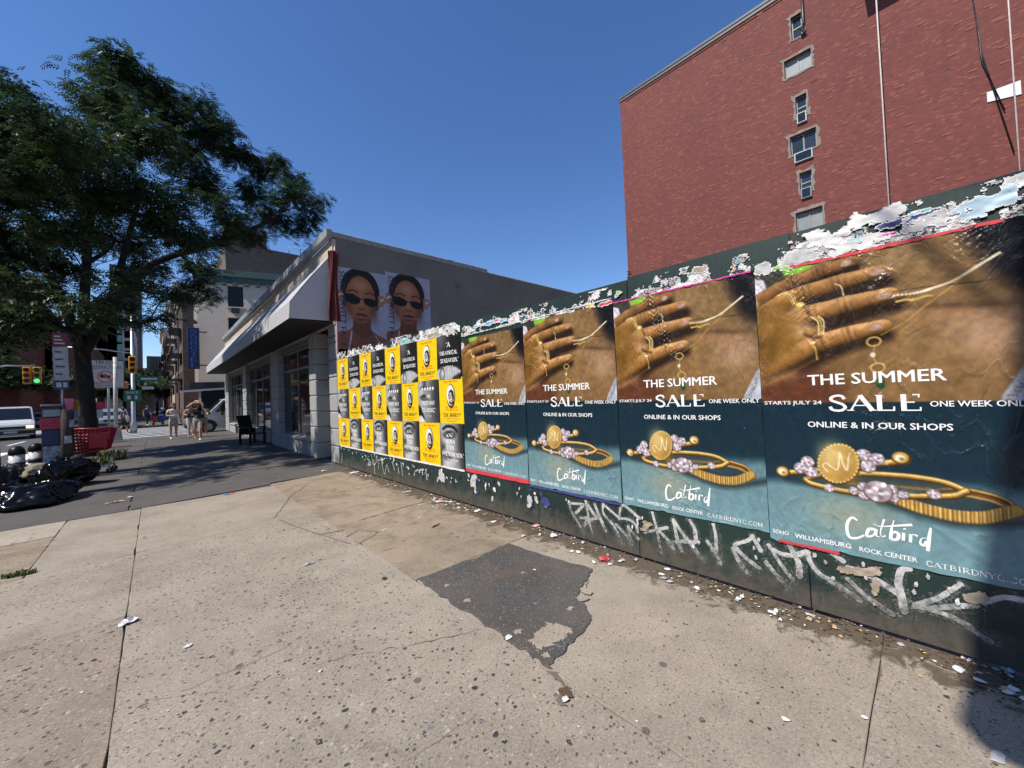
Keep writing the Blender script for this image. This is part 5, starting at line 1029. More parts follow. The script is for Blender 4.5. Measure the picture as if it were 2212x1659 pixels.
# brown block behind the hotel
e = block('brown_building', 'plain dark brown block rising behind the hotel', 7.5, 66, 40, 16, 24.5, BRN, 0, 0, 1, 1, '', cornice=None)
MB().box((0, -.1, 24.501), (5, 4, 27.2)).build('bulkhead', BRN, e)
rl = MB()
for k in range(8): rl.tube([(8 + k * 1.6, .2, 24.5), (8 + k * 1.6, .2, 25.6)], .05, 4)
rl.tube([(8, .2, 25.6), (19.2, .2, 25.6)], .05, 4); rl.build('roof_railing', GREYM, e)
# row down the right-hand side of the street
rowd = [(62.3, 10, 15.5, BRN, 'dark brick tenement next beyond the hotel'), (72.5, 9, 19, BRN, 'tall brown tenement with fire escape'), (81.7, 14, 17, PALE, 'pale stone tenement further down the row'), (96, 18, 21, BRN2, 'red tenement in the middle of the far row'), (114.2, 20, 17, BRN, 'brown tenement before the end of the row'), (134.4, 26, 22, PALE, 'pale building closing the far row')]
for y0, L, h, mm_, lb in rowd:
    e = block('tenement', lb + ', right side of street', 2.6 - (y0 - 62) * .012, y0, 12, L, h, mm_, 4, 5, 1.0, 1.9, 'w', 4.2, WDK, True, 0, 'tenements down the right side', cornice=(PALE, .5, .9), lintm=LINT)
    fe = MB()
    for r_ in range(3):
        z = 5 + r_ * 3.2
        fe.box((-1.1, 1.5, z), (-.02, L - 1.5, z + .06)); fe.tube([(-1.1, 1.5, z + 1), (-1.1, L - 1.5, z + 1)], .04, 4)
        for k in range(int(L)): fe.tube([(-1.1, 1.5 + k * (L - 3) / L, z), (-1.1, 1.5 + k * (L - 3) / L, z + 1)], .025, 4)
    fe.build('fire_escape', BLACKM, e)
# far towers
def far(name, label, pxl, pxr, pyt, Y, mm_, rows, cols, ww, wh, winm=WDK, dep=25, lint=None):
    a = ptY(pxl, 860, Y); c = ptY(pxr, 860, Y); h = ptY((pxl + pxr) / 2, pyt, Y)[2]
    return block(name, label, a[0], Y, c[0] - a[0], dep, h, mm_, rows, cols, ww, wh, 's' if a[0] > -20 else 'se', 6, winm, lint is not None, 0, None, lintm=lint)
WLT = mat('tower_window', (.1, .1, .11), .3)
far('brown_tower', 'wide dark brick tower closing the end of the street', 318, 392, 770, 260, TWR, 11, 12, 1.3, 1.3, WLT)
far('tall_tower', 'tall dark brick tower left of the sky gap', 240, 307, 575, 210, TWR, 18, 8, 1.4, 1.3, WLT)
far('glass_building', 'teal glass building behind the tree', 195, 268, 655, 120, PALE, 9, 4, 2.3, 2.4, TEAL)
far('stone_building', 'pale stone corner block between glass building and brick tower', 266, 290, 700, 118, PALE, 6, 3, 1.0, 1.6, WDK)
far('low_building', 'low dark block before the end tower', 285, 330, 795, 150, BRN, 3, 5, 1.6, 1.6, WDK)
far('brick_tenement', 'brown tenement with pale lintels behind the traffic light', 45, 128, 690, 74, BRN2, 5, 6, 1.1, 1.9, WDK, lint=LINT)
far('brick_tenement', 'dark red tenement at the left edge of the photo', -90, 44, 600, 62, BRN2, 5, 8, 1.1, 1.9, WDK, lint=BRN)
far('brick_tenement', 'grey brown tenement just left of the trunk', 129, 194, 735, 90, BRN, 4, 6, 1.1, 1.9, WDK, lint=LINT)
for k in range(6):
    block('row_house', ['red', 'brown', 'pale', 'dark red', 'dull brown', 'grey'][k] + ' house across the wide street, outside the picture on the left', -38.5, -25 + k * 14.3, 12, 14, 14 + (k % 3) * 2.5, [BRN2, BRN, PALE, BRN2, BRN, PALE][k], 4, 4, 1.2, 1.9, 'e', 4.2, WDK, False, 0, 'houses across the wide street')
# ================================================================ STREET TREE
BARK = mat('bark', (.03, .025, .021), .95, var=.35, scale=9, bmp=.9, bscale=22)
mm, t, b = nodes('locust_leaf'); at = N(t, 'ShaderNodeAttribute', attribute_name='tint'); t.links.new(at.outputs['Color'], b.inputs['Base Color']); b.inputs['Roughness'].default_value = .45; b.inputs['Specular IOR Level'].default_value = .35
tr = N(t, 'ShaderNodeBsdfTranslucent'); t.links.new(at.outputs['Color'], tr.inputs['Color']); mx = t.nodes.new('ShaderNodeMixShader'); mx.inputs[0].default_value = .3
t.links.new(b.outputs[0], mx.inputs[1]); t.links.new(tr.outputs[0], mx.inputs[2]); t.links.new(mx.outputs[0], t.nodes['Material Output'].inputs[0])
LEAF = mm
def make_tree(name, label, base, boughs, fork, trunk_r, dens=470, seed=3, leaf=1.0, tint=1.0, limbs=()):
    R_ = np.random.default_rng(seed); base = np.array(base); e = empty(name, tuple(base), 0, label, 'tree')
    tb = MB(); fk = np.array(fork)
    tp = [base + (0, 0, -.05), base + (0, 0, .15), base + (.02, 0, .6), base + (fk - base) * .5 + (.05, 0, 0), fk]
    tb.tube([p - base for p in tp], [trunk_r * 1.35, trunk_r * 1.15, trunk_r * 1.0, trunk_r * .95, trunk_r * .85], 14); tb.build('trunk', BARK, e)
    lb = MB(); C = [np.array(q[:3]) for q in boughs]; rad = [q[3] for q in boughs]; ends = []
    order = np.argsort([np.linalg.norm(c - fk) for c in C]); nodes_ = [(fk, trunk_r * .62, None)]; fr_all = []
    for lim in limbs:
        pts = smooth([fk - (0, 0, .25)] + [np.array(q) for q in lim], 5); rr_ = np.linspace(trunk_r * .72, trunk_r * .3, len(pts)); lb.tube([q - base for q in pts], list(rr_), 10, cap=False)
        for q, w_ in zip(pts[3::3], rr_[3::3]): nodes_.append((q, w_ * .8, None))
    for i in order:
        c = C[i]; best = None
        for p, r_, d_ in nodes_:
            s_ = np.linalg.norm(c - p) + .45 * np.linalg.norm(p - fk) + (3 if p[2] > c[2] + .6 else 0)
            if best is None or s_ < best[0]: best = (s_, p, r_)
        _, p, r_ = best; L = np.linalg.norm(c - p); r0 = min(r_ * .85, .04 + .035 * rad[i] + .022 * L + .02); mid = (p + c) / 2 + R_.normal(0, .07 * L, 3) + (0, 0, .06 * L)
        pts = smooth([p, mid, c], 5); rr_ = np.linspace(r0, max(.018, r0 * .45), len(pts)); lb.tube([q - base for q in pts], list(rr_), 7, cap=False)
        nodes_ += [(mid, r0 * .72, None), (c, r0 * .5, None)]
        nt_ = int(7 + 11 * rad[i])
        for k in range(nt_):                               # twigs out to the bough's rim
            d = R_.normal(0, 1, 3); d /= np.linalg.norm(d); d[2] = d[2] * .75 + .12; tip = c + d * rad[i] * R_.uniform(.55, 1.12)
            m2 = (c + tip) / 2 + R_.normal(0, .08, 3); lb.tube([c - base, m2 - base, tip - base], [.02, .014, .006], 4, cap=False)
            nf = int(dens * rad[i] ** 1.55 / nt_) + 3
            s_ = R_.uniform(.25, 1.05, nf)[:, None]; pp = c * (1 - s_) + tip * s_ + R_.normal(0, .13 + .08 * rad[i], (nf, 3)); fr_all.append(np.hstack([pp, np.repeat((pp - c) / max(rad[i], .2) , 1, 0)]))
    lb.build('branches', BARK, e)
    A = np.vstack(fr_all); n = len(A); pos = A[:, :3] - base
    az = np.arctan2(A[:, 4], A[:, 3]) + R_.normal(0, .8, n); L = R_.uniform(.2, .36, n) * leaf; droop = R_.uniform(.15, 1.1, n)
    ax = np.stack([np.cos(az), np.sin(az), 0 * az], 1); sd = np.stack([-np.sin(az), np.cos(az), 0 * az], 1)
    roll = R_.normal(0, .5, n); up = np.array([0, 0, 1.0]); sdr = sd * np.cos(roll)[:, None] + up * np.sin(roll)[:, None]
    K = 5; V = np.zeros((n, K * 2 * 4, 3)); 
    for k in range(K):
        s_ = (k + .6) / K; c = pos + ax * (L * s_)[:, None] + up[None] * ((.25 * s_ - droop * s_ ** 2) * L)[:, None]
        w_ = (.1 * leaf * (1 - .35 * s_)); tdir = ax + up[None] * (.25 - 2 * droop * s_)[:, None]; tdir /= np.linalg.norm(tdir, axis=1, keepdims=True)
        for j, sg in enumerate((-1, 1)):
            o_ = (k * 2 + j) * 4; q = sdr * sg; f_ = tdir * .030 * leaf; out = q * w_ + tdir * (.035 * leaf) - up[None] * .018
            V[:, o_] = c - f_ * .3; V[:, o_+1] = c + out * .5 - f_; V[:, o_+2] = c + out; V[:, o_+3] = c + out * .5 + f_
    V = V.reshape(-1, 3); nq = n * K * 2
    me = bpy.data.meshes.new('crown'); me.vertices.add(len(V)); me.vertices.foreach_set('co', V.ravel()); me.loops.add(nq * 4); me.loops.foreach_set('vertex_index', np.arange(nq * 4, dtype=np.int32)); me.polygons.add(nq)
    me.polygons.foreach_set('loop_start', np.arange(0, nq * 4, 4, dtype=np.int32)); me.polygons.foreach_set('loop_total', np.full(nq, 4, np.int32)); me.update(calc_edges=True)
    hue = R_.random(n); cl = np.stack([.032 + .04 * hue ** 2, .062 + .036 * hue, .022 + .01 * hue], 1) * R_.uniform(.7, 1.25, n)[:, None] * tint
    at = me.color_attributes.new('tint', 'FLOAT_COLOR', 'POINT'); at.data.foreach_set('color', np.concatenate([np.repeat(cl, K * 8, 0), np.ones((len(V), 1))], 1).ravel()); me.materials.append(LEAF)
    o = link('crown', me, e); tag(o, kind='stuff'); return e
TB = [(250,112,.42,0),(243,170,.75,.5),(215,215,.7,-.5),(255,250,1.1,0),(325,205,.7,.5),(305,300,1.25,-.8),(375,255,.7,0),(425,240,.7,.5),(465,300,.75,.3),(400,335,1.15,1),(505,330,.45,0),(285,165,.5,.8),(345,190,.35,0),
 (110,270,.95,.5),(65,300,.9,-.5),(15,195,.55,.5),(25,260,.8,-.6),(175,320,1.2,-1),(80,410,1.25,.7),(200,430,1.35,1.4),(320,420,1.35,-1.3),(440,405,1.0,.6),(10,350,1.0,-.8),
 (575,372,.6,0),(555,425,.85,.5),(628,425,.85,-.4),(668,468,.6,0),(600,480,.75,.6),(696,436,.2,0),(640,388,.35,.3),(500,470,.85,-.4),(655,500,.35,.2),
 (25,510,1.0,.6),(130,510,1.15,-1.2),(250,520,1.15,1.5),(375,505,1.05,-1.0),(450,525,.7,.8),(545,515,.5,0),
 (35,610,.75,-.6),(100,640,.6,1),(325,590,.65,.9),(425,575,.5,-.3),(270,610,.6,-1.5),(388,640,.35,0),(345,690,.28,.2),(448,640,.3,0),(15,690,.55,-.5),(150,590,.75,1.2),(300,700,.22,0),(60,560,.8,1.5),(-40,420,1.4,0),(-60,560,1.3,.5),(-40,300,1.2,-.5),(60,680,.5,-.8),(110,705,.4,-.4),(225,690,.4,-.6),(255,660,.5,.4),(195,660,.45,-1),(420,615,.4,.2),(365,640,.45,-.3),(30,740,.4,-.4),(520,345,.5,.2),(480,280,.5,.3),(595,355,.4,.1)]
TY = 18.6
boughs = [(*ptY(px, py, TY + dy * (1.2 if dy > 0 else 2.8)), r_ * .98 * (1 + dy * (1.2 if dy > 0 else 2.8) / TY)) for px, py, r_, dy in TB]
boughs += [(random.uniform(-3.2, .6), random.uniform(13.2, 16), random.uniform(6.3, 8.5), random.uniform(.5, .8)) for _ in range(5)]
make_tree('street_tree', 'large dark green locust tree spreading over the pavement and shop', (-1.62, TY, 0), boughs, (-1.72, TY, 3.55), .215, limbs=([ptY(140, 660, TY - .3), ptY(95, 570, TY - .8), ptY(60, 470, TY - 1.2)], [ptY(235, 660, TY), ptY(265, 560, TY + .3), ptY(300, 430, TY)], [ptY(262, 640, TY - .3), ptY(330, 570, TY - .6), ptY(480, 520, TY - .4), ptY(600, 470, TY)], [ptY(185, 600, TY + .5), ptY(200, 450, TY + .5), ptY(240, 260, TY)]))
R2 = np.random.default_rng(77)
near = [(R2.uniform(-4.6, -2.75), R2.uniform(10.8, 15.2), R2.uniform(5.6, 14.5), R2.uniform(.55, .95)) for _ in range(30)]
near = [(x_, y_, z_, r_ * .9 if z_ < 9.5 else r_ * .55) for x_, y_, z_, r_ in near]
near = [(min(x_, -.178 * y_ - r_ * .75), y_, z_, r_) for x_, y_, z_, r_ in near]
make_tree('street_tree', 'nearer locust tree at the kerb, just outside the left edge of the photo', (-2.12, 10.6, 0), near, (-2.3, 10.9, 3.8), .2, 165, 8)
# tree pit with weeds
MB().box((-2.25, TY - 1.4, .0), (-.95, TY + 1.4, .012)).build('tree_pit', SOIL, walk)
WEED = mat('weed_leaf', (.11, .13, .04), .8, var=.4, scale=20)
def tuft(name, label, cx_, cy_, rx, ry, n, hgt, z=0.0):
    mb = MB()
    for _ in range(n):
        a = random.random() * 6.28; q = math.sqrt(random.random()); x = q * rx * math.cos(a); y = q * ry * math.sin(a); d = random.random() * 6.28; h = hgt * random.uniform(.4, 1); le = random.uniform(.1, .5) * h; wd = .008 + .01 * random.random()
        s_ = (math.cos(d + 1.57) * wd, math.sin(d + 1.57) * wd)
        mb.add([(x - s_[0], y - s_[1], 0), (x + s_[0], y + s_[1], 0), (x + math.cos(d) * le * .4 + s_[0], y + math.sin(d) * le * .4 + s_[1], h * .65), (x + math.cos(d) * le * .4 - s_[0], y + math.sin(d) * le * .4 - s_[1], h * .65), (x + math.cos(d) * le, y + math.sin(d) * le, h)], [(0, 1, 2, 3), (3, 2, 4)])
    return tag(mb.build(name, WEED, None, (cx_, cy_, z), fix=False), label, 'weeds')
tuft('weeds', 'bushy clump of roadside weeds beside the red shopping cart', -.95, 16.6, .3, .35, 380, .34, .01)
tuft('weeds', 'low weeds under the shopping cart at the tree pit', -1.4, 15.6, .5, .5, 350, .25, .0)
p = gpt(45, 1243); tuft('weeds', 'tiny tuft of weeds in the pavement joint', p[0], p[1], .1, .04, 60, .05)
# ================================================================ STREET THINGS
BAGM = mat('black_bag_plastic', (.004, .004, .005), .17, var=.3, scale=10, spec=.3)
BAGM2 = mat('dull_bag_plastic', (.007, .007, .008), .4, spec=.25)
CANV = mat('tan_canvas', (.2, .17, .12), .9, var=.25, scale=8, bmp=.5, bscale=14)
CARTR = mat('cart_red', (.42, .01, .018), .35, var=.1); REDF = mat('red_flyer', (.72, .06, .12), .6, var=.25, scale=12); PINKF = mat('pink_flyer', (.75, .16, .28), .6, var=.15)
STK = mat('sticker_paper', (.45, .45, .47), .6, var=.5, scale=14, dirt=((.03, .03, .04), 9, .5)); STKW = mat('sticker_white_pole', (.55, .55, .53), .55, var=.3, scale=9, dirt=((.12, .11, .1), 11, .56)); MAROON = mat('maroon_sign', (.17, .02, .04), .5); SGW = mat('sign_white', (.55, .55, .54), .5, var=.08); SGG = mat('sign_grey', (.4, .41, .42), .5, var=.2, scale=10); SGB = mat('sign_blue', (.03, .045, .12), .5); SGGR = mat('sign_green', (.01, .13, .06), .5); SIGY = mat('signal_yellow', (.62, .3, .02), .5); CONC = mat('concrete_base', (.3, .29, .27), .9, bmp=.3); AMB = mat('amber_signal', (.55, .22, .03), .5)
LGRN = mat('green_lamp', (.02, .4, .12), .3, emit=((.05, 1, .3), 1.2)); LHEAD = mat('lit_headlamp', (.8, .7, .5), .3, emit=((1, .75, .35), 1.5))
def blob(name, label, c, rx, ry, rz, m_, seed, rough=.16, cat='trash bag', group=None, rotz=0.0, knot=True, flat=.35):
    R_ = np.random.default_rng(seed); bm = bmesh.new(); bmesh.ops.create_icosphere(bm, subdivisions=5, radius=1)
    fr = [(R_.normal(0, 1, 3) * k, R_.random() * 6.28, a) for k, a in ((1.6, 1), (1.8, 1), (3.2, .6), (3.5, .6), (6.5, .3), (7.5, .3), (14, .1), (15, .1), (26, .05))]
    for v in bm.verts:
        n = np.array(v.co); d = sum(a * math.sin(n @ k + ph) for k, ph, a in fr) * rough
        f_ = abs(math.sin(math.atan2(n[1], n[0]) * 9 + 5 * n[2] + 2 * math.sin(n[0] * 6 + seed))) * .07 + abs(math.sin(n[0] * 13 + n[1] * 7 + 4 * math.sin(n[2] * 5 + seed))) * .05
        q = n * (1 + d - f_); z = q[2] * rz
        v.co = (q[0] * rx * (1.12 if z < 0 else 1), q[1] * ry * (1.12 if z < 0 else 1), max(z, -flat * rz) + flat * rz + .004)
    e = empty(name, c, rotz, label, cat, group); mb = MB(); bm.verts.index_update(); mb.add([v.co[:] for v in bm.verts], [[v.index for v in f.verts] for f in bm.faces], 0, True); bm.free(); mb.build('bag_body', m_, e)
    if knot:
        k = MB(); zt = (1 + flat) * rz * .95
        for j in range(7):
            a = j * .9 + seed; k.tube([(0, 0, zt - .06), (.03 * math.cos(a), .03 * math.sin(a), zt + .04), (.1 * math.cos(a), .1 * math.sin(a), zt + .1 + .03 * math.sin(j * 2.1))], [.04, .022, .03], 5)
        k.build('knot', m_, e)
    return e
p = gpt(95, 1090); blob('trash_bag', 'big shiny black trash bag lying on the asphalt, nearest the camera', (p[0] - .1, p[1] + .25, 0), .62, .42, .26, BAGM, 4, .17, rotz=.1, knot=False)
p = gpt(25, 1095); blob('trash_bag', 'small shiny black bag end at the left edge of the heap', (p[0] - .05, p[1] + .12, 0), .3, .28, .17, BAGM, 9, .2, knot=False)
p = gpt(150, 1055); blob('trash_bag', 'knotted shiny black trash bag behind the biggest one', (p[0] - .12, p[1] + .35, .05), .42, .36, .34, BAGM, 12, .16)
p = gpt(20, 1060); blob('trash_bag', 'dull black trash bag at the left edge below the bollards', (p[0] - .05, p[1] + .3, 0), .42, .42, .42, BAGM2, 21, .12, knot=False)
blob('canvas_bag', 'sagging tan canvas bag lying on the black bags', (-1.66, 12.3, .2), .33, .25, .2, CANV, 33, .14, 'bag', knot=False)
# bollards wrapped in stickers
def bollard(x, y, label):
    e = empty('bollard', (x, y, 0), 0, label, 'bollard', 'sticker covered bollards'); r_ = .115
    MB().lathe([(r_, 0), (r_, .62)], n=18).build('post', STKW, e); MB().lathe([(r_ + .008, .62), (r_ + .008, .68), (r_ * .9, .74), (r_ * .6, .785), (.02, .80)], n=18).build('cap', BAGM2, e)
    for z, k in ((.12, .1), (.36, .1)): MB().lathe([(r_ + .003, z), (r_ + .003, z + k)], n=18).build('sticker_band', INKK, e)
bollard(-2.18, 13.3, 'black capped bollard with stickers at the left edge of the photo'); bollard(-2.02, 14.0, 'black capped bollard with stickers nearer the flyer cabinet')
# cabinet with flyers and the stout post beside it
cb_ = empty('utility_cabinet', (-1.70, 13.4, 0), .1, 'dark street cabinet plastered with stickers and a red flyer', 'cabinet')
MB().box((-.15, -.14, 0), (.15, .14, 1.62), bev=.015).build('case', BLACKM, cb_); MB().box((-.165, -.155, 1.62), (.165, .155, 1.67), bev=.01).build('lid', GREYM, cb_)
MB().box((-.17, -.165, 1.13), (.15, -.158, 1.36)).build('flyer', REDF, cb_); MB().box((-.13, -.152, 1.40), (.12, -.143, 1.55)).build('sticker', SGG, cb_); MB().box((-.14, -.152, .78), (.1, -.143, 1.08)).build('sticker', SGB, cb_); MB().box((-.13, -.152, .3), (.13, -.143, .74)).build('sticker', STK, cb_)
tl = mat('flyer_ink', (.25, .02, .03), .6)
for k in range(5): MB().box((-.14, -.1665, 1.17 + k * .035), (.11 - .03 * (k % 2), -.1652, 1.18 + k * .035)).build('print_line', tl, cb_)
sp2 = empty('stout_post', (-1.43, 13.0, 0), 0, 'stout dark post with peeling stickers beside the cabinet', 'post')
MB().lathe([(.1, 0), (.1, 1.5), (.07, 1.55)], n=14).build('shaft', mat('rusty_dark_paint', (.05, .035, .03), .7, var=.5, scale=8, dirt=((.16, .09, .06), 5, .6)), sp2)
for z, a in ((.35, -1.4), (.8, -1.9), (1.15, -1.2)):
    s_ = MB(); n_ = 6; s_.add([(.104 * math.cos(a + j * .22), .104 * math.sin(a + j * .22), z + zz) for zz in (0, .16) for j in range(n_)], [(j, j+1, n_+j+1, n_+j) for j in range(n_-1)]); s_.build('sticker', STK, sp2)
# bus stop pole with tall sign
bs = empty('bus_stop_sign', (-1.52, 13.6, 0), 0, 'leaning bus stop pole with maroon and grey sign panels', 'sign'); bs.rotation_euler = (0, math.radians(-1.6), .35)
MB().tube([(0, 0, 0), (0, 0, 3.35)], .022, 8).build('pole', STEEL, bs); MB().box((-.12, -.035, 3.0), (.12, -.023, 3.32), bev=.004).build('route_panel', MAROON, bs); MB().box((-.12, -.034, 2.22), (.12, -.0231, 2.99), bev=.004).build('timetable_panel', SGG, bs); MB().box((-.12, -.036, 2.02), (.12, -.0232, 2.21), bev=.004).build('number_panel', SGB, bs)
for k in range(7): MB().box((-.09, -.0372, 2.35 + k * .085), (.02 + .02 * (k % 3), -.0345, 2.38 + k * .085)).build('print_line', SGW if k % 2 else INKK, bs)
for k in range(3): MB().box((-.09, -.0372, 3.06 + k * .08), (.07 - .03 * k, -.0355, 3.09 + k * .08)).build('print_line', SGW, bs)
MB().box((-.09, -.037, 2.06), (-.01, -.0362, 2.17)).build('print_line', SGW, bs); MB().box((.015, -.037, 2.06), (.08, -.0362, 2.17)).build('print_line', SGW, bs)
pf = MB().add([(-.02, -.06, 1.85), (.14, -.05, 1.84), (.11, -.055, 1.55), (.03, -.07, 1.54)], [(0, 1, 2, 3)]); tag(pf.build('flyer', PINKF, None, (-1.52, 13.55, -.05), fix=False), 'bright pink paper flyer hanging on the bus stop pole', 'flyer')
# red shopping cart
ct = empty('shopping_cart', (-1.13, 13.5, 0), -.12, 'red plastic shopping cart parked beside the tree', 'cart'); ct.scale = (.98, 1, 1.05)
def bar(m_, a, c, r_=.012, n_=6): m_.tube([a, c], r_, n_)
rim = MB(); L0, L1, W0, W1, zb_, zt_ = .30, .40, .2, .27, .48, 1.0
top4 = [(-.42, -W1, zt_ + .02), (.40, -W1, zt_), (.40, W1, zt_), (-.42, W1, zt_ + .02)]; bot4 = [(-.34, -W0, zb_), (.30, -W0, zb_ + .06), (.30, W0, zb_ + .06), (-.34, W0, zb_)]
for q in range(4): rim.tube([top4[q], top4[(q+1) % 4]], .02, 6); rim.tube([bot4[q], bot4[(q+1) % 4]], .016, 6); rim.tube([top4[q], bot4[q]], .016, 6)
rim.build('rim', CARTR, ct)
def lerp(a, c, s_): return tuple(a[i] + (c[i] - a[i]) * s_ for i in range(3))
for q in range(4):
    w_ = MB(); nv = 13 if q % 2 == 0 else 8
    for k in range(1, nv): w_.tube([lerp(top4[q], top4[(q+1) % 4], k / nv), lerp(bot4[q], bot4[(q+1) % 4], k / nv)], .011, 4)
    for k in range(1, 7): s_ = k / 7; w_.tube([lerp(top4[q], bot4[q], s_), lerp(top4[(q+1) % 4], bot4[(q+1) % 4], s_)], .013, 4)
    w_.build('basket_side', CARTR, ct)
MB().add([bot4[0], bot4[1], bot4[2], bot4[3]], [(0, 1, 2, 3)]).build('basket_floor', CARTR, ct)
MB().box((-.47, -.27, .62), (-.40, .27, 1.06), bev=.015).build('seat_back', CARTR, ct); MB().box((-.475, -.1, .70), (-.471, -.02, .78)).build('badge', SGW, ct)
MB().box((.03, -.275, .60), (.33, -.262, .92)).build('side_panel', CARTR, ct)
fr = MB(); 
for s_ in (-1, 1): fr.tube([(-.45, s_ * .25, 1.03), (-.36, s_ * .24, .45), (-.3, s_ * .24, .2), (.34, s_ * .22, .16), (.42, s_ * .2, .5)], .013, 6)
fr.build('chassis', STEEL, ct); MB().tube([(-.52, -.28, 1.05), (-.52, .28, 1.05)], .018, 8).build('handle', CARTR, ct)
for x_, y_ in ((-.32, -.24), (-.32, .24), (.36, -.22), (.36, .22)):
    wh = MB(); wh.tube([(x_, y_ - .018, .065), (x_, y_ + .018, .065)], .063, 14); wh.build('wheel', RUBBER, ct); MB().box((x_ - .012, y_ - .024, .06), (x_ + .012, y_ + .024, .2)).build('caster', STEEL, ct)
blob('crumpled_bag', 'crumpled pale wrapper lying inside the red cart', (-1.05, 13.5, .55), .09, .08, .06, CANV, 41, .3, 'wrapper', knot=False)
# poles and signs at the crossing
e = empty('signal_post', (-1.32, 25.3, 0), 0, 'pale sticker covered post on a concrete block by the crosswalk', 'post')
mb = MB(); mb.add([(-.22, -.22, 0), (.22, -.22, 0), (.22, .22, 0), (-.22, .22, 0), (-.15, -.15, .62), (.15, -.15, .62), (.15, .15, .62), (-.15, .15, .62)], [(0,1,5,4),(1,2,6,5),(2,3,7,6),(3,0,4,7),(4,5,6,7)]); mb.build('base_block', CONC, e); MB().box((-.3, -.3, 0), (.3, .3, .05)).build('footing', CONC, e); MB().lathe([(.075, .62), (.07, 3.9)], n=10).build('shaft', STKW, e)
e = empty('sign_post', (-1.62, 21.5, 0), 0, 'black post with a red notice above a white paper', 'sign'); MB().tube([(0, 0, 0), (0, 0, 1.95)], .035, 6).build('shaft', BLACKM, e); MB().box((-.2, -.05, 1.55), (.2, -.037, 1.8)).build('red_notice', REDF, e); MB().box((-.14, -.052, 1.2), (.16, -.038, 1.52)).build('paper_notice', SGW, e)
p = ptY(228, 808, 28.5)
e = empty('truck_sign', (p[0], 28.5, 0), .12, 'large white truck restriction sign beyond the tree trunk', 'sign'); zc = p[2]
MB().tube([(.1, .06, 0), (.1, .06, zc + .7)], .05, 8).build('post', STEEL, e); MB().box((-.68, -.02, zc - .72), (.68, .02, zc + .72), bev=.01).build('sign_border', INKK, e); MB().box((-.65, -.026, zc - .69), (.65, -.0205, zc + .69)).build('sign_face', SGW, e)
for body, z_, hh, ww_ in (('TRUCK', .5, .17, .75), ('RESTRICTION', .26, .17, 1.1), ('EXCEPT LOCAL', -.5, .09, .8), ('DELIVERIES', -.63, .09, .7)):
    v, f, lay = text_verts(body, .01); mb = MB(); mb.add([((a[0] - .5) * ww_, -.0285 - l * .0004, zc + z_ + a[1] * hh) for a, l in zip(v, lay)], f); mb.build('lettering', INKK, e, fix=False)
mb = MB(); ang = np.linspace(0, 2 * math.pi, 33); mb.add([(r_ * math.cos(a), -.029, zc - .13 + r_ * math.sin(a)) for r_ in (.3, .25) for a in ang], [(i, i+1, 34+i, 33+i) for i in range(32)]); mb.add([(-.2, -.0295, zc + .05), (-.17, -.0295, zc + .08), (.2, -.0295, zc - .31), (.17, -.0295, zc - .34)], [(0,1,2,3)]); mb.build('prohibition_ring', INKR, e, fix=False)
mb = MB(); mb.box((-.2, -.0275, zc - .2), (.05, -.0272, zc - .02)); mb.box((.06, -.0275, zc - .2), (.17, -.0272, zc - .07)); mb.build('truck_symbol', INKK, e)
def signal(parent, loc, rz=0, back=True, lit=None):
    e_ = MB().box((loc[0] - .17, loc[1] - .12, loc[2]), (loc[0] + .17, loc[1] + .12, loc[2] + 1.05), bev=.03).build('signal_head', SIGY, parent)
    for k in range(3):
        z = loc[2] + .18 + k * .34; o = MB().tube([(loc[0], loc[1] - .121, z), (loc[0], loc[1] - .13, z)], .12, 14).build('lens', LGRN if lit == k else INKK); o.parent = e_
        v = MB(); n_ = 9; v.add([(loc[0] + .135 * math.cos(a), loc[1] - yy_, z + .135 * math.sin(a)) for yy_ in (.121, .33) for a in np.linspace(-.2, math.pi + .2, n_)], [(i, i+1, n_+i+1, n_+i) for i in range(n_-1)]); o = v.build('visor', SIGY); o.parent = e_
    return e_
e = empty('traffic_pole', (-.98, 33.2, 0), 0, 'tall grey traffic pole with street signs and curved lamp arm', 'traffic light')
MB().lathe([(.16, 0), (.16, .6), (.11, .7), (.085, 7.2)], n=12).build('shaft', STEEL, e); MB().tube([(0, 0, 6.4), (-.1, .0, 7.6), (-.6, 0, 8.8), (-1.8, 0, 9.4), (-2.6, 0, 9.5)], .05, 7).build('lamp_arm', STEEL, e); MB().box((-3.2, -.12, 9.42), (-2.5, .12, 9.55), bev=.04).build('lamp_head', GREYM, e); MB().tube([(0, 0, 4.9), (-1.2, -.3, 5.05), (-2.8, -.6, 5.1)], .04, 6).build('signal_arm', STEEL, e)
signal(e, (.0, -.28, 3.65)); MB().box((.1, -.03, 3.2), (1.3, .03, 3.48), bev=.01).build('street_name_plate', SGGR, e); MB().box((.35, -.034, 3.28), (1.1, -.031, 3.4)).build('plate_print', SGW, e)
MB().box((-.42, -.22, 1.95), (.38, -.19, 2.65), bev=.02).build('bike_route_sign', SGGR, e); v, f, lay = text_verts('BIKE', .01); mb = MB(); mb.add([(-.3 + a[0] * .55, -.223 - l * .0004, 2.42 + a[1] * .14) for a, l in zip(v, lay)], f); mb.build('lettering', SGW, e, fix=False); MB().box((-.25, -.224, 2.08), (-.1, -.2215, 2.3)).build('sign_symbol', SGW, e); MB().box((.08, -.224, 2.08), (.2, -.2215, 2.3)).build('sign_symbol', SGW, e)
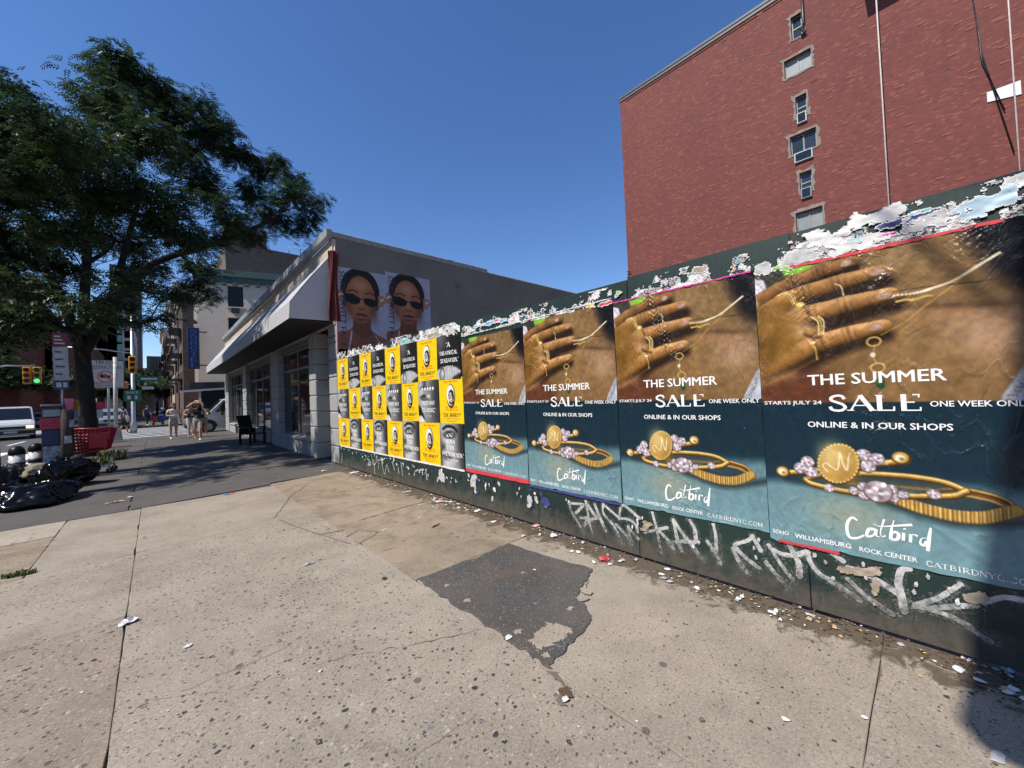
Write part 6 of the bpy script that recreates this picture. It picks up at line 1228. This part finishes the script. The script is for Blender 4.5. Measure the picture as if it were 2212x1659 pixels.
MB().box((-1.55, -.32, 2.75), (-1.15, -.1, 3.2), bev=.03).build('pedestrian_signal', AMB, e); MB().box((-.75, -.32, 2.75), (-.2, -.1, 3.15), bev=.03).build('pedestrian_signal', AMB, e); MB().tube([(0, 0, 3.0), (-1.5, -.2, 3.0)], .035, 6).build('signal_bracket', STEEL, e); MB().box((.4, -.05, 2.68), (.95, -.02, 2.85)).build('one_way_plate', SGW, e)
p = ptY(75, 812, 38); e = empty('traffic_light', (-8.6, 38, 0), 0, 'yellow traffic light with green lamp hanging over the road at left', 'traffic light')
MB().lathe([(.16, 0), (.12, 1), (.1, 5.6)], n=10).build('shaft', STEEL, e); MB().tube([(0, 0, 4.9), (.8, 0, p[2] + .3), (2.0, 0, p[2] + .62), (p[0] + 8.6, 0, p[2] + .62)], .045, 6).build('mast_arm', STEEL, e); signal(e, (p[0] + 8.6 + .12, -.1, p[2] - .5), lit=0); s_ = signal(e, (p[0] + 8.6 - .3, .0, p[2] - .5))
# added lamp post and banner, out of view, to shade the hoarding's right end
e = empty('added_lamp_post', (-2.15, -.46, 0), 0, 'added kerbside lamp post with hanging banner, out of view, casting shade on the hoarding', 'lamp post')
MB().lathe([(.13, 0), (.13, .9), (.08, 1.0), (.06, 9.6)], n=12).build('shaft', STEEL, e); MB().tube([(0, 0, 9.3), (-.8, .0, 9.7), (-2.4, 0, 9.8)], .04, 6).build('lamp_arm', STEEL, e); MB().box((-3.0, -.13, 9.72), (-2.3, .13, 9.86), bev=.04).build('lamp_head', GREYM, e)
P = [(.86, 6.05), (.80, 5.9), (.70, 5.84), (-.0, 5.84), (-.0, 9.1), (.60, 9.1), (.66, 8.1), (.85, 6.9)]; MB().prism(P, 'x', -.015, .015).build('banner', mat('shade_banner_cloth', (.3, .3, .32), .8), e); MB().tube([(0, 0, 9.12), (0, 1.2, 9.5)], .02, 6).build('banner_arm', STEEL, e); MB().tube([(0, 1.25, 9.55), (0, .66, 8.6)], .022, 6).build('shade_banner_stay', STEEL, e)  # banner outline and stay shaped to cast the wanted shade
# ---------------- vehicles
VWH = mat('white_vehicle_paint', (.62, .62, .62), .25, var=.03, coat=.5); VBK = mat('black_vehicle_paint', (.015, .015, .017), .2, coat=.5); VSI = mat('silver_vehicle_paint', (.42, .43, .45), .3, metal=.5, coat=.4); VYL = mat('yellow_vehicle_paint', (.5, .3, .02), .35); CHR = mat('bumper_chrome', (.35, .35, .36), .25, metal=.9); RIM_ = mat('wheel_rim', (.3, .3, .31), .35, metal=.8); HL = mat('headlamp_lens', (.5, .5, .5), .15); TLR = mat('tail_lamp', (.3, .01, .01), .3)
def vehicle(name, label, loc, rz, paint, st, wheels, glass, hw_lamp=None, wr=.34, group=None, lit=False, cat='car'):
    e = empty(name, (loc[0], loc[1], -.14), rz, label, cat, group); mb = MB(); n = len(st); V = []
    for y, zb, zm, zt, hb, ht in st: V += [(-hb * .94, y, zb), (-hb, y, zm * .55 + zb * .45), (-hb, y, zm), (-ht, y, zt - .05), (-ht * .86, y, zt), (ht * .86, y, zt), (ht, y, zt - .05), (hb, y, zm), (hb, y, zm * .55 + zb * .45), (hb * .94, y, zb)]
    F = [(k*10+i, k*10+(i+1) % 10, (k+1)*10+(i+1) % 10, (k+1)*10+i) for k in range(n-1) for i in range(10)] + [list(range(10)), list(range((n-1)*10, n*10))]
    mb.add(V, F, 0, False); mb.build('body', paint, e)
    for q in glass: MB().add(q, [list(range(len(q)))]).build('window', GLASS, e, fix=False)
    hb = st[2][4]
    for y in wheels:
        for s_ in (-1, 1):
            w_ = MB(); w_.tube([(s_ * (hb - .2), y, wr), (s_ * (hb + .01), y, wr)], wr, 18); wo = w_.build('wheel', RUBBER, e); r_ = MB(); r_.tube([(s_ * (hb + .005), y, wr), (s_ * (hb + .018), y, wr)], wr * .58, 14); o = r_.build('rim', RIM_); o.parent = wo
            a = MB(); n_ = 12; a.add([(s_ * (hb + .004), y + rr_ * math.cos(t_), wr + rr_ * math.sin(t_)) for rr_ in (wr * 1.0, wr * 1.2) for t_ in np.linspace(0, math.pi, n_)], [(i, i+1, n_+i+1, n_+i) for i in range(n_-1)]); a.build('wheel_arch', BLACKM, e, fix=False)
    y0 = st[0][0]; zl = hw_lamp or .72
    for s_ in (-1, 1): MB().box((s_ * hb * .62, y0 - .03, zl), (s_ * hb * .93, y0 + .08, zl + .17), bev=.02).build('headlight', LHEAD if (lit and s_ > 0) else HL, e); MB().box((s_ * (hb + .02), y0 + 1.6, 1.05), (s_ * (hb + .2), y0 + 1.72, 1.25), bev=.02).build('mirror', BLACKM, e); MB().box((s_ * hb * .75, st[-1][0] - .02, .8), (s_ * hb * .95, st[-1][0] + .03, 1.1)).build('tail_light', TLR, e)
    MB().box((-hb * .58, y0 - .025, zl - .02), (hb * .58, y0 + .02, zl + .15)).build('grille', BLACKM, e); MB().box((-hb * .97, y0 - .1, .36), (hb * .97, y0 + .1, .58), bev=.04).build('bumper', BLACKM, e); MB().box((-.26, y0 - .125, .42), (.26, y0 - .105, .54)).build('number_plate', SGW, e)
    return e
def sidewin(y0, y1, z0, z1, hb, ht, s_, rake0=.0, rake1=0.0):
    x0 = hb + .006; x1 = ht + .012 + (hb - ht) * .15; return [(s_ * x0, y0, z0), (s_ * x0, y1, z0), (s_ * x1, y1 - rake1, z1), (s_ * x1, y0 + rake0, z1)]
VANST = [(0, .3, .72, .8, .9, .88), (.08, .25, .85, .95, .96, .93), (.85, .25, 1.0, 1.12, .98, .95), (1.0, .25, 1.05, 1.2, .98, .93), (1.75, .25, 1.15, 2.02, .98, .86), (2.2, .25, 1.2, 2.08, .98, .86), (5.3, .3, 1.2, 2.08, .98, .86), (5.5, .3, 1.2, 2.0, .96, .84)]
def vanglass(): 
    return [[(-.84, 1.03, 1.24), (.84, 1.03, 1.24), (.76, 1.68, 1.97), (-.76, 1.68, 1.97)]] + [sidewin(1.35, 2.4, 1.25, 1.85, .98, .88, s_, .4, 0) for s_ in (-1, 1)]
SUVST = [(0, .3, .68, .78, .84, .8), (.1, .25, .82, .92, .92, .88), (1.05, .25, .95, 1.05, .94, .88), (1.25, .25, .98, 1.12, .94, .86), (2.0, .25, 1.0, 1.66, .94, .74), (2.5, .25, 1.02, 1.72, .94, .74), (4.0, .25, 1.02, 1.68, .94, .74), (4.55, .3, 1.0, 1.15, .92, .8), (4.7, .32, .9, 1.0, .9, .82)]
def suvglass(): return [[(-.8, 1.28, 1.15), (.8, 1.28, 1.15), (.66, 1.95, 1.62), (-.66, 1.95, 1.62)]] + [sidewin(1.55, 2.75, 1.08, 1.56, .94, .78, s_, .42, 0) for s_ in (-1, 1)] + [sidewin(2.85, 4.3, 1.08, 1.54, .94, .78, s_, 0, .4) for s_ in (-1, 1)]
vehicle('van', 'white cargo van with lit headlamp driving toward us at the left edge', (-6.55, 38.5), .16, VWH, VANST, (1.0, 4.4), vanglass(), .68, .36, None, True, 'van')
vehicle('suv', 'black suv hidden behind the sign cabinet and trunk', (-4.55, 46), .1, VBK, SUVST, (.9, 3.75), suvglass(), .7, cat='car')
vehicle('suv', 'silver suv waiting right behind the tree trunk', (-2.45, 44.5), .05, VSI, SUVST, (.9, 3.75), suvglass(), .7, cat='car')
vehicle('truck', 'yellow box truck far down the street', (-9.8, 82), 0, VYL, [(0, .4, 1.0, 1.2, 1.1, 1.1), (.5, .4, 1.3, 1.4, 1.1, 1.05), (1.2, .4, 1.5, 2.4, 1.1, 1.0), (1.9, .4, 1.5, 2.5, 1.1, 1.0), (2.0, .5, 1.6, 3.4, 1.2, 1.2), (7, .5, 1.6, 3.4, 1.2, 1.2)], (1.0, 5.5), [[(-.95, .6, 1.45), (.95, .6, 1.45), (.9, 1.15, 2.3), (-.9, 1.15, 2.3)]], .8, .45, cat='truck')
for k, (x_, y_, pm, lb) in enumerate([(-12.8, 60, VBK, 'black car further back on the far lanes'), (-9.3, 66, VSI, 'silver car in the middle lanes far back'), (-5.9, 72, VWH, 'white car far down the near lane'), (-1.0 - 2.6, 90, VBK, 'dark car parked along the far kerb'), (-3.6, 100, VSI, 'silver car parked along the far kerb')]):
    vehicle('car', lb, (x_, y_), 0, pm, SUVST, (.9, 3.75), suvglass(), .7, group='cars down the street')
# white work van across the side street, ladder on its rack
wv = vehicle('work_van', 'white work van with ladder rack parked across the side street', (1.35, 30.6), -math.pi / 2, VWH, VANST, (1.0, 4.4), vanglass(), .68, .37, None, False, 'van')
MB().box((-.2, 1.0, .0), (.2, 1.02, .01)).build('mud_flap', RUBBER, wv)
rk = MB()
for y in (2.2, 3.6, 5.0): rk.tube([(-.86, y, 2.05), (-.86, y, 2.32), (.86, y, 2.32), (.86, y, 2.05)], .025, 5)
rk.build('roof_rack', GREYM, wv)
for y in (.62, 2.5, 3.9): MB().box((.985, y, .6), (.99, y + .02, 1.15)).build('door_seam', BLACKM, wv)
ld = empty('ladder', (2.3, 29.75, 2.33), 0, 'white ladder lying slanted on the work van rack', 'ladder'); ld.rotation_euler = (0, math.radians(-4), 0)
for s_ in (0, .42): MB().box((-1.2, s_ - .03, .1), (4.6, s_ + .03, .2)).build('rail', WHITEP, ld)
for k in range(14): MB().tube([(-1.0 + k * .42, 0, .15), (-1.0 + k * .42, .42, .15)], .02, 5).build('rung', WHITEP, ld)
# ---------------- people
SKIN = mat('skin_light', (.5, .3, .22), .55, var=.06); SKIN2 = mat('skin_tan', (.38, .22, .15), .55, var=.06); HAIRD = mat('hair_dark', (.02, .013, .01), .5); HAIRB = mat('hair_brown', (.05, .03, .02), .5); HAT = mat('straw_hat', (.55, .42, .28), .8)
TEE = mat('white_tee', (.72, .71, .69), .8); BLKT = mat('black_top', (.015, .015, .017), .8); DEN = mat('light_denim', (.33, .38, .44), .85); KHA = mat('khaki_shorts', (.3, .26, .17), .85); GRYS = mat('grey_skirt', (.36, .36, .37), .85); SHOE = mat('white_shoe', (.7, .68, .66), .6); BLUET = mat('blue_shirt', (.03, .06, .2), .8); REDB = mat('red_bag', (.55, .03, .04), .6)
def person(label, loc, rz, arms, legs, top, bottom, skin=SKIN, hair=HAIRD, longhair=True, hat=False, h=1.66, short=.66, sleeve=.1, shoe=SHOE, crop=0.0, tilt=0.0):
    J = {'pel': (0, 0, .93), 'wai': (0, -.01, 1.08), 'che': (0, -.015, 1.26), 'nek': (0, .0, 1.40), 'hed': (0, -.015 - .03 * tilt, 1.47)}
    R_ = {'pel': (.135, .1), 'wai': (.115, .085), 'che': (.145, .1), 'nek': (.05, .05), 'hed': (.055, .055)}
    E = [('pel', 'wai'), ('wai', 'che'), ('che', 'nek'), ('nek', 'hed')]
    for s_, nm in ((-1, 'r'), (1, 'l')):
        kn, an = legs[nm]; el, wr_ = arms[nm]
        J.update({'hip' + nm: (s_ * .085, 0, .87), 'kne' + nm: (s_ * .09 + kn[0], kn[1], .49 + kn[2]), 'ank' + nm: (s_ * .09 + an[0], an[1], .085 + an[2]), 'toe' + nm: (s_ * .1 + an[0], an[1] - .15, .035 + an[2]),
                  'sho' + nm: (s_ * .165, 0, 1.355), 'elb' + nm: el, 'wri' + nm: wr_})
        R_.update({'hip' + nm: (.095, .095), 'kne' + nm: (.058, .058), 'ank' + nm: (.038, .038), 'toe' + nm: (.035, .03), 'sho' + nm: (.055, .055), 'elb' + nm: (.038, .038), 'wri' + nm: (.026, .026)})
        E += [('pel', 'hip' + nm), ('hip' + nm, 'kne' + nm), ('kne' + nm, 'ank' + nm), ('ank' + nm, 'toe' + nm), ('che', 'sho' + nm), ('sho' + nm, 'elb' + nm), ('elb' + nm, 'wri' + nm)]
    ks = list(J); me = bpy.data.meshes.new('skeleton'); me.from_pydata([J[k] for k in ks], [(ks.index(a), ks.index(c)) for a, c in E], []); o = bpy.data.objects.new('skeleton', me); col.objects.link(o)
    sk = o.modifiers.new('skin', 'SKIN'); o.modifiers.new('sub', 'SUBSURF').levels = 1
    for i, k in enumerate(ks): me.skin_vertices[0].data[i].radius = R_[k]; me.skin_vertices[0].data[i].use_root = (k == 'pel')
    bm_ = bpy.data.meshes.new_from_object(o.evaluated_get(bpy.context.evaluated_depsgraph_get())); bpy.data.objects.remove(o)
    mb = MB(); V = [v.co[:] for v in bm_.vertices]
    def sd_(c, a, b):
        a = Vector(a); b = Vector(b); t_ = max(0, min(1, (c - a).dot(b - a) / (b - a).length_squared)); return (c - a - (b - a) * t_).length
    for p_ in bm_.polygons:
        c = p_.center; lim = abs(c.x) > .13 + sleeve and c.z < 1.36
        arm = min(sd_(c, J['elb' + n_], J['wri' + n_]) for n_ in 'rl') < .062 or min(sd_(c, Vector(J['sho' + n_]).lerp(Vector(J['elb' + n_]), .15 + sleeve * 3), J['elb' + n_]) for n_ in 'rl') < .062
        mi = 0
        if c.z < .1: mi = 3
        elif c.z > 1.385 or arm: mi = 0
        elif c.z > 1.0 + crop: mi = 1
        elif c.z > short and c.z <= 1.0: mi = 2
        mb.add([V[i] for i in p_.vertices], [list(range(len(p_.vertices)))], mi, True)
    # head, nose, ears, eyes
    hc = Vector((0, -.03 - .05 * tilt, 1.555)); n1, n2 = 12, 9; hv = []
    for i in range(n2 + 1):
        th = math.pi * i / n2; z = math.cos(th)
        for j in range(n1):
            a = 2 * math.pi * j / n1; w_ = math.sin(th) * (1 - .22 * max(0, -z)); hv.append(hc + Vector((.074 * w_ * math.cos(a), .092 * w_ * math.sin(a), .115 * z)))
    mb.add([v[:] for v in hv], [(i*n1+j, i*n1+(j+1) % n1, (i+1)*n1+(j+1) % n1, (i+1)*n1+j) for i in range(n2) for j in range(n1)], 0, True)
    mb.add([hc + Vector(q) for q in ((-.014, -.086, -.03), (.014, -.086, -.03), (0, -.115, -.028), (0, -.088, .012))], [(0, 1, 2), (0, 2, 3), (1, 3, 2)], 0)
    for s_ in (-1, 1): mb.lathe([(.002, -.006), (.011, 0), (.002, .006)], hc + Vector((s_ * .03, -.083, .008)), 6, 4); mb.lathe([(.004, -.03), (.012, 0), (.004, .03)], hc + Vector((s_ * .075, .0, -.005)), 6, 0)
    mb.box(hc + Vector((-.02, -.086, -.062)), hc + Vector((.02, -.08, -.054)), 5)
    for n_ in 'rl':                                           # hands with five bent fingers
        w_ = Vector(J['wri' + n_]); d = (w_ - Vector(J['elb' + n_])).normalized(); sd = d.cross(Vector((0, -1, .2))).normalized(); pm = w_ + d * .08
        mb.tube([w_ - d * .02, w_ + d * .035, pm], [.024, .032, .03], 8, 0)
        nn = d.cross(sd).normalized()
        for k in range(4): b0 = pm + sd * (.024 - .016 * k) - d * .01; ln = (.05, .062, .066, .052)[3 - k]; mb.tube([b0, b0 + d * ln * .55 + nn * .006, b0 + d * ln + nn * .022], [.0085, .008, .006], 5, 0)
        b0 = w_ + d * .03 + sd * .025; mb.tube([b0, b0 + sd * .03 + d * .025, b0 + sd * .035 + d * .055 + nn * .01], [.011, .009, .007], 5, 0)
    e = mb.build('person', [skin, top, bottom, shoe, INKK, mat('lips', (.3, .1, .09), .5) if 'lips' not in MAT else MAT['lips']], None, loc, (0, 0, rz)); s0 = h / 1.66; e.scale = (s0 * 1.1, s0 * 1.1, s0); tag(e, label, 'person')
    hm = MB(); hv = []; 
    for i in range(7):
        th = math.pi * .62 * i / 6
        for j in range(n1): a = 2 * math.pi * j / n1; front = max(0, -math.sin(a)); th2 = th * (1 - .42 * front); hv.append(hc + Vector((.084 * math.sin(th2) * math.cos(a), .008 + .1 * math.sin(th2) * math.sin(a), .012 + .118 * math.cos(th2))))
    hm.add([v[:] for v in hv], [(i*n1+j, i*n1+(j+1) % n1, (i+1)*n1+(j+1) % n1, (i+1)*n1+j) for i in range(6) for j in range(n1)], 0, True)
    if longhair:
        for s_ in (-.06, -.03, 0, .03, .06): hm.tube([hc + Vector((s_, .06 - abs(s_) * .4, .03)), hc + Vector((s_ * 1.25, .09 - abs(s_) * .5, -.1)), hc + Vector((s_ * 1.3, .085 - abs(s_) * .4, -.27))], [.035, .036, .016], 6)
    hm.build('hair', hair, e)
    if hat: MB().lathe([(.2, -.012), (.19, .0), (.1, .012), (.095, .07), (.06, .1), (.01, .105)], hc + Vector((0, .0, .075)), 16).build('hat', HAT, e)
    return e
st_ = {'r': ((0, -.01, 0), (0, .02, 0)), 'l': ((0, -.01, 0), (0, .02, 0))}
walk_ = {'r': ((0, -.12, 0), (0, -.16, 0)), 'l': ((0, -.02, 0), (0, .2, .06))}; walk2 = {'r': ((0, .0, 0), (0, .24, .08)), 'l': ((0, -.12, 0), (0, -.14, 0))}
hold = {'r': ((-.22, -.02, 1.1), (-.05, -.24, 1.1)), 'l': ((.22, -.02, 1.1), (.05, -.24, 1.08))}; hang = {'r': ((-.23, .03, 1.1), (-.24, -.06, .86)), 'l': ((.23, .03, 1.1), (.24, -.06, .86))}; shade = {'r': ((-.3, -.14, 1.46), (-.1, -.17, 1.62)), 'l': ((.21, -.02, 1.1), (.06, -.22, 1.05))}; oneh = {'r': hold['r'], 'l': hang['l']}
g1 = gpt(375, 949); g2 = gpt(413, 945); g3 = gpt(428, 952); g4 = gpt(440, 945)
person('woman in white tee and light denim shorts reading her phone', (g1[0], g1[1], 0), .25, oneh, st_, TEE, DEN, SKIN, HAIRB, h=1.68, sleeve=.16, short=.7)
person('dark haired woman in tan top and grey shorts walking second in the group', (g2[0], g2[1], 0), .1, hold, walk_, mat('tan_top', (.4, .25, .18), .8), GRYS, SKIN, HAIRD, h=1.66, sleeve=.02, short=.62)
person('woman in black top and grey skirt shading her eyes with one arm', (g3[0], g3[1], 0), -.2, shade, walk2, BLKT, GRYS, SKIN, HAIRB, hat=True, h=1.68, sleeve=.0, short=.68)
person('woman in pale top and khaki shorts nearest the work van', (g4[0], g4[1], 0), -.1, hold, walk_, TEE, KHA, SKIN2, HAIRD, h=1.64, sleeve=.06, short=.66)
g5 = gpt(266, 932); person('person in black crossing beyond the sticker covered post', (g5[0], g5[1], -.14), 1.9, hang, walk_, BLKT, BLKT, SKIN2, HAIRD, False, h=1.76, sleeve=.14, short=.5)
g6 = gpt(318, 919); person('person in blue shirt pulling a cart at the far corner', (g6[0], g6[1], -.0), .5, hang, walk_, BLUET, BLKT, SKIN2, HAIRD, False, h=1.72, sleeve=.16, short=.12)
for k, (px, lb) in enumerate([(352, 'far walker in white beyond the crossing'), (372, 'far walker in black beyond the crossing'), (395, 'far walker in red beyond the crossing')]):
    q = gpt(px, 903); person(lb, (q[0], q[1], 0), .3 * k, hang, walk_ if k % 2 else walk2, [TEE, BLKT, REDB][k], BLKT, SKIN2, HAIRD, False, h=1.72, short=.3)
# handbags held by the two middle women
for (g, dx, m_, lb) in ((g2, -.02, INKK, 'black bag carried by the dark haired woman'), (g3, .08, BLKT, 'black bag carried by the woman shading her eyes')):
    e = empty('handbag', (g[0] + dx, g[1] - .3, .98), 0, lb, 'bag'); mb = MB(); mb.add([(-.14, -.05, 0), (.14, -.05, 0), (.14, .05, 0), (-.14, .05, 0), (-.11, -.03, .17), (.11, -.03, .17), (.11, .03, .17), (-.11, .03, .17)], [(0,3,2,1),(4,5,6,7),(0,1,5,4),(1,2,6,5),(2,3,7,6),(3,0,4,7)]); mb.build('pouch', m_, e); MB().tube([(-.1, 0, .16), (-.04, 0, .26), (.04, 0, .26), (.1, 0, .16)], .008, 5).build('strap', m_, e)
e = empty('folding_cart', (g6[0] + .55, g6[1] + .1, 0), 0, 'small handcart with red and blue bags at the far corner', 'cart'); MB().box((-.22, -.2, .2), (.12, .2, .75), bev=.06).build('red_load', REDB, e); MB().box((.13, -.22, .2), (.6, .22, .9), bev=.08).build('blue_load', BLUET, e); MB().tube([(-.3, 0, .1), (-.32, 0, 1.05)], .015, 5).build('handle', GREYM, e)
for x_ in (-.15, .45): MB().tube([(x_, -.24, .1), (x_, -.2, .1)], .1, 12).build('wheel', RUBBER, e)
# far trees closing the street
def small_tree(lb, x_, y_, hgt, r_, seed, tint=1.0, dens=70):
    R_ = np.random.default_rng(seed); bb = [(x_ + R_.normal(0, r_ * .5), y_ + R_.normal(0, r_ * .5), hgt * R_.uniform(.5, .92), r_ * R_.uniform(.4, .62)) for _ in range(11)]
    make_tree('street_tree', lb, (x_, y_, 0), bb, (x_, y_, hgt * .35), .2, dens, seed, 2.2, tint)
small_tree('dark tree at the far end of the street left of the tower', -5, 118, 9.5, 5.0, 51); small_tree('lighter green tree at the far end below the tower', .3, 108, 7.5, 3.2, 52, 2.2); small_tree('dark tree across the wide street behind the traffic light', -11.5, 60, 8.5, 3.0, 53, .9); small_tree('dark tree on the far pavement before the tenements', -3.4, 84, 7.5, 2.6, 54)
small_tree('small sunlit tree at the left edge across the street', -16.5, 66, 11, 3.4, 55, 1.5)
# ================================================================ LITTER
LW = mat('litter_white', (.72, .71, .69), .7, var=.12, scale=20); LO = mat('litter_orange', (.72, .3, .06), .6); LR = mat('litter_red', (.62, .06, .05), .5); LB = mat('litter_blue', (.05, .2, .6), .5); LT = mat('litter_tan', (.52, .35, .18), .8, var=.2, scale=15); LP = mat('litter_pink', (.7, .4, .36), .7, var=.2); LY = mat('litter_yellow', (.6, .55, .2), .7); LBR = mat('litter_brown', (.1, .06, .035), .9); LTEAL = mat('litter_teal', (.03, .2, .25), .5); LGY = mat('litter_grey', (.42, .42, .43), .6); LRB = mat('litter_dark_red', (.2, .05, .035), .8)
def crumple(rx, ry, h, n=11, jag=.45, seed=None, rings=3):
    mb = MB(); v = [(0, 0, h * random.uniform(.5, 1))]
    offs = [1 - random.random() * jag for _ in range(n)]
    for q in range(1, rings + 1):
        s_ = q / rings
        for k in range(n): a = 2 * math.pi * k / n + q * .1; v.append((math.cos(a) * rx * offs[k] * s_, math.sin(a) * ry * offs[k] * s_, max(.002, h * random.random() * (1.1 - .6 * s_)) + .002))
    f = [(0, 1 + k, 1 + (k + 1) % n) for k in range(n)] + [(1 + (q - 1) * n + k, 1 + q * n + k, 1 + q * n + (k + 1) % n, 1 + (q - 1) * n + (k + 1) % n) for q in range(1, rings) for k in range(n)]
    mb.add(v, f); return mb
NAMED = [  # px, py, rx, ry, h, rot, material, name, label
 (275,1347,.075,.05,.03,.6,LW,'crumpled_paper','crumpled white paper lying on the slab joint at left'), (405,1398,.03,.025,.012,0,LW,'paper_scrap','lone white scrap on the slab right of the crumpled paper'), (248,1086,.13,.05,.03,.3,LT,'cardboard_piece','flat tan cardboard piece on the asphalt edge'), (280,1075,.05,.05,.02,0,LW,'paper_cup','white paper ball next to the tan cardboard'), (331,1044,.09,.06,.004,0,LGY,'flattened_paper','faint grey flattened paper on the asphalt'), (489,1069,.07,.035,.03,-.3,LB,'wrapper','blue wrapper with red end at the asphalt edge'), (503,1066,.03,.025,.02,0,LR,'wrapper','red scrap beside the blue wrapper'),
 (668,1219,.07,.03,.02,.4,LGY,'clear_wrapper','crinkled clear wrapper on the broad slab'), (1306,1212,.055,.035,.05,-.9,LR,'candy_wrapper','bright red candy wrapper on the concrete by the tar patch'), (1318,1221,.025,.02,.02,0,LW,'wrapper','torn white end of the red candy wrapper'), (1405,1195,.05,.04,.09,.4,LO,'food_wrapper','orange crumpled food wrapper leaning against the hoarding'), (1100,1380,.035,.022,.025,.2,LW,'crumpled_paper','white crumpled scrap at the edge of the tar patch'), (1195,1160,.06,.045,.04,.3,LW,'crumpled_paper','white crumpled tissue in front of the graffiti'), (1160,1137,.07,.03,.03,-.4,LP,'torn_paper','pinkish torn paper at the hoarding foot'), (950,1085,.1,.05,.03,-.5,LP,'torn_paper','pale pink torn poster on the pavement'), (1030,1105,.06,.04,.02,0,LW,'torn_paper','white torn bits by the pale pink poster'), (1066,1128,.05,.035,.012,.2,LW,'torn_paper','curved white strip on the stained slab'), (940,1138,.11,.012,.02,.3,LRB,'wood_splinter','dark red wooden splinter on the stained slab'), (830,1146,.05,.015,.01,.2,LW,'paper_strip','thin white strip on the stained slab'), (765,1022,.14,.07,.03,.3,LW,'torn_paper','white torn paper heap by the hoarding corner'), (712,1004,.06,.04,.05,0,LTEAL,'cup','crushed teal cup by the shop corner'), (700,1018,.07,.05,.03,.2,LW,'torn_paper','white torn paper on the asphalt by the shop corner'), (733,1012,.04,.03,.02,0,LR,'wrapper','small red scrap by the shop corner'), (880,1063,.12,.05,.02,0,LGY,'torn_paper','grey wet paper along the hoarding'),
 (2065,1392,.09,.03,.05,-.3,LW,'paper_cup','crushed white paper cup at the hoarding foot far right'), (1985,1352,.07,.03,.03,-.3,LW,'plastic_film','crumpled white film at the slab joint'), (2000,1362,.02,.02,.02,0,LW,'paper_ball','tiny white ball at the top of the slab joint'), (1770,1312,.07,.035,.02,-.3,LGY,'torn_paper','grey wet paper pieces at the hoarding foot'), (1830,1325,.04,.03,.03,0,LW,'torn_paper','white bent paper under the beige flap'), (1697,1557,.014,.018,.008,.3,LW,'paper_scrap','small white scrap on the near right slab'), (1516,1558,.016,.016,.012,0,GREYM,'bottle_cap','grey bottle cap on the near right slab'), (1868,1553,.012,.018,.008,0,LW,'paper_scrap','white crumb in the right slab joint'), (2155,1640,.05,.025,.01,-.2,LGY,'flattened_wrapper','flattened grey wrapper in the shade at lower right'), (1600,1240,.02,.015,.02,0,LP,'torn_paper','pink scrap amid the grime'), (1860,1340,.02,.02,.02,0,LO,'wrapper','tiny orange scrap under the largest poster'), (1155,1235,.012,.02,.012,.5,LW,'crumb','white fleck in the middle of the tar patch'), (830,1252,.03,.02,.02,0,LBR,'leaf_clump','brown clump in the slab joint left of the tar patch'), (1222,1500,.04,.05,.012,0,LBR,'dirt_clump','brown dirt clump in the broken joint'), (1222,1515,.022,.02,.02,0,LW,'paper_scrap','white scrap on the broken joint'), (2130,1425,.06,.03,.02,-.3,LW,'torn_paper','white curled paper in the right hand shade'), (2180,1450,.06,.03,.02,-.3,LGY,'torn_paper','pale paper further right in the shade')]
for px, py, rx, ry, h, ro, m_, nm, lb in NAMED:
    g_ = gpt(px, py); o = crumple(rx, ry, h).build(nm, m_, None, (g_[0], g_[1], .004 if nm != 'crumb' else .012), (0, 0, ro), False); tag(o, lb, 'litter')
p = gpt(250, 967); tag(MB().box((-.45, -.04, .0), (.45, .04, .03), bev=.005).build('red_plank', LRB, None, (p[0], p[1], .012), (0, 0, .05)), 'dull red plank lying past the weeds', 'plank')
cl0 = [random.uniform(-.4, 8.5) for _ in range(14)]
sm = [crumple(.03, .02, .014, 8, .6, rings=2).mesh('paper_scrap', m_, False) for m_ in (LW, LW, LW, LGY, LT, LW)]
for k in range(90):
    y = random.gauss(random.choice(cl0), .2); x_ = 3.1 - abs(random.gauss(0, .16)) - .02
    if x_ < 1.7: continue
    o = link('paper_scrap', random.choice(sm), None, (x_, y, .005), (0, 0, random.random() * 6.28), (random.uniform(.4, 1.5),) * 2 + (random.uniform(.6, 1.6),)); tag(o, 'small scrap of torn paper among the litter along the hoarding foot', 'litter', 'paper scraps along the hoarding foot')
for k in range(46):
    x_ = random.uniform(-1.6, 2.7); y = random.uniform(.8, 8) if x_ > 0 else random.uniform(2.5, 8)
    o = link('paper_fleck', sm[k % 6], None, (x_, y, .004), (0, 0, random.random() * 6.28), (random.uniform(.15, .5),) * 3); tag(o, 'tiny pale fleck of paper strewn on the pavement slabs', 'litter', 'flecks on the slabs')
mb = MB(); LM = [LW, LGY, LBR, LT, LBR, LY, LBR]
cl_ = [random.uniform(-1.2, 9.3) for _ in range(26)]
for k in range(2300):
    y = random.gauss(random.choice(cl_), .16) if k % 3 else random.uniform(-1.2, 9.3); x_ = 3.13 - abs(random.gauss(0, .13)); q = random.uniform(.003, .013); a = random.random() * 3.14
    if random.random() < .12: x_ = random.uniform(1.6, 3.1); q *= .6
    v = [(x_ + q * random.uniform(.5, 1.4) * math.cos(a + t_), y + q * random.uniform(.5, 1.4) * math.sin(a + t_), .004 + random.random() * .006) for t_ in (0, 1.3, 2.6, 3.9, 5.1)]
    mb.add(v, [(0, 1, 2, 3, 4)], random.choices(range(7), [1.4, 2, 8, 2, 8, .6, 8])[0])
tag(mb.build('litter_crumbs', LM, fix=False), 'fine crumbs of paper and dirt along the hoarding foot', 'litter', kind='stuff')
